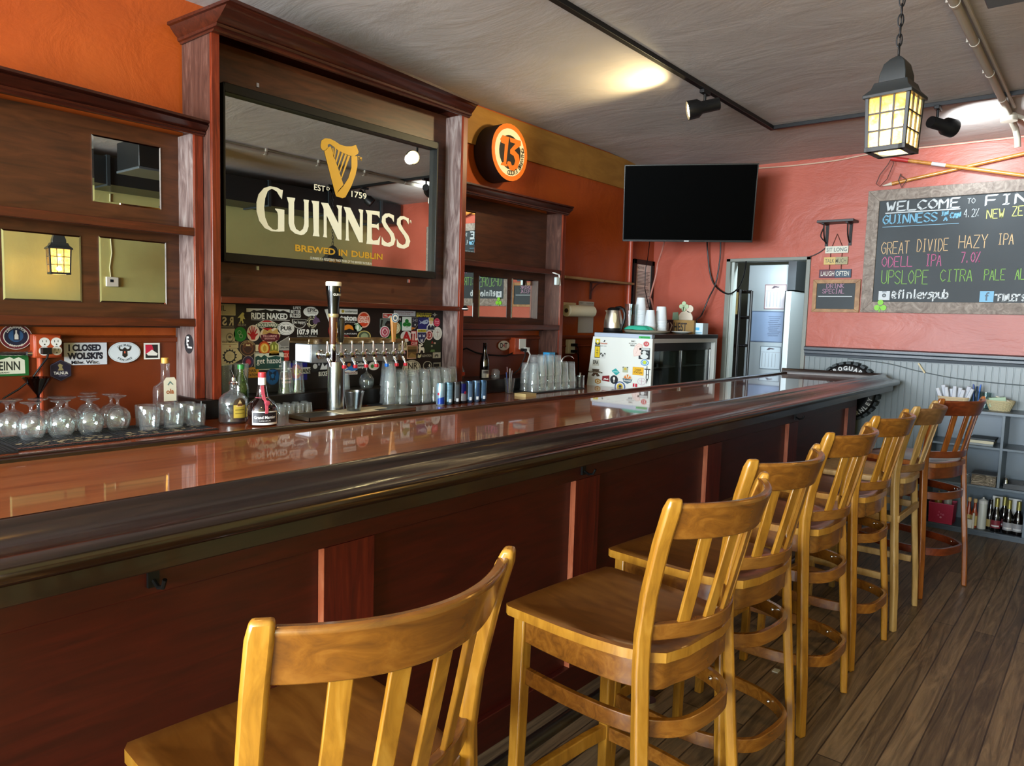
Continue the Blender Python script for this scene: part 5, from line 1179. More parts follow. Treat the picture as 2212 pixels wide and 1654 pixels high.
vs, fs, _ = glyphs('GUINNESS', .02)
mb.use(m_gold).add([(hx+.0225*cos(radians(-78+24*(v-.5)*1.0)), hy+.0225*sin(radians(-78-24*(v-.5)*-1)), 1.35+.1*u) for u, v in vs], fs)
part(h, 'handle_lettering', mb)
h = part(t, 'tap_handle', MB(C('#2c2a22', .35)).lathe([(0, 1.345), (.010, 1.345), (.015, 1.36), (.0185, 1.46), (.016, 1.472), (0, 1.475)], (2.347, 3.088, 0), 18), ang=50, label='dark olive tap handle')
m_hand = wood('light_handle_wood', [(.3, '#8a5a2c'), (.5, '#a8743c'), (.75, '#c08c50')], (14, 14, 2), .4)
mb = MB(m_hand).loft([(2.703, 3.088, 1.345), (2.703, 3.088, 1.38), (2.703, 3.088, 1.475), (2.703, 3.088, 1.482)], [[(a*k, b*d, 0) for a, b in ((-1, -1), (1, -1), (1, 1), (-1, 1))] for k, d in ((.010, .006), (.0125, .007), (.022, .009), (.020, .008))])
h = part(t, 'tap_handle', mb, bev=.003, label='wooden paddle tap handle')
mb = MB()
layers(mb, (2.677, 3.079, 1.505), (2.731, 3.079, 1.452), 'y', [('e', W_), ('e', '#3a6a90', .06, .06, .94, .94), ('e', W_, .16, .16, .84, .84), ('e', '#4a5a68', .3, .3, .7, .66)])
part(h, 'badge', mb, label='round blue and white badge')

t = thing('drip_tray', 'long shallow stainless drip tray under the beer taps', 'drip tray', (2.43, 3.08, CZ))
T0, T1, U0, U1 = 2.085, 2.785, 2.985, 3.16
mb = MB(C('#b8b0a2', .3, 1)).box((T0, U0, CZ), (T1, U1, CZ+.004))
mb.box((T0, U0, CZ), (T1, U0+.004, CZ+.022)).box((T0, U1-.004, CZ), (T1, U1, CZ+.022)).box((T0, U0, CZ), (T0+.004, U1, CZ+.022)).box((T1-.004, U0, CZ), (T1, U1, CZ+.022))
part(t, 'pan', mb)
mb = MB(C('#9a9488', .35, 1))
for i in range(56): mb.box((T0+.008+i*.0122, U0+.006, CZ+.016), (T0+.015+i*.0122, U1-.006, CZ+.019))
part(t, 'grille', mb)
mb = MB(C('#d2c49e', .8)).box((2.30, 3.0, CZ+.0192), (2.53, 3.14, CZ+.022)).box((2.44, 3.04, CZ+.022), (2.62, 3.13, CZ+.025))
solo('paper_towel', mb, None, 'folded tan paper towel lying on the drip tray', 'paper towel')
mb = MB(glass('frosted_plastic', '#d8dcdc', 1.45, 1.6, .25)).lathe([(0, .002), (.036, .002), (.052, .098), (.0545, .098), (.0545, .101), (.051, .101), (.0375, 0), (0, 0)], (2.415, 3.065, CZ+.0252), 28)
solo('plastic_cup', mb, None, 'clear plastic cup standing on the drip tray before the tap column', 'cup', ang=50)
# ------------------------------------------------------------ bottle cooler and what stands on it
FX0, FX1, FY0 = 5.09, 6.285, 2.795
t = thing('bottle_cooler', 'two-door glass bottle cooler with white sticker-covered side and dark top', 'fridge', (5.7, 3.1, 0))
m_wh = C('#d6d8d0', .35)
zt = 1.365
mb = MB(m_wh)
# the side panel leans out to the wall further down
def side(x0, x1, y0, top, bot):
    mb.add([(x0, y0, 0), (x0, bot, 0), (x0, top, zt), (x0, y0, zt), (x1, y0, 0), (x1, bot, 0), (x1, top, zt), (x1, y0, zt)],
           [(0, 1, 2, 3), (7, 6, 5, 4), (0, 3, 7, 4), (1, 5, 6, 2), (3, 2, 6, 7), (0, 4, 5, 1)])
side(FX0, FX0+.035, FY0, 3.345, 3.50)
part(t, 'side_panel', mb, bev=.004)
part(t, 'top_strip', MB(C('#a9b4c4', .4)).box((FX0-.003, FY0+.004, zt-.001), (FX0+.03, 3.33, zt+.032)), bev=.003, label='bluish grey strip')
mb = MB(C('#3a3c3c', .5)).box((FX0+.036, 3.325, 0), (FX1-.002, 3.345, zt)).box((FX1-.03, FY0+.05, 0), (FX1, 3.345, zt)).box((FX0+.036, FY0+.05, 0), (FX1-.03, 3.32, .12))
part(t, 'body', mb)
part(t, 'top', MB(C('#15120f', .35)).box((FX0+.028, FY0-.006, zt), (FX1+.01, 3.345, 1.40)), bev=.004)
mb = MB(C('#b9bab4', .35, .2))
mb.box((FX0+.002, FY0-.004, .1), (FX0+.036, FY0+.05, zt)).box((FX1-.045, FY0-.004, .1), (FX1, FY0+.05, zt)).box((FX0+.03, FY0-.004, zt-.035), (FX1-.04, FY0+.05, zt)).box((FX0+.03, FY0-.004, .08), (FX1-.04, FY0+.05, .14))
part(t, 'door_frame', mb, bev=.003)
xm = 5.62
for a, b, y in ((FX0+.036, xm+.03, FY0+.012), (xm-.02, FX1-.045, FY0+.034)):
    mb = MB(C('#101315', .3)).box((a, y, zt-.10), (b, y+.018, zt-.036)).box((a, y, .14), (b, y+.018, .19)).box((a, y, .18), (a+.025, y+.018, zt-.09)).box((b-.03, y, .18), (b, y+.018, zt-.09))
    mb.use(m_chrome).box((b-.028, y-.003, .18), (b-.012, y+.001, zt-.10))
    d = part(t, 'sliding_door', mb)
    part(d, 'pane', MB(m_pane).box((a+.02, y+.006, .18), (b-.025, y+.01, zt-.09)))
for z in (.5, .85, 1.12):
    part(t, 'wire_shelf', MB(C('#8d8f8c', .4, .6)).box((FX0+.05, FY0+.08, z), (FX1-.06, 3.30, z+.008)))
part(t, 'light_tag', MB(C('#1438b4', .5)).box((5.20, FY0+.10, 1.225), (5.31, FY0+.105, 1.285)), label='blue tag inside')
tag(solo('can_row', MB(C('#4a5a50', .4)).box((5.75, 2.95, 1.1285), (6.0, 3.2, 1.24)), None, 'dim grey-green carton behind the right glass door of the cooler', 'carton'))
q = (5.085,2.909,1.383); e = (5.085,2.81,1.365)
FS = 'stickers on the side of the bottle cooler'
for lb, A, B, L in (
 ('yellow and black tall sticker, upper left on the white cooler', (5.088,3.318,1.346), (5.088,3.272,1.295), [('r', '#c9b222'), ('p', K_, [(0, .5), (.5, .1), (1, .5), (1, 0), (0, 0)]), ('e', W_, .3, .4, .7, .8)]),
 ('tall yellow IPA sticker with black ends on the white cooler', (5.088,3.321,1.292), (5.088,3.269,1.189), [('r', K_), ('r', '#d3b41c', .06, .06, .94, .9), ('l', K_, .05, [(.5, .2), (.5, .8)]), ('l', K_, .03, [(.3, .4), (.7, .4)]), ('l', K_, .03, [(.3, .6), (.7, .6)])]),
 ('small sticker with a bird and orange lettering on the cooler', (5.088,3.27,1.339), (5.088,3.193,1.278), [('p', K_, [(.3, .75), (.45, .8), (.5, 1), (.62, .96), (.58, .75)]), ('t', '#b9603a', 'mount', .02, .42, .9, .64, .02), ('t', '#8a8a86', 'bev co', .02, .1, .8, .3)]),
 ('small black and white square sticker below the bird one', (5.088,3.265,1.233), (5.088,3.216,1.187), [('r', '#c9cac4'), ('p', K_, [(0, 1), (.4, 1), (.1, .6), (0, .6)]), ('p', K_, [(1, 1), (.7, 1), (.95, .6), (1, .6)]), ('e', '#55564f', .3, .3, .7, .75)]),
 ('grey EPA lettering sticker on the cooler', (5.088,3.339,1.175), (5.088,3.273,1.122), [('r', '#b9b8a8'), ('t', K_, 'EPA', .12, .25, .9, .85, .03)]),
 ('brown antler-shaped sticker low on the cooler', (5.088,3.378,1.099), (5.088,3.23,1.034), [('p', '#4a3a28', [(.25, .95), (.75, .95), (.7, .7), (.95, .62), (.95, .45), (.65, .45), (.8, .1), (.6, 0), (.5, .3), (.4, 0), (.22, .1), (.35, .45), (.02, .45), (.02, .62), (.3, .7)]), ('t', '#d8d2bc', 'Medicine', .1, .5, .88, .6)]),
 ('small orange hexagon sticker near the bottom of the cooler', (5.088,3.31,1.018), (5.088,3.247,0.973), [('p', '#b07a2c', [(.5, 1), (.95, .8), (.95, .25), (.5, 0), (.05, .25), (.05, .8)]), ('e', '#d8cfa8', .2, .2, .8, .8), ('e', '#b07a2c', .35, .3, .65, .7)]),
 ('dark red mountain-logo sticker low on the cooler', (5.088,3.24,1.052), (5.088,3.166,1), [('p', '#7a141a', [(0, .1), (.05, .85), (.95, 1), (1, 0)]), ('p', W_, [(.15, .3), (.4, .55), (.6, .4), (.8, .5), (.85, .3)])]),
 ('teal diamond sticker on the cooler', (5.088,3.151,1.114), (5.088,3.074,1.056), [('p', '#2a9a94', [(.5, 1), (1, .45), (.6, 0), (0, .6)]), ('t', '#c9e4e0', 'crooked', .2, .45, .8, .62)]),
 ('black round sticker with a white lamp figure on the cooler', (5.088,3.161,1.057), (5.088,3.087,0.986), [('e', '#15171a'), ('e', W_, .36, .45, .64, .8), ('r', W_, .45, .2, .55, .5)]),
 ('small khaki square sticker with dark corners on the cooler', (5.088,3.048,1.132), (5.088,2.997,1.087), [('r', '#a9ac8c'), ('p', K_, [(0, 1), (.3, 1), (0, .75)]), ('p', K_, [(1, 1), (.7, 1), (1, .75)]), ('e', '#c2a83a', .25, .4, .75, .85)]),
 ('round sticker with orange sun rays and a grey banner', (5.088,3.044,1.073), (5.088,2.955,0.997), [('p', '#cfcdb8', [(.5+.5*cos(radians(a)), .5+.5*sin(radians(a))) for a in range(0, 181, 20)]), ('p', '#c9702c', [(.1, .6), (.5, .5), (.25, .9)]), ('p', '#c9702c', [(.4, .98), (.5, .5), (.6, .98)]), ('p', '#c9702c', [(.9, .6), (.5, .5), (.75, .9)]), ('p', '#4a5f66', [(0, .55), (1, .5), (.9, .2), (.5, 0), (.1, .2)]), ('t', W_, 'Mountain', .12, .26, .9, .44, .02)]),
 ('yellow rectangular two-line sticker on the cooler', (5.088,2.956,1.137), (5.088,2.857,1.073), [('r', '#c9961a'), ('r', '#dba81e', .03, .05, .97, .95), ('t', '#5a3c08', 'CHAIR', .2, .52, .8, .8, .02), ('t', '#5a3c08', 'STATION', .12, .2, .88, .46, .02)]),
 ('blue and yellow round bear sticker at the bottom of the cooler', (5.088,3.116,1.012), (5.088,3.016,0.926), [('e', '#38507c'), ('e', '#c9cac8', .1, .1, .9, .9), ('e', '#c2a52a', .22, .2, .78, .8), ('e', '#23304a', .38, .4, .66, .66)]),
 ('small red and white flag sticker at the bottom of the cooler', (5.088,2.949,1.005), (5.088,2.908,0.978), [('r', '#b01a34'), ('r', W_, .4, 0, .52, 1)]),
 ('faint pink cross-ring sticker low on the cooler', (5.088,2.908,1.055), (5.088,2.832,0.997), [('e', '#b5a4ac'), ('e', '#d2d2cc', .06, .06, .94, .94), ('l', '#a87484', .04, [(.5, .9), (.5, .1)]), ('l', '#a87484', .03, [(.2, .55), (.8, .55)])]),
 ('small grey lettering sticker near the top of the cooler', (5.088,3,1.346), (5.088,2.929,1.298), [('t', '#4a4a48', 'SWIFT', .25, .72, .8, .98), ('t', '#8a8a86', 'MOUNTAIN', 0, .42, 1, .58), ('t', '#4a4a48', 'RIDE', .22, .04, .75, .3)]),
 ('large pale pink line-drawing sticker on the cooler', (5.088,2.959,1.327), (5.088,2.877,1.219), [('p', '#d2b4a8', [(.1, 0), (0, .4), (.2, .8), (.6, 1), (1, .9), (.95, .1)]), ('p', '#dcc6bc', [(.15, .05), (.06, .4), (.25, .76), (.6, .94), (.92, .85), (.88, .12)]), ('l', '#b98478', .02, [(.3, .2), (.5, .5), (.4, .7), (.7, .8)])]),
 ('red round 13 sticker at the upper right of the cooler side', (5.088,2.872,1.346), (5.088,2.816,1.301), [('e', '#c9a49c'), ('e', '#b01c28', .1, .1, .9, .9), ('t', W_, '13', .3, .28, .72, .72, .02)]),
 ('black and white square portrait sticker on the cooler', (5.088,2.907,1.292), (5.088,2.808,1.203), [('r', '#191c20'), ('r', '#b9bcb8', .04, .8, .96, .97), ('e', '#c9ccc8', .15, .02, .85, .45), ('e', '#c9ccc8', .32, .42, .68, .75), ('p', '#8a8d8a', [(.1, .5), (.3, .55), (.25, .7)]), ('p', '#8a8d8a', [(.9, .5), (.7, .55), (.75, .7)])]),
 ('blue and green round sticker below the portrait', (5.088,2.886,1.201), (5.088,2.815,1.151), [('e', '#2f7ab4'), ('e', '#c5d4d8', .1, .1, .9, .9), ('e', '#5a94b8', .18, .18, .82, .82), ('e', '#b9c83a', .28, .25, .72, .85)]),
 ('tall black cross-shaped sticker at the right edge of the cooler', (5.088,2.851,1.149), (5.088,2.798,1.009), [('r', '#191b1c', 0, .8, 1, .86), ('r', '#191b1c', .38, .86, .5, 1), ('r', '#191b1c', .3, .3, .42, .8), ('r', '#191b1c', .68, .3, .8, .8), ('r', '#191b1c', .3, .5, .8, .54), ('p', '#191b1c', [(.4, .3), (.7, .3), (.5, 0)])]),
 ('green strip label on the top edge of the cooler', (5.085,2.91,1.383), (5.085,2.81,1.365), [('r', '#2fa04c'), ('t', '#155a28', 'MOTIVATED', .2, .25, .95, .75, .02)]),
):
    sticker(lb, A, B, L, 'x', group=FS)
TZ = 1.40
# kettle
kx, ky = 5.30, 3.285
t = thing('kettle', 'brushed steel electric kettle with black handle on the cooler', 'kettle', (kx, ky, TZ))
part(t, 'base', MB(m_black).lathe([(0, 0), (.082, 0), (.085, .008), (.08, .016), (.078, .036), (0, .036)], (kx, ky, TZ), 28), ang=50)
part(t, 'body', MB(C('#dcd4c8', .36, 1)).lathe([(0, .036), (.078, .036), (.0785, .06), (.074, .11), (.062, .16), (.053, .185), (0, .188)], (kx, ky, TZ), 32), ang=60)
mb = MB(m_black).lathe([(0, .186), (.054, .184), (.05, .2), (.03, .208), (0, .21)], (kx, ky, TZ), 24)
part(t, 'lid', mb, ang=60)
# spout to the wall side, handle to the room side
mb = MB(C('#dcd4c8', .36, 1)).loft([(kx, ky+.045, TZ+.168), (kx, ky+.078, TZ+.182)], [[(-.02, .004, -.02), (.02, .004, -.02), (.02, -.004, .014), (-.02, -.004, .014)], [(-.008, 0, -.003), (.008, 0, -.003), (.008, 0, .003), (-.008, 0, .003)]])
part(t, 'spout', mb)
mb = MB(m_black).tube([(kx, ky-.02, TZ+.206), (kx, ky-.06, TZ+.21), (kx, ky-.092, TZ+.195), (kx, ky-.108, TZ+.16), (kx, ky-.108, TZ+.12), (kx, ky-.096, TZ+.075), (kx, ky-.082, TZ+.035), (kx, ky-.075, TZ+.02)], [.010, .013, .014, .013, .012, .012, .011, .01], 10)
part(t, 'handle', mb)
mb = MB(); curved(mb, C('#d6c9a4', .3), kx, ky, .0790, TZ+.075, TZ+.165, 205, 232, lambda u: (.5-.5*sqrt(max(0, 1-(2*u-1)**2)), .5+.5*sqrt(max(0, 1-(2*u-1)**2)))); 
mb.v = [((v[0]-kx)*(.985-.9*max(0, v[2]-TZ-.09))+kx, (v[1]-ky)*(.985-.9*max(0, v[2]-TZ-.09))+ky, v[2]) for v in mb.v]
part(t, 'water_window', mb)
# round board with teal cloth and foam cups
bx, by = 5.52, 3.09
mb = MB(C('#9a8f7c', .5)).lathe([(0, 0), (.17, 0), (.195, .012), (.2, .02), (.193, .024), (0, .022)], (bx, by, TZ), 40)
solo('round_tray', mb, None, 'round grey-brown tray on the cooler under the cups', 'tray', ang=40)
mb = MB(C('#2fae90', .8))
r = random.Random(4)
nx_, ny_ = 14, 10
vs = []
for i in range(nx_+1):
    for j in range(ny_+1):
        u, v = i/nx_, j/ny_
        vs.append((bx-.185+.10*u+.006*sin(9*v), by-.13+.26*v+.012*sin(7*u), TZ+.027+.034*(1-abs(2*u-1)**3)*(1-abs(2*v-1)**4)+.004*r.random()))
mb.add(vs, [(i*(ny_+1)+j, i*(ny_+1)+j+1, (i+1)*(ny_+1)+j+1, (i+1)*(ny_+1)+j) for i in range(nx_) for j in range(ny_)])
lo = len(mb.v)
solo('cloth', mb, None, 'crumpled teal-green cloth on the round tray', 'cloth', ang=60)
def cups(name, label, x, y, z, n, r0, r1, h0, st):
    t = thing(name, label, 'cups', (x, y, z), 0, 'stacks of white foam cups on the cooler')
    mb = None
    for k in range(n):
        p = [(0, h0), (r1*.98, h0), (r1, h0-.004), (r0*.985, .008), (r0*1.04, .006), (r0*1.04, 0), (r0*.96, 0), (r1*.9, h0-.006), (0, h0-.006)]
        part(t, 'cup', MB(C('#d9dfe2', .5)).lathe(p, (x, y, z+k*st), 24), ang=50)
cups('foam_cups', 'tallest stack of upside-down white foam cups on the cooler, under the poster', 5.60, 3.20, TZ+.024, 14, .05, .036, .115, .0125)
cups('foam_cups', 'short stack of white foam cups in front, beside the tall stack', 5.52, 3.06, TZ+.024, 4, .05, .034, .13, .014)
cups('foam_cups', 'medium stack of white foam cups at right of the tall stack', 5.655, 3.03, TZ+.024, 7, .052, .04, .13, .0125)
mb = MB(m_pane).lathe([(0, .004), (.045, .004), (.045, .22), (.047, .22), (.047, 0), (0, 0)], (5.485, 3.235, TZ+.024), 20)
solo('clear_cups', mb, None, 'stack of clear plastic cups behind the foam cups', 'cups')
# clutter on the right of the cooler
q0, q1 = (5.95,3.142,1.52), (5.95,2.955,1.453)
t = thing('letter_block', 'wooden block sign lettered HEST on the cooler', 'sign', (5.96, (q0[1]+q1[1])/2, TZ))
part(t, 'block', MB(C('#8a6a34', .6)).box((5.95, q1[1]-.09, TZ), (5.985, q0[1], q0[2])), bev=.002)
mb = MB(); layers(mb, (5.95, q0[1], q0[2]), (5.95, q1[1]-.09, TZ), 'x', [('r', '#3a1214', 0, 0, .28, 1), ('p', '#c9b8b4', [(.08, .2), (.08, .75), (.12, .8), (.12, .2)]), ('p', '#c9b8b4', [(.16, .8), (.22, .6), (.16, .2), (.2, .2), (.26, .6), (.2, .8)]), ('t', '#2a1c0c', 'HEST', .3, .18, .76, .82, .03)])
part(t, 'lettering', mb)
t = thing('tissue_box', 'small white and blue carton on the cooler, right of the block sign', 'box', (6.05, 2.62, TZ))
q0, q1 = (6,2.934,1.499), (6,2.746,1.422)
part(t, 'box', MB(C('#c6dae4', .5)).box((5.99, 2.80, TZ), (6.10, 2.925, q0[2])), bev=.002)
mb = MB(); layers(mb, (5.99, 2.925, q0[2]), (5.99, 2.80, TZ), 'x', [('r', '#4aa4cc', .25, .35, .75, .6), ('r', '#8ab8cc', .05, .08, .95, .2)])
part(t, 'print', mb)
mb = MB(C('#d2d2cc', .4)).lathe([(0, .006), (.05, .004), (.085, .018), (.086, .022), (.05, .010), (0, .012)], (5.80, 2.905, TZ), 28)
solo('plate', mb, None, 'small white dish with a dark rim mark on the cooler edge', 'dish', ang=50)
def shamrock(mb, c, r, ax, at, m, n=3):
    mb.use(m)
    for k in range(n):
        a = radians(90+k*360/n)
        cc = (c[0]+r*.62*cos(a), c[1]+r*.62*sin(a))
        mb.prism([(cc[0]+r*.48*cos(2*pi*i/18), cc[1]+r*.48*sin(2*pi*i/18)) for i in range(18)], ax, at, at+.006+k*.0004)
    mb.prism([(c[0]-r*.1, c[1]), (c[0]+r*.1, c[1]), (c[0]+r*.22, c[1]-r*1.1), (c[0]+r*.06, c[1]-r*1.1)], ax, at, at+.006)
t = thing('shamrock_ornament', 'pale green and cream cut-out ornament with a shamrock on the cooler', 'ornament', (6.12, 3.05, TZ))
c1 = (6.12,3.053,1.644); c2 = (6.13,2.998,1.623); c3 = (6.14,3.037,1.566); c4 = (6.1,3.122,1.557)
mb = MB(); shamrock(mb, (c1[1], c1[2]), .042, 'x', 6.115, C('#b2c9a0', .6), 4); part(t, 'shamrock', mb, label='pale green shamrock')
mb = MB(C('#d6c8b4', .6)); mb.prism(arc((c3[1], c3[2]-.03), .07, 0, 180, 16)+[(c3[1]-.07, TZ), (c3[1]+.07, TZ)], 'x', 6.125, 6.135); mb.prism(arc((c2[1], c2[2]), .034, 0, 360, 16)[:-1], 'x', 6.125, 6.135)
part(t, 'figure', mb, label='cream rounded figure')
mb = MB(C('#7e9a80', .6)).prism([(c4[1]-.04, TZ), (c4[1]+.035, TZ), (c4[1]+.03, c4[2]+.03), (c4[1]-.02, c4[2]+.035)], 'x', 6.10, 6.112)
part(t, 'hat', mb, label='dull green hat shape')
t = thing('clear_tub', 'clear plastic tub with dark blue lid at the back of the cooler', 'tub', (6.05, 3.0, TZ))
part(t, 'tub', MB(m_pane).box((6.03, 2.94, TZ), (6.10, 3.10, 1.485)))
part(t, 'lid', MB(C('#1b2148', .4)).box((6.02, 2.935, 1.486), (6.105, 3.11, 1.50)), bev=.003, label='dark blue lid')
solo('clay_pot', MB(C('#b4583c', .6)).lathe([(0, 0), (.03, 0), (.042, .07), (.046, .07), (.046, .085), (.04, .085), (.03, .06), (0, .06)], (6.02, 3.235, TZ), 20), None, 'small terracotta pot on the cooler left of the ornament', 'pot', ang=40)
# ------------------------------------------------------------ left wall, upper right part
t = thing('round_sign', 'round orange and white wall sign with a large 13 above the right shelves', 'sign', (4.11, 3.55, 2.68))
SX, SZ, SR = 4.112, 2.680, .2
part(t, 'drum', MB(C('#1c0504', .7)).lathe([(0, 0), (SR, 0), (SR, .165), (0, .165)], (SX, 3.64, SZ), 48, Matrix.Rotation(radians(90), 3, 'X')), label='dark maroon drum')
mb = MB()
layers(mb, (SX-SR, 3.474, SZ+SR), (SX+SR, 3.474, SZ-SR), 'y', [('e', '#e07016'), ('e', '#e8dcb8', .085, .085, .915, .915), ('e', '#17130f', .2, .2, .8, .8),
  ('p', '#e07016', [(.22, .68), (.28, .76), (.46, .76), (.40, .28), (.45, .28), (.43, .24), (.25, .24), (.27, .28), (.33, .30), (.35, .62), (.26, .62)]),
  ('p', '#e07016', [(.47, .76), (.79, .76), (.80, .68), (.62, .56), (.75, .5), (.78, .4), (.72, .25), (.6, .18), (.5, .2), (.42, .3), (.45, .34), (.52, .34), (.56, .28), (.62, .3), (.65, .38), (.6, .46), (.5, .48), (.5, .55), (.64, .68), (.5, .68)]),
  ('a', '#17130f', 'ODD13 BREWING', .5, .5, .355, 262, 380, .085)])
part(t, 'face', mb)
# small wooden shelf with an iron bracket
t = thing('wall_shelf', 'narrow empty wooden shelf on the orange wall left of the red pipe', 'shelf', (5.4, 3.57, 1.8))
part(t, 'board', MB(C('#8a6a44', .5)).box((4.89, 3.50, 1.832), (5.99, 3.648, 1.852)), bev=.002)
part(t, 'board_end', MB(C('#b8a58c', .5)).box((4.884, 3.50, 1.832), (4.8899, 3.648, 1.852)), label='pale end grain')
mb = MB(C('#3a0f08', .5)).box((5.465, 3.638, 1.68), (5.487, 3.648, 1.832)).box((5.465, 3.51, 1.824), (5.487, 3.648, 1.832))
mb.tube([(5.476, 3.643-.125*(1-cos(a)), 1.70+.125*sin(a)) for a in [pi/2*i/10 for i in range(11)]], .006, 7)
part(t, 'bracket', mb)
solo('red_pipe', MB(C('#a8442c', .4)).cyl((6.09, 3.615, 1.0), (6.09, 3.615, 2.72), .022), None, 'red-painted pipe up the wall by the framed notice', 'pipe')
mb = MB(); t = thing('framed_notice', 'tall black-framed printed notice in the corner beside the red pipe', 'poster', (6.38, 3.63, 1.85))
x0, x1, z0, z1 = 6.185, 6.57, 1.565, 2.095
fr = MB(m_black).box((x0, 3.622, z0), (x0+.045, 3.648, z1)).box((x1-.04, 3.622, z0), (x1, 3.648, z1)).box((x0, 3.622, z1-.045), (x1, 3.648, z1)).box((x0, 3.622, z0), (x1, 3.648, z0+.04))
part(t, 'frame', fr, bev=.002)
L = [('r', '#f0e8e2'), ('t', '#4a4442', 'NOTICE', .12, .9, .55, .955, .02)]
r = random.Random(2)
for i in range(26):
    if i == 10: continue
    L.append(('r', '#756e6a', .08+.02*r.random(), .84-.031*i, .8+.14*r.random(), .852-.031*i))
layers(mb, (x0+.045, 3.636, z1-.045), (x1-.04, 3.636, z0+.04), 'y', L)
part(t, 'sheet', mb)
t = thing('paper_roll', 'cream paper roll on a wall holder by the hanging paper notice', 'paper roll', (5.15, 3.55, 1.57))
a, b = (4.924,3.52,1.529), (5.218,3.52,1.54)
mb = MB(C('#d8cfb4', .6)).cyl((4.98, 3.545, 1.57), (5.36, 3.545, 1.57), .05, n=28)
part(t, 'roll', mb, ang=50)
part(t, 'core', MB(C('#3a2a1c', .8)).cyl((4.977, 3.545, 1.57), (4.985, 3.545, 1.57), .018), label='dark hollow core')
part(t, 'holder', MB(C('#d2c8aa', .5)).box((4.97, 3.60, 1.56), (5.20, 3.648, 1.64)).box((5.36, 3.53, 1.55), (5.372, 3.648, 1.60)), bev=.006)
t = thing('paper_notice', 'pale paper sheet hanging on the wall behind the paper roll', 'notice', (5.4, 3.64, 1.4))
mb = MB(); layers(mb, (5.3,3.645,1.659), (5.542,3.645,1.383), 'y', [('r', '#b9b6ae'), ('t', '#5a5854', 'EVENT', .05, .92, .3, .97, .01), ('t', '#5a5854', 'CALENDAR', .5, .92, .95, .97, .01), ('r', '#8d8a84', .07, .85, .22, .87)])
part(t, 'sheet', mb)
t = thing('wall_outlet', 'white wall outlet with two black plugs left of the cooler', 'outlet', (5.06, 3.62, 1.2))
a, b = (5.11,3.6,1.326), (5.207,3.6,1.204)
part(t, 'cover', MB(C('#d2cdc0', .5)).box((a[0], 3.60, b[2]), (b[0], 3.636, a[2])), bev=.004)
for z in (a[2]-.045, a[2]-.1):
    part(t, 'plug', MB(m_black).box((a[0]+.03, 3.575, z-.012), (b[0], 3.601, z+.012)).tube([(b[0]-.01, 3.585, z), (b[0]+.03, 3.59, z-.03), (b[0]+.06, 3.60, z-.12), (b[0]+.075, 3.61, 1.0)], .004, 6), label='black plug with cord')
t = thing('white_adapter', 'small white plug adapter hanging from the right shelf by its cord', 'adapter', (4.70, 3.45, 1.8))
q = (4.655,3.42,1.792)
part(t, 'block', MB(C('#c9d6d4', .4)).box((q[0]-.02, 3.405, q[2]-.03), (q[0]+.02, 3.428, q[2]+.03)), bev=.004)
part(t, 'cord', MB(m_white).tube([(4.60, 3.45, 1.86), (4.63, 3.42, 1.853), (q[0]-.01, 3.415, 1.848), (q[0]+.025, 3.415, 1.845), (q[0]+.035, 3.415, 1.81), (q[0]+.045, 3.415, q[2]-.03)], .005, 7))
# paper scraps on top of the left shelves
solo('card', MB(C('#b9a58c', .7)).box((1.50, 3.44, 2.3795), (1.74, 3.60, 2.386)), None, 'flat tan card lying on top of the left shelves', 'card')

# ------------------------------------------------------------ television
th = thing('television', 'large black flat television hung high in the corner, tilted down', 'television', (0, 0, 0))
U = Vector((.469, -.883, 0)).normalized()
N0 = Vector((-.883, -.469, 0)).normalized()
tl_ = radians(14)
Nn = (N0*cos(tl_)+Vector((0, 0, -1))*sin(tl_)).normalized()
V = Nn.cross(U); V = -V if V.z < 0 else V
ctr = Vector((5.735, 2.868, 2.494))
R3 = Matrix((U, Nn, V)).transposed().to_4x4()
TM = Matrix.Translation(ctr) @ R3
hw, hh = .540, .318
def tvp(n, f, m, bev=0, label=None):
    mb = MB(m); mb.M = TM; f(mb); part(th, n, mb, bev=bev, label=label)
tvp('case', lambda b: b.box((-hw, -.035, -hh), (hw, -.003, hh)).box((-.3, -.07, -.2), (.3, -.03, .2)), C('#060606', .5, spec=.2), .003)
tvp('screen', lambda b: b.box((-hw+.010, -.004, -hh+.018), (hw-.010, .0005, hh-.010)), C('#010101', .5, spec=.015))
tvp('bezel', lambda b: b.box((-hw, -.004, -hh), (hw, .003, -hh+.016)).box((-hw, -.004, hh-.008), (hw, .003, hh)).box((-hw, -.004, -hh), (-hw+.008, .003, hh)).box((hw-.008, -.004, -hh), (hw, .003, hh)), C('#141416', .3), .001)
tvp('badge', lambda b: b.box((-.02, .003, -hh+.003), (.02, .0045, -hh+.012)), m_steelb, 0, 'small silver badge')
mb = MB(m_iron)
bk = ctr-Nn*.07
mb.cyl(bk, (6.3, 3.0, 2.47), .025).cyl((6.3, 3.0, 2.47), (6.58, 3.1, 2.47), .02).box((6.575, 3.0, 2.38), (6.597, 3.2, 2.56))
part(th, 'wall_arm', mb)
def wire(label, pts, r, m=None, name='cable', grp='cables hanging under the television'):
    # smooth curve through the points
    P = [Vector(p) for p in pts]; out = []
    for i in range(len(P)-1):
        a, b, c, d = P[max(i-1, 0)], P[i], P[i+1], P[min(i+2, len(P)-1)]
        for k in range(8):
            s = k/8
            out.append(.5*((2*b)+(c-a)*s+(2*a-5*b+4*c-d)*s*s+(3*b-a-3*c+d)*s**3))
    out.append(P[-1])
    return solo(name, MB(m or m_black).tube(out, r, 7), None, label, 'cable', grp)
wire('black cable looping from the television down to the door top', [(6.5,3.042,2.286), (6.54,3.049,2.177), (6.56,3.021,1.971), (6.56,2.958,1.847), (6.55,2.831,1.776), (6.56,2.741,1.828), (6.57,2.695,1.948), (6.575,2.683,2.076)], .007)
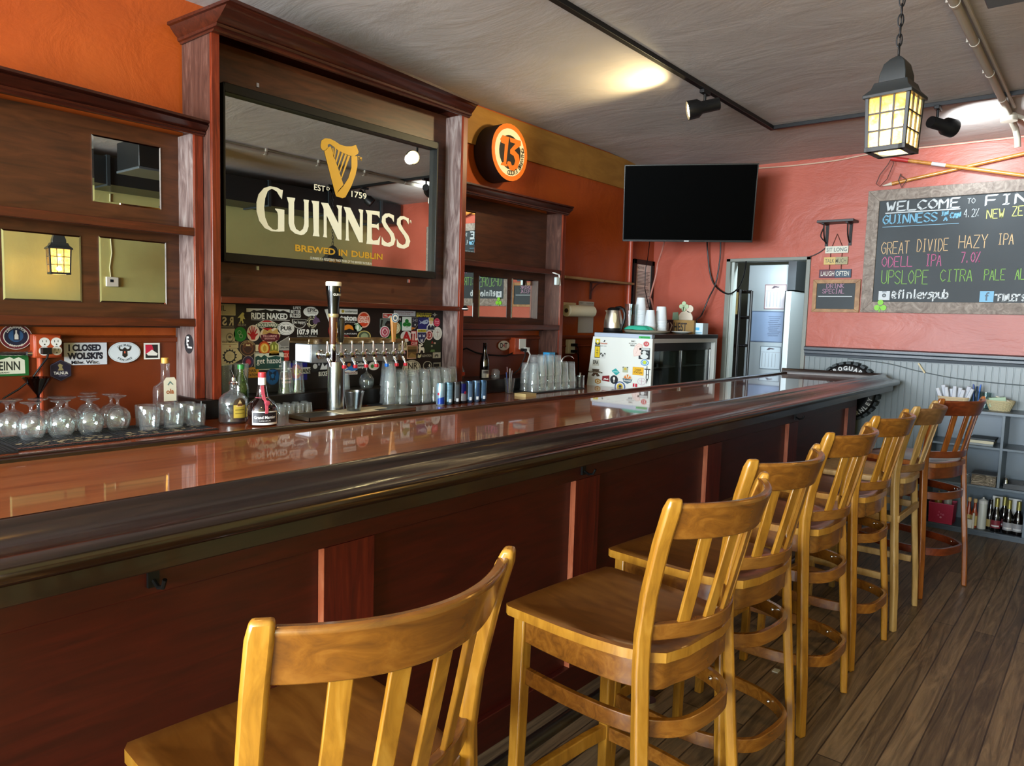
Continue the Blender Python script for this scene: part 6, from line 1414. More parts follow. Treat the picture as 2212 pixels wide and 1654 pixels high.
wire('black cable from the television curving left down to the cooler top', [(6.5,2.907,2.28), (6.52,2.913,2.097), (6.52,2.942,1.873), (6.48,2.986,1.731), (6.45,3.034,1.575), (6.3,3.012,1.512), (6.27, 2.89, 1.403)], .007)
wire('pale pink cable running from the television to the foam cups', [(6.1,3.268,2.256), (6.2,3.343,2.167), (6.3,3.438,2.046), (6.3,3.449,1.951), (6.2,3.447,1.727), (5.98,3.311,1.694), (5.90, 3.2, 1.46), (5.88, 3.19, 1.405)], .008, C('#b87a6c', .5))
wire('thin dark cable hanging in front of the framed notice', [(6.15,3.449,2.269), (6.3,3.549,2.097), (6.33,3.583,2.003), (6.33,3.581,1.858), (6.33,3.571,1.78), (6.1, 3.33, 1.405)], .004)
# ------------------------------------------------------------ ceiling: track, spots, conduit, duct, lantern
t = thing('light_track', 'black L-shaped track rail on the ceiling with its spot lights', 'light track', (5.6, 2.1, ZC))
mb = MB(m_iron).box((-1.5, 2.13, ZC-.028), (5.63, 2.165, ZC)).box((5.595, -1.0, ZC-.028), (5.63, 2.13, ZC))
part(t, 'rail', mb, bev=.002)
def spot(label, c, d, stem_top, bulb):
    # c: middle of the can; d: the way it points
    t = thing('spot_light', label, 'spot light', stem_top, 0, 'black spot lights on the ceiling track')
    c = Vector(c); d = Vector(d).normalized()
    st = Vector(stem_top)
    part(t, 'adapter', MB(m_iron).box(st+Vector((-.05, -.016, -.024)), st+Vector((.05, .016, 0))), bev=.003)
    part(t, 'stem', MB(m_iron).cyl(st+Vector((0, 0, -.022)), (st.x, st.y, c.z+.02), .009).cyl((st.x, st.y, c.z+.02), c, .012))
    Q = d.to_track_quat('Z', 'Y').to_matrix()
    part(t, 'can', MB(m_iron).lathe([(0, -.10), (.036, -.10), (.038, -.095), (.038, .01), (.057, .035), (.060, .10), (.056, .10), (.052, .04), (0, .03)], c, 24, Q), ang=45)
    part(t, 'bulb', MB(bulb).lathe([(0, .035), (.03, .05), (.05, .085), (.035, .094), (0, .097)], c, 20, Q), ang=60)
spot('black spot light on the long track run, aimed at the round sign', (4.40, 2.13, 2.855), (-.55, .80, -.22), (4.45, 2.147, ZC-.028), m_bulb)
spot('black spot light behind the hanging lantern, aimed at the coral wall', (5.66, 1.02, 2.86), (.80, -.5, -.1), (5.612, 1.04, ZC-.028), m_bulbc)
spot('black spot light on the short track run, reflected in the large mirror', (5.64, -.02, 2.86), (.5, .5, -.6), (5.612, .0, ZC-.028), m_iron)
t = thing('ceiling_conduit', 'grey conduit pipe along the ceiling with clamps and an elbow', 'pipe', (4, .68, ZC))
m_cond = C('#a59c8c', .45)
part(t, 'pipe', MB(m_cond).tube([(-1.5, .685, 2.965), (5.9, .685, 2.965), (6.15, .685, 2.95), (6.28, .672, 2.92), (6.32, .66, 2.86), (6.33, .655, 2.80)], .021, 12).tube([(-1.5, .645, 2.975), (5.9, .648, 2.975)], .010, 8))
part(t, 'junction', MB(m_cond).lathe([(0, 0), (.05, 0), (.052, .03), (.04, .05), (0, .05)], (6.02, .685, 2.915), 20).tube([(6.0, .66, 2.95), (6.05, .60, 2.93), (6.12, .57, 2.89), (6.12, .56, 2.82), (6.2, .55, 2.79), (6.57, .55, 2.78)], .014, 8), label='pale junction box')
for i in range(10):
    x = .4+i*.58
    part(t, 'clamp', MB(C('#b5ac9c', .4)).cyl((x-.010, .685, 2.965), (x+.010, .685, 2.965), .0235).box((x-.008, .70, 2.972), (x+.008, .722, 2.998)))
t = thing('ceiling_duct', 'black rectangular duct along the wall behind the camera, seen in the mirror', 'duct', (4.5, -.7, 2.7))
part(t, 'duct', MB(C('#191c1d', .4)).box((.8, -.9, 2.66), (6.55, -.42, 2.92)))
for i in range(7): part(t, 'flange', MB(C('#2c3234', .4)).box((1.4+i*.8, -.93, 2.645), (1.43+i*.8, -.40, 2.935)))
t = thing('ceiling_speaker', 'black boxy speaker hanging at the ceiling, upper right corner of the photo', 'speaker', (3.1, .25, 2.70))
part(t, 'cabinet', MB(C('#101112', .4)).box((2.92, .02, 2.72), (3.30, .47, 2.97)), bev=.006)
part(t, 'bottom_edge', MB(C('#4a5054', .4)).box((2.915, .015, 2.70), (3.31, .475, 2.721)), bev=.004, label='grey lower edge')
part(t, 'bracket', MB(m_iron).box((3.06, .2, 2.96), (3.14, .28, 2.999)))
wire('pale cable sagging along the top of the coral wall', [(6.585, 2.62, 2.905), (6.585, 2.3, 2.895), (6.585, 1.95, 2.90), (6.585, 1.62, 2.925), (6.585, 1.0, 2.925), (6.585, .3, 2.925)], .006, C('#c9a890', .5), grp='cables on the far wall')

def lantern(label, LX, LY, z0, rz, s, ztop, bulb=None):
    t = thing('hanging_lantern', label, 'lantern', (LX, LY, z0), rz, 'hanging lanterns')
    P = lambda n, mb, m=None, b=0, **k: part(t, n, mb, m, bev=b, world=False, **k)
    m_l = C('#3a3c3c', .42, .5)
    h = s/2; H = s*1.36; k = .90
    # four glazed sides in a tapering frame
    fr = MB(m_l)
    for sx in (-1, 1):
        for sy in (-1, 1):
            fr.loft([(sx*h*k, sy*h*k, .0), (sx*h, sy*h, H)], [[(-.0065, -.0065, 0), (.0065, -.0065, 0), (.0065, .0065, 0), (-.0065, .0065, 0)]]*2)
    fr.box((-h*k-.008, -h*k-.008, -.004), (h*k+.008, -h*k+.018, .014)).box((-h*k-.008, h*k-.018, -.004), (h*k+.008, h*k+.008, .014)).box((-h*k-.008, -h*k, -.004), (-h*k+.018, h*k, .014)).box((h*k-.018, -h*k, -.004), (h*k+.008, h*k, .014))
    P('frame', fr, None, .0015)
    for a in range(4):
        M = Matrix.Rotation(a*pi/2, 4, 'Z')
        g = MB(m_amberg); g.M = M
        g.loft([(0, -h*k+.002, .01), (0, -h+.002, H)], [[(-h*k+.005, -.001, 0), (h*k-.005, -.001, 0), (h*k-.005, .001, 0), (-h*k+.005, .001, 0)], [(-h+.005, -.001, 0), (h-.005, -.001, 0), (h-.005, .001, 0), (-h+.005, .001, 0)]])
        P('pane', g)
        b = MB(m_l); b.M = M
        for q in (-1/3, 1/3): b.loft([(q*h*k, -h*k-.001, .01), (q*h, -h-.001, H)], [[(-.003, -.004, 0), (.003, -.004, 0), (.003, .004, 0), (-.003, .004, 0)]]*2)
        for q in (.36, .68):
            w = h*(k+(1-k)*q); b.box((-w, -w-.005, H*q-.003), (w, -w+.003, H*q+.003))
        P('grid_bars', b)
    e = h*1.2
    rf = MB(m_l)
    sq = lambda w: [(-w, -w, 0), (w, -w, 0), (w, w, 0), (-w, w, 0)]
    rf.loft([(0, 0, H-.004), (0, 0, H+.008), (0, 0, H+.03), (0, 0, H+.055)], [sq(e), sq(e), sq(h*.92), sq(h*.8)])
    rf.loft([(0, 0, H+.05), (0, 0, H+.085), (0, 0, H+.125), (0, 0, H+.145), (0, 0, H+.155)], [sq(h*.66), sq(h*.64), sq(h*.5), sq(h*.28), sq(h*.1)])
    P('roof', rf, None, .002)
    P('bulb', MB(bulb or m_bulb).lathe([(0, H*.42), (.02, H*.46), (.027, H*.58), (.018, H*.74), (.012, H*.82), (0, H*.83)], (0, 0, 0), 16))
    P('socket', MB(m_l).cyl((0, 0, H*.82), (0, 0, H+.02), .014))
    P('bottom_glass', MB(m_amberg).lathe([(0, 0), (h*.62, 0), (h*.62, .003), (0, .003)], (0, 0, -.002), 24))
    ch = MB(m_iron)
    z = H+.155; i = 0
    L = .044; top = ztop-z0
    while z < top-.01:
        a = pi/2*(i % 2)+.4
        w = .0095
        ch.tube([(w*cos(q)*cos(a), w*cos(q)*sin(a), z+L/2+L/2*1.1*sin(q)) for q in [2*pi*j/14 for j in range(14)]], .0026, 6, True)
        z += L*.82; i += 1
    P('chain', ch)
    P('lamp_wire', MB(m_iron).tube([(.01, 0, H+.15), (.016, .004, H+.3), (.012, 0, min(top, H+.5)), (.012, 0, top)], .0022, 6))
    P('canopy', MB(m_iron).lathe([(0, top-.03), (.02, top-.03), (.055, top-.006), (.056, top), (0, top)], (0, 0, 0), 20))
    return t
lantern('black metal lantern hanging on a chain, lit, amber grid panes', 3.1, .7215, 2.167, radians(-7), .145, ZC)
lantern('lit lantern on a chain seen only in the left-hand mirror', 2.6, -.5, 1.78, radians(10), .17, ZC)
lantern('added unseen lit lantern over the near end of the bar, out of the photo', .70, 1.55, 2.40, 0, .15, ZC)
lantern('added unseen lit lantern behind the camera near the windows, out of the photo', -1.1, .9, 2.40, 0, .15, ZC)

# ------------------------------------------------------------ far wall
t = thing('chalkboard', 'large chalkboard menu in a weathered wooden frame on the coral wall', 'chalkboard', (6.58, .87, 1.62))
CY0, CY1, CZ0, CZ1, fwd = 1.675, .06, 1.628, 2.618, .088
mb = MB(m_slate).box((6.578, CY1+.05, CZ0+.05), (6.598, CY0-.05, CZ1-.05))
part(t, 'slate', mb)
for pts in ([(CY0, CZ1), (CY1, CZ1), (CY1+fwd, CZ1-fwd), (CY0-fwd, CZ1-fwd)], [(CY0, CZ0), (CY1, CZ0), (CY1+fwd, CZ0+fwd), (CY0-fwd, CZ0+fwd)],
            [(CY0, CZ1), (CY0-fwd, CZ1-fwd), (CY0-fwd, CZ0+fwd), (CY0, CZ0)], [(CY1, CZ1), (CY1+fwd, CZ1-fwd), (CY1+fwd, CZ0+fwd), (CY1, CZ0)]):
    part(t, 'frame_board', MB(m_frame).prism(pts, 'x', 6.562, 6.599), bev=.002)
def chalk(words_, col, w=.006, dbl=0):
    m = C(col, .9)
    mb = MB(m)
    r = random.Random(len(words_[0][0])+7)
    for txt, A, B in words_:
        n = len(txt)
        W_m = abs(A[1]-B[1]); H_m = B[2]-A[2]
        adv = W_m/n if n else 1
        for i, ch in enumerate(txt):
            for s_ in strokes(ch):
                jx, jz = (r.random()-.5)*.1, (r.random()-.5)*.06
                pts = []
                for u, v in s_:
                    pts.append(((i+.1+.76*u+jx*.6)*adv, (v+jz)*H_m))
                for k in range(dbl+1):
                    put = lambda u, v, k=k: (6.5765-.0004*k, A[1]-u-.004*k, A[2]+v+.003*k)
                    ribbon(mb, pts, w, put)
    return mb
def CL(ws, *a):
    for w_ in ws: part(t, 'chalk_lettering', chalk([w_], *a))
CL([('WELCOME', (6.575,1.54,2.441), (6.575,1.017,2.513))], '#c9cfd0', .006, 2)
CL([('TO', (6.575,0.972,2.466), (6.575,0.915,2.505))], '#c9cfd0', .004)
CL([('FINLEYS', (6.575,0.86,2.441), (6.575, .22, 2.512))], '#c9cfd0', .006, 2)
CL([('GUINNESS', (6.575,1.56,2.344), (6.575,1.164,2.416)), ('CAN', (6.575,1.081,2.363), (6.575,1.009,2.405)), ('IN', (6.575,1.142,2.387), (6.575,1.094,2.418)), ('A', (6.575,1.122,2.346), (6.575,1.094,2.373))], '#7fb6d2', .006, 1)
CL([('4.2%', (6.575,0.988,2.365), (6.575,0.887,2.425))], '#c9cfd0', .004)
CL([('NEW', (6.575,0.841,2.346), (6.575,0.724,2.413)), ('ZE', (6.575,0.681,2.354), (6.575,0.607,2.423))], '#cdd07c', .006)
CL([('GREAT', (6.575,1.553,2.102), (6.575,1.34,2.199)), ('DIVIDE', (6.575,1.292,2.114), (6.575,1.07,2.209)), ('HAZY', (6.575,1.008,2.131), (6.575,0.811,2.226)), ('IPA', (6.575,0.755,2.148), (6.575,0.65,2.228))], '#d8b68a', .0055)
CL([('ODELL', (6.575,1.542,1.999), (6.575,1.31,2.08)), ('IPA', (6.575,1.225,2), (6.575,1.108,2.091)), ('7.0%', (6.575,0.983,2.021), (6.575,0.853,2.099))], '#c86a92', .0055)
CL([('UPSLOPE', (6.575,1.536,1.86), (6.575,1.189,1.969)), ('CITRA', (6.575,1.115,1.877), (6.575,0.891,1.969)), ('PALE', (6.575,0.822,1.885), (6.575,0.684,1.965)), ('AL', (6.575,0.627,1.889), (6.575,0.564,1.968))], '#86b45c', .0055)
CL([('@finleyspub', (6.575,1.449,1.745), (6.575,1.046,1.812))], '#d8dcdc', .007, 1)
CL([('"FINLEY\'S', (6.575,0.742,1.729), (6.575,0.553,1.777))], '#d2d6d6', .006, 1)
mb = MB()
a, b = (6.575,1.54,2.439), (6.575,1.013,2.434)
layers(mb, (6.5775, a[1], a[2]-.004), (6.5775, b[1], a[2]-.012), 'x', [('r', '#c9cfd0')])
a, b = (6.575,1.554,2.329), (6.575,1.015,2.328)
layers(mb, (6.5775, a[1], a[2]-.006), (6.5775, b[1], a[2]-.010), 'x', [('r', '#7fb6d2')])
part(t, 'chalk_underline', mb)
mb = MB()
layers(mb, (6.577,1.546,1.804), (6.577,1.462,1.73), 'x', [('r', '#c2c6c8'), ('r', '#7a8288', .3, .84, .7, 1), ('e', '#2c3336', .32, .3, .68, .72), ('e', '#8d989c', .42, .4, .58, .6)])
part(t, 'camera_icon', mb)
mb = MB()
layers(mb, (6.577,0.838,1.803), (6.577,0.748,1.721), 'x', [('r', '#6aa8c8'), ('t', '#2c4a5c', 'f', .38, .12, .68, .9, .02)])
part(t, 'square_icon', mb)
q = (6.56,1.522,1.675)
mb = MB(); shamrock(mb, (q[1], q[2]+.006), .046, 'x', 6.553, C('#7ac21c', .5), 3)
solo('shamrock_cutout', mb, None, 'bright green shamrock stuck on the lower left corner of the chalkboard frame', 'decoration')
# small menu board
t = thing('small_chalkboard', 'small oak-framed chalkboard reading DRINK SPECIAL beside the door', 'chalkboard', (6.58, 1.88, 1.625))
a, b = (6.58,2.075,1.902), (6.58,1.691,1.625)
i0, i1 = (6.58,2.042,1.869), (6.58,1.73,1.652)
part(t, 'slate', MB(m_slate).box((6.588, b[1]+.01, b[2]+.01), (6.598, a[1]-.01, a[2]-.01)))
for p in ([(a[1], a[2]), (b[1], a[2]), (i1[1], i0[2]), (i0[1], i0[2])], [(a[1], b[2]), (b[1], b[2]), (i1[1], i1[2]), (i0[1], i1[2])], [(a[1], a[2]), (i0[1], i0[2]), (i0[1], i1[2]), (a[1], b[2])], [(b[1], a[2]), (i1[1], i0[2]), (i1[1], i1[2]), (b[1], b[2])]):
    part(t, 'frame_board', MB(m_frame2).prism(p, 'x', 6.578, 6.599), bev=.002)
mb = chalk([('DRINK', (6.585,1.966,1.831), (6.585,1.818,1.865)), ('SPECIAL', (6.585,1.996,1.784), (6.585,1.815,1.822))], '#c090a8', .004)
q = (6.585,2.026,1.769); e = (6.585,1.754,1.77)
mb.use(C('#c9cfd0', .9)); ribbon(mb, [(0, 0), (q[1]-e[1], 0)], .006, lambda u, v: (6.5765, q[1]-u, q[2]-.01+v))
mb.v = [(x+.0105, y, z) for x, y, z in mb.v]
part(t, 'chalk_lettering', mb)
# hanging three-board sign
t = thing('hanging_sign', 'three little boards on string: SIT LONG, TALK MUCH, LAUGH OFTEN', 'sign', (6.59, 1.9, 1.93))
def board(A, B, cols, txt, tc):
    mb = MB(C(cols[0], .6)); y0, y1 = A[1], B[1]; ym = (y0+y1)/2 if len(cols) > 1 else y1
    mb.box((6.58, ym, B[2]), (6.596, y0, A[2]))
    if len(cols) > 1: mb.use(C(cols[1], .6)).box((6.58, y1, B[2]), (6.596, ym, A[2]))
    o = part(t, 'board', mb, bev=.0015)
    m2 = MB(); layers(m2, (6.58, y0, A[2]), (6.58, y1, B[2]), 'x', [('t', tc, txt, .06, .22, .94, .78, .01)])
    part(o, 'board_lettering', m2)
board((6.58,1.993,2.183), (6.58,1.807,2.124), ['#d0cdbc'], 'SIT LONG', '#3a5456')
board((6.58,1.999,2.092), (6.58,1.806,2.028), ['#c9ad6a', '#a09872'], 'TALK MUCH', '#5c5840')
board((6.58,2.032,1.987), (6.58,1.772,1.917), ['#5a3440', '#3a4c5c'], 'LAUGH OFTEN', '#d0cdc0')
mb = MB(C('#5a2a20', .7))
ap = (6.592,1.906,2.286)
for e in ((6.59,1.942,2.179), (6.59,1.857,2.176)): mb.tube([ap, e], .003, 6)
for y0, y1 in (((809, 527), (806, 560)), ((888, 527), (884, 562)), ((802, 606), (799, 645)), ((882, 606), (879, 645))):
    pass
for A, B in (((6.589,1.949,2.133), (6.589,1.95,2.086)), ((6.589,1.856,2.13), (6.589,1.858,2.081)), ((6.589,1.951,2.036), (6.589,1.952,1.981)), ((6.589,1.857,2.033), (6.589,1.857,1.98))): mb.tube([A, B], .003, 6)
part(t, 'string', mb)
# black shelf with two brackets
t = thing('black_shelf', 'small black shelf on two scroll brackets beside the chalkboard', 'shelf', (6.5, 1.9, 2.36))
part(t, 'board', MB(C('#2e2a2a', .45)).box((6.44, 1.745, 2.368), (6.599, 2.035, 2.388)), bev=.002)
for y in (1.99, 1.80):
    mb = MB(m_iron).box((6.588, y-.012, 2.185), (6.599, y+.012, 2.368)).box((6.46, y-.010, 2.358), (6.599, y+.010, 2.368))
    mb.tube([(6.592-.10*sin(a), y, 2.21+.15*(1-cos(a))) for a in [pi/2*i/8 for i in range(9)]], .006, 7)
    part(t, 'bracket', mb)
wire('thin dark cord from the little shelf to the door corner', [(6.58, 2.02, 2.34), (6.585, 2.04, 2.27), (6.587, 1.985, 2.20), (6.587, 2.02, 2.15), (6.585, 2.08, 2.115), (6.575, 2.12, 2.10)], .004, grp='cables on the far wall')
# crossed cue-like spears
def pole(label, A, B, tip):
    A = Vector(A); B = Vector(B); d = (B-A)
    B = A+d*1.35
    t = thing('spear', label, 'spear', A, 0, 'crossed poles above the chalkboard')
    part(t, 'shaft', MB(m_cue).cyl(A, B, .014, .014, 12))
    u = d.normalized()
    if tip:
        part(t, 'point', MB(C('#d8d0bc', .4)).cyl(A, A-u*.07, .015, .003, 12), label='pale pointed tip')
        part(t, 'cord_loop', MB(C('#5a4a42', .8)).tube([A+u*.08+Vector((0, .02, .06)), A+u*.06+Vector((-.018, .01, .01)), A+u*.075+Vector((-.005, 0, -.05)), A+u*.11+Vector((-.018, 0, 0)), A+u*.07+Vector((0, .015, .05))], .004, 6), label='brown cord tied round the tip')
    else:
        part(t, 'grip', MB(C('#b4302c', .4)).cyl(A, A+u*.13, .019, .017, 12), label='red grip')
        part(t, 'cord_loop', MB(C('#5a3a32', .7)).tube([A, A+Vector((-.01, .02, -.05)), A+Vector((0, .075, -.12)), A+Vector((0, .10, -.19)), A+Vector((0, .07, -.215)), A+Vector((0, .02, -.16)), A+Vector((0, -.02, -.04)), A], .0035, 6), label='hanging cord loop')
        part(t, 'paper_band', MB(C('#c9c4c4', .6)).cyl(A+u*.30, A+u*.40, .0146, .0146, 12), label='pale paper band')
pole('wooden pole with red grip crossing down to the right above the chalkboard', (6.535,1.516,2.858), (6.535,0.622,2.636), False)
pole('wooden spear with pale tip crossing up to the right above the chalkboard', (6.57,1.505,2.664), (6.57,0.637,2.8), True)
# tyre on the wall behind the bar end
t = thing('tyre', 'black knobbly tyre with white rim lettering hanging behind the bar end', 'tyre', (6.52, 1.70, .96))
TC = (6.525, 1.715, .965)
RX = Matrix.Rotation(radians(90), 3, 'Y')
R_ = .232
part(t, 'rubber', MB(C('#0c0c0d', .5)).lathe([(R_*.62, -.05), (R_*.72, -.062), (R_*.9, -.058), (R_*.97, -.045), (R_, -.02), (R_, .02), (R_*.97, .045), (R_*.9, .058), (R_*.72, .062), (R_*.62, .05), (R_*.62, -.05)], TC, 48, RX), ang=40)
mb = MB(C('#2c3436', .6))
for i in range(26):
    a = 2*pi*i/26
    M = Matrix.Translation(TC) @ Matrix.Rotation(a, 4, 'X')
    mb.M = M
    mb.box((-.05, -.018, R_*.985), (.05, .018, R_*1.07))
mb.M = None
part(t, 'tread', mb)
mb = MB(C('#c9cac8', .5))
for txt, a0, a1, rr in (('DUROGUARD', 150, 40, .84), ('GUTERNLEY', 252, 350, .84)):
    n = len(txt)
    for i, chh in enumerate(txt):
        a = radians(a0+(a1-a0)*(i+.5)/n); o = 1 if a1 < a0 else -1
        vs, fs, w = glyphs(chh, .04)
        hgt = .036; wd = min(w, .9)*hgt
        ur, ut = (cos(a)*o, sin(a)*o), (sin(a)*o, -cos(a)*o)
        mb.add([(TC[0]-.0625, TC[1]-(cos(a)*R_*rr+ut[0]*(u-.5)*wd+ur[0]*(v-.5)*hgt), TC[2]+sin(a)*R_*rr+ut[1]*(u-.5)*wd+ur[1]*(v-.5)*hgt) for u, v in vs], fs)
part(t, 'white_lettering', mb)
part(t, 'rim', MB(C('#1c1e20', .4, .6)).lathe([(0, -.02), (R_*.6, -.03), (R_*.62, -.045), (R_*.62, .045), (0, .02)], TC, 36, RX))
wire('thin grey cord strung along the beadboard with a clothes peg', [(6.575, 1.75, 1.235), (6.575, 1.45, 1.215), (6.575, 1.2, 1.165), (6.575, .9, 1.125), (6.575, .4, 1.11), (6.575, -.3, 1.15)], .004, C('#5a6264', .6), 'cord', 'cords on the beadboard')
q = (6.57,1.188,1.192)
mb = MB(C('#c9b890', .6)); mb.M = Matrix.Translation(q) @ Matrix.Rotation(radians(-35), 4, 'X')
mb.box((-.008, -.006, -.045), (.004, .006, .045)).box((-.014, -.005, -.045), (-.009, .005, .03))
solo('clothes_peg', mb, None, 'pale wooden clothes peg clipped on the cord on the beadboard', 'clothes peg')
# ------------------------------------------------------------ grey cubby shelf unit at the far wall and its contents
GX0, GX1, GY0, GY1, GZ = 6.25, 6.58, 1.06, -.75, .922
t = thing('cubby_unit', 'blue-grey open cubby unit along the far wall, full of bottles', 'shelf unit', (6.4, .2, 0))
m_cub = C('#5a6873', .36)
m_cubd = C('#3c4650', .4)
mb = MB(m_cub).box((GX0-.01, GY1, GZ-.022), (GX1, GY0, GZ)); part(t, 'top', mb, bev=.002)
part(t, 'back_panel', MB(m_cub).box((GX1-.008, GY1, 0), (GX1, GY0, GZ-.022)))
for y, z in ((GY0-.018, .046), (.575, .376), (.06, .376), (.40, .046), (-.45, .046)): part(t, 'divider', MB(m_cub).box((GX0, y, z), (GX1-.009, y+.018, GZ-.022 if z < .1 and y != .40 else (.358 if y == .40 else GZ-.022))), bev=.001)
for z, m in ((.045, m_cubd), (.375, m_cub), (.665, m_cub)): part(t, 'shelf', MB(m).box((GX0+.002, GY1, z-.016), (GX1-.009, GY0-.019, z)), bev=.001)
part(t, 'plinth', MB(m_cubd).box((GX0+.02, GY1, 0), (GX1-.02, GY0-.02, .028)))
# on top
def basket(name, label, x, y, z, r0, r1, h, col, sq=None, n=30):
    t = thing(name, label, 'basket', (x, y, z))
    m = C(col, .7)
    mb = MB(m)
    rows = 9
    for k in range(rows):
        q = k/(rows-1); r = r0+(r1-r0)*q
        pts = []
        for i in range(n*2):
            a = 2*pi*i/(n*2); rr = r+(.002 if (i//2+k) % 2 else -.002)
            c, s_ = cos(a), sin(a)
            if sq:
                c = abs(c)**.4*math.copysign(1, c); s_ = abs(s_)**.4*math.copysign(1, s_)
                pts.append((x+c*rr*sq[0], y+s_*rr*sq[1], z+.004+h*q))
            else: pts.append((x+c*rr, y+s_*rr, z+.004+h*q))
        mb.tube(pts, h/rows*.58, 5, True)
    part(t, 'weave', mb)
    mb = MB(m)
    ring = []
    for i in range(24):
        a = 2*pi*i/24; c, s_ = cos(a), sin(a)
        if sq: c = abs(c)**.4*math.copysign(1, c); s_ = abs(s_)**.4*math.copysign(1, s_)
        k = sq or (1, 1)
        ring.append((x+c*r1*k[0], y+s_*r1*k[1], z+h+.006))
        mb.tube([(x+c*r0*k[0]*.99, y+s_*r0*k[1]*.99, z+.002), (x+c*r1*k[0]*1.0, y+s_*r1*k[1]*1.0, z+h)], .003, 5)
    mb.tube(ring, .006, 6, True)
    part(t, 'rim', mb)
    mb = MB(m).lathe([(0, 0), (r0*.95*(min(sq) if sq else 1), 0), (r0*.95*(min(sq) if sq else 1), .004), (0, .004)], (x, y, z), 20)
    part(t, 'base', mb)
basket('bread_basket', 'rectangular pale wicker basket of rolled napkins on the cubby unit', 6.41, .925, GZ, .075, .095, .068, '#cdb894', (.8, 1.05))
r = random.Random(5)
m_nap = C('#d0d4dc', .8)
NAP = 'white rolled napkins in the pale basket'
pos = ('far left', 'left back', 'left front', 'centre left', 'centre', 'centre back', 'centre right', 'right front', 'far right')
for i in range(9):
    y = .995-.018*i; x = 6.41+(.03 if i % 2 else -.025)
    tilt = .035-.009*i
    mb = MB(m_nap).tube([(x, y, GZ+.012), (x-.004, y+tilt*.5, GZ+.07), (x-.006, y+tilt*1.2, GZ+.135+.012*((i*5) % 3))], [.012, .016, .013+.003*((i*7) % 2)], 8)
    solo('rolled_napkin', mb, None, 'white rolled napkin at the %s of the pale basket' % pos[i], 'napkin', NAP)
t = thing('straw_cup', 'clear cup of bright blue straws beside the napkin basket', 'cup', (6.44, .79, GZ))
part(t, 'cup', MB(m_pane).lathe([(0, .004), (.03, .004), (.037, .13), (.039, .13), (.032, 0), (0, 0)], (6.42, .785, GZ), 20), ang=60)
part(t, 'label', MB(C('#6fb49a', .6)).lathe([(.0335, .01), (.0345, .045)], (6.42, .785, GZ), 20), label='green band')
for i, c in enumerate(('#1d4fa8', '#2a64c0', '#173f8c', '#24343c', '#2f70cc', '#1d4fa8')):
    a = i*1.05
    solo('straw', MB(C(c, .4)).cyl((6.42+.012*cos(a), .785+.012*sin(a), GZ+.006), (6.42+.024*cos(a), .785+.026*sin(a), GZ+.165+.008*(i % 3)), .005, n=8), None, ('bright blue straw at the front', 'mid blue straw at the left', 'deep blue straw at the back left', 'black straw at the back', 'pale blue straw at the right', 'blue straw at the front right')[i]+' of the clear cup', 'straw', 'straws in the clear cup')
solo('clear_cup', MB(m_pane).lathe([(0, .004), (.028, .004), (.036, .12), (.038, .12), (.03, 0), (0, 0)], (6.49, .735, GZ), 20), None, 'empty clear cup behind the straw cup', 'cup', ang=60)
basket('round_basket', 'round pale wicker basket tilted with a green box inside', 6.42, .632, GZ, .062, .088, .066, '#c9bd96')
mb = MB(C('#a9c4a8', .6)); mb.M = Matrix.Translation((6.41, .655, GZ+.066)) @ Matrix.Rotation(radians(-8), 4, 'X') @ Matrix.Rotation(radians(14), 4, 'Z')
mb.box((-.04, -.055, -.035), (.04, .05, .03))
solo('tea_box', mb, None, 'pale green carton lying in the round wicker basket', 'box', bev=.002)
solo('stick', MB(C('#d8d2bc', .6)).cyl((6.40, .66, GZ+.105), (6.41, .575, GZ+.072), .004, n=8), None, 'pale wooden stick leaning on the round basket', 'stick')
# upper left cubby: books
for i, (c, h0, h1, y1, lb) in enumerate((('#8d9498', 0, .014, .64, 'grey bottom book in the small stack in the cubby'), ('#cfc9ae', .0145, .035, .638, 'thick cream book in the middle of the small stack'), ('#3c444a', .0355, .050, .632, 'dark grey book on top of the small stack'))):
    solo('book', MB(C(c, .6)).box((6.30, y1, .665+h0), (6.50, y1+.16, .665+h1)), None, lb, 'book', 'books in the upper cubby', bev=.001)
# lower middle: foil box, tray, jar
t = thing('foil_box', 'crinkled silver foil-wrapped box on the middle cubby shelf', 'box', (6.4, .69, .375))
m_foil, n, l, p = nm('crinkled_foil')
p.inputs['Base Color'].default_value = lin('#c9bda8'); setp(p, metal=1, rough=.3)
bump(n, l, p, noise(n, l, coords(n, l, (1, 1, 3)), 26, 5, .6, 2), .9, .02)
part(t, 'box', MB(m_foil).box((6.265, .60, .376), (6.42, .752, .452)))
part(t, 'lid', MB(C('#33302c', .5)).box((6.26, .596, .453), (6.425, .757, .460)), label='dark lid')
solo('small_jar', MB(m_glassr).lathe([(0, 0), (.022, 0), (.024, .05), (.018, .06), (.018, .07), (0, .07)], (6.30, .785, .375), 16), None, 'small glass jar left of the foil box, by the stool leg', 'jar')
mb = MB(C('#0d1012', .3)).box((6.28, .30, .376), (6.50, .555, .384)).box((6.28, .30, .384), (6.288, .555, .41)).box((6.492, .30, .384), (6.50, .555, .41)).box((6.288, .547, .384), (6.492, .555, .41)).box((6.288, .30, .384), (6.492, .308, .41))
solo('tray', mb, None, 'black shallow tray in the cubby right of the foil box', 'tray')
solo('shaker', MB(m_chrome).lathe([(0, 0), (.02, 0), (.022, .02), (.015, .05), (.016, .055), (.01, .065), (0, .067)], (6.31, .575+.045-.075, .4105-.026), 16), None, 'small chrome shaker standing in the black tray', 'shaker')
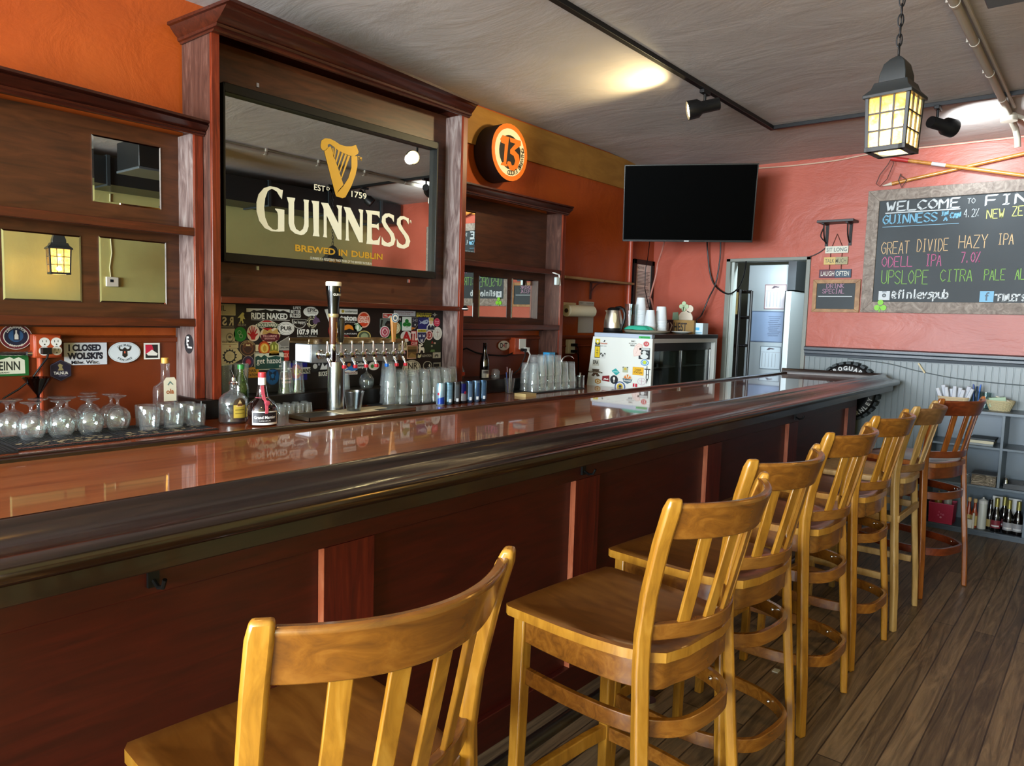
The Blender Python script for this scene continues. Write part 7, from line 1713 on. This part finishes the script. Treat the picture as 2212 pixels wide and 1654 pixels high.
# bottom shelf
BZ = .045
t = thing('caddy', 'crimson square table caddy with a pale floral print, bottom cubby', 'caddy', (6.36, .93, BZ))
mb = MB(C('#a8123c', .4))
for k in range(4): pass
o = .078; i_ = .062
mb.loft([(6.345, .930, BZ), (6.345, .930, BZ+.15)], [[(-o, -o, 0), (o, -o, 0), (o, o, 0), (-o, o, 0)], [(-o*1.06, -o*1.06, 0), (o*1.06, -o*1.06, 0), (o*1.06, o*1.06, 0), (-o*1.06, o*1.06, 0)]])
mb.f = [f for j, f in enumerate(mb.f) if j != 1]; mb.mi = [0]*len(mb.f)
part(t, 'shell', mb)
part(t, 'lip', MB(C('#c4486a', .4)).tube([(6.345+sx*o*1.06, .930+sy*o*1.06, BZ+.15) for sx, sy in ((-1, -1), (1, -1), (1, 1), (-1, 1))], .003, 6, True), label='pink lip')
mb = MB(); layers(mb, (6.2635, .93+.05, BZ+.105), (6.2635, .93-.05, BZ+.03), 'x', [('e', '#c85a7c', .3, .3, .42, .5), ('e', '#d88aa0', .45, .1, .6, .3), ('e', '#c85a7c', .6, .4, .75, .6), ('e', '#c85a7c', .35, .65, .45, .8), ('e', '#d88aa0', .5, .5, .58, .6)])
part(t, 'print', mb)
def squeeze(label, x, y, z, h, r, body, cap):
    t = thing('squeeze_bottle', label, 'bottle', (x, y, z), 0, 'squeeze bottles on the bottom shelf')
    part(t, 'body', MB(C(body, .4)).lathe([(0, 0), (r, 0), (r, h*.78), (r*.96, h*.8), (0, h*.8)], (x, y, z), 20), ang=50)
    part(t, 'cap', MB(C(cap, .4)).lathe([(0, h*.8), (r*1.05, h*.8), (r*1.05, h*.9), (r*.6, h*.93), (r*.25, h*.95), (r*.22, h), (0, h)], (x, y, z), 20), ang=40)
squeeze('squeeze bottle with white cap standing inside the crimson caddy', 6.35, .900, BZ+.002, .235, .028, '#9a9894', '#d8dadc')
squeeze('yellow-brown squeeze bottle at the back of the crimson caddy', 6.36, .965, BZ+.002, .225, .026, '#8a6a24', '#8a6a24')
squeeze('tall white squeeze bottle between the hot sauces and dark bottles', 6.33, .672, BZ, .235, .028, '#c9cdc9', '#d8dadb')
for y, x, lb in ((.760, 6.345, 'hot sauce bottle with a wooden cap, left of the pair'), (.720, 6.325, 'hot sauce bottle with a wooden cap, right of the pair')):
    t = thing('hot_sauce', lb, 'bottle', (x, y, BZ), 0, 'hot sauce bottles on the bottom shelf')
    part(t, 'body', MB(C('#9a3a14', .15, coat=.6)).lathe([(0, 0), (.019, 0), (.02, .005), (.02, .105), (.010, .145), (.009, .185), (0, .185)], (x, y, BZ), 16), ang=50)
    part(t, 'cap', MB(C('#c9a878', .5)).lathe([(0, .185), (.010, .185), (.014, .198), (.011, .216), (0, .218)], (x, y, BZ), 14), ang=60, label='round wooden cap')
    mb = MB(); curved(mb, C('#c9b070', .5), x, y, .0203, BZ+.015, BZ+.09, 110, 250); part(t, 'label', mb)
mb = MB(C('#d2cdc2', .5)).box((6.268, .725, BZ), (6.295, .765, BZ+.065)).box((6.268, .712, BZ), (6.30, .7245, BZ+.115))
solo('card_holder', mb, None, 'small white holder in front of the hot sauce bottles', 'holder', bev=.002)
def dark(label, x, y, sc, band):
    sr = 1.16*sc; sc = 1.36*sc
    t = thing('dark_bottle', label, 'bottle', (x, y, BZ), 0, 'dark bottles on the bottom shelf')
    part(t, 'body', MB(C('#0a0606', .07, coat=1)).lathe([(0, 0), (.027*sr, 0), (.029*sr, .005), (.029*sr, .075*sc), (.024*sr, .1*sc), (.0125*sr, .125*sc), (.011*sr, .175*sc), (0, .176*sc)], (x, y, BZ), 22), ang=55)
    if band:
        part(t, 'neck_foil', MB(C('#a39a58', .35, .7)).lathe([(.0135*sr, .133*sc), (.0125*sr, .18*sc), (0, .181*sc)], (x, y, BZ), 18), label='pale gold neck foil')
        mb = MB(); curved(mb, C('#8f9094' if band == 2 else '#7a2430', .5), x, y, .0295*sr, BZ+.02*sc, BZ+.062*sc, 120, 245); curved(mb, C('#c9cacc', .5), x, y, .0297*sr, BZ+.028*sc, BZ+.036*sc, 140, 225)
        part(t, 'label', mb)
    else:
        mb = MB(); curved(mb, C('#a08a50', .5), x, y, .0295*sr, BZ+.02, BZ+.075, 120, 240); part(t, 'label', mb)
dark('slim dark bottle with gold label just right of the white squeeze bottle', 6.37, .628, .92, 0)
dark('dark bottle with gold neck and red label, left of three', 6.32, .585, 1.0, 1)
dark('dark bottle with gold neck and silver label, middle of three', 6.315, .510, 1.0, 2)
dark('dark bottle with gold neck standing behind the middle one', 6.415, .548, 1.0, 1)
dark('dark bottle with gold neck, rightmost of three', 6.315, .455-.002, 1.0, 2)
for i, (y, lb) in enumerate(((.60, 'white card standing behind the left dark bottle'), (.50, 'white card standing behind the middle dark bottle'))):
    solo('white_card', MB(m_white).box((6.47, y-.05, BZ), (6.475, y+.03, BZ+.23)), None, lb, 'card', 'white cards behind the dark bottles')
solo('paper_scrap', MB(C('#b9b4a4', .8)).box((3.10, 1.02, 0), (3.135, 1.045, .004)), None, 'tiny pale paper scrap on the floor under the fourth stool', 'paper scrap')

# ------------------------------------------------------------ kitchen beyond the door
t = thing('steel_fridge', 'tall stainless kitchen fridge with notices, seen through the doorway', 'fridge', (7.9, 2.8, 0))
a, b = (7.6,3.062,2.133), (7.6,2.648,2.131)
part(t, 'body', MB(C('#b2c0c6', .34, .5)).box((7.6, b[1], .1), (8.3, a[1], 2.12)), bev=.006)
part(t, 'vent_panel', MB(C('#5c6468', .3, .8)).box((7.58, b[1]-.085, 1.86), (8.3, b[1]-.002, 2.16)), label='dark upper panel')
part(t, 'door_edge', MB(C('#cfdadd', .35, .3)).box((7.50, b[1]-.075, .12), (7.95, b[1]-.02, 1.845)), bev=.004, label='pale open door edge')
part(t, 'gasket', MB(C('#1a2224', .6)).box((7.52, b[1]-.019, .12), (8.0, b[1]-.004, 1.85)))
for nme, A, B, c, bd, lb in (('notice', (7.598,2.879,1.918), (7.598,2.658,1.663), '#b5b2b8', '#7a5a5c', 'upper white notice with a curved emblem on the kitchen fridge'), ('notice', (7.598,3.011,1.643), (7.598,2.64,1.32), '#7488a4', '#4a5c74', 'large blue-grey notice in the middle of the kitchen fridge'), ('notice', (7.598,2.892,1.278), (7.598,2.675,1.038), '#aebcc4', '#5a6870', 'lower white notice on the kitchen fridge')):
    L = [('r', bd), ('r', c, .03, .03, .97, .97)]
    if 'blue' in lb:
        L += [('r', '#55657e', .5+.02*(i % 3), .82-.06*i, .86-.03*(i % 4), .835-.06*i) for i in range(11)]
    else:
        L += [('p', '#4a4048', [(.3, .84), (.42, .95), (.7, .9), (.62, .87), (.5, .88), (.42, .84)]), ('r', '#8d8a90', .04, .74, .96, .75)]+[('r', '#98a0a6', .1+.16*i, .1, .13+.16*i, .7) for i in range(5)]
    sticker(lb, A, B, L, 'x', 'notice', 'notice', 'notices on the kitchen fridge')
t = thing('wire_rack', 'black wire shelving rack inside the kitchen doorway', 'rack', (7.3, 3.05, 0))
m_bk = C('#0c0e0f', .4)
q = (7.15,2.842,1.832)
for x, y in ((7.15, q[1]), (7.15, q[1]+.5), (6.86, q[1]), (6.86, q[1]+.5)): part(t, 'post', MB(m_bk).cyl((x, y, 0), (x, y, q[2]), .014, n=10))
for yy in (520, 850, 1205):
    z = {520: (7.15,2.842,1.825), 850: (7.15,2.833,1.572), 1205: (7.15,2.845,1.291)}[yy][2]
    mb = MB(m_bk)
    for k in range(8): mb.cyl((6.86+.04*k, q[1], z), (6.86+.04*k, q[1]+.5, z), .005, n=6)
    mb.box((7.14, q[1], z-.02), (7.155, q[1]+.5, z+.012)).box((6.855, q[1], z-.02), (6.87, q[1]+.5, z+.012))
    part(t, 'shelf', mb)
zz = (7.15,2.834,1.584)[2]+.012
for i in range(3): solo('glass_tube', MB(C('#8a7a50', .2, .3)).lathe([(0, 0), (.03, 0), (.03, .22), (0, .22)], (7.02, q[1]+.10+.09*i, zz), 16), None, ('right', 'middle', 'left')[i]+' tall amber canister on the kitchen rack', 'canister', 'canisters on the kitchen rack')
t = thing('blue_poster', 'blue poster on the kitchen wall, right edge of the doorway', 'poster', (9.19, 3.0, 1.7))
mb = MB(); layers(mb, (9.195,3.094,1.965), (9.195,2.952,1.577), 'x', [('r', '#16407c'), ('p', '#b9c4c8', [(.5, .15), (.6, .9), (.8, .8), (.95, .4)])]); part(t, 'sheet', mb)
# things on the olive wall, seen in the mirrors
t = thing('thermostat', 'small white thermostat with a cable up the olive wall, seen in the mirror', 'thermostat', (3.3, YR, 1.7))
part(t, 'case', MB(C('#d8d6cc', .4)).box((3.22, YR, 1.70), (3.34, YR+.03, 1.80)), bev=.004)
part(t, 'display', MB(C('#20262a', .2)).box((3.255, YR+.03, 1.745), (3.29, YR+.031, 1.775)))
part(t, 'wire', MB(C('#c9c49a', .5)).tube([(3.27, YR+.008, 1.80), (3.262, YR+.008, 1.9), (3.285, YR+.008, 2.05), (3.27, YR+.008, 2.3), (3.28, YR+.008, 2.66)], .006, 7))
lantern('unlit lantern on a chain near the far end, seen in the large mirror', 5.42, -.35, 1.92, .3, .16, ZC, m_white)
q = (5.9, YR+.012, 2.02)
mb = MB(C('#9cc4d4', .4)).lathe([(0, 0), (.13, 0), (.13, .01), (0, .01)], (5.95, YR+.011, 2.0), 32, Matrix.Rotation(radians(90), 3, 'X'))
t = thing('oval_sign', 'pale blue round TANK sign on the olive wall, seen in the large mirror', 'sign', (5.95, YR, 2.0))
part(t, 'disc', mb)
vs, fs, _ = glyphs('TANK', .02)
part(t, 'lettering', MB(C('#26404c', .5)).add([(5.95+.085-.17*u, YR+.0125, 1.99+.06*v) for u, v in vs], fs))
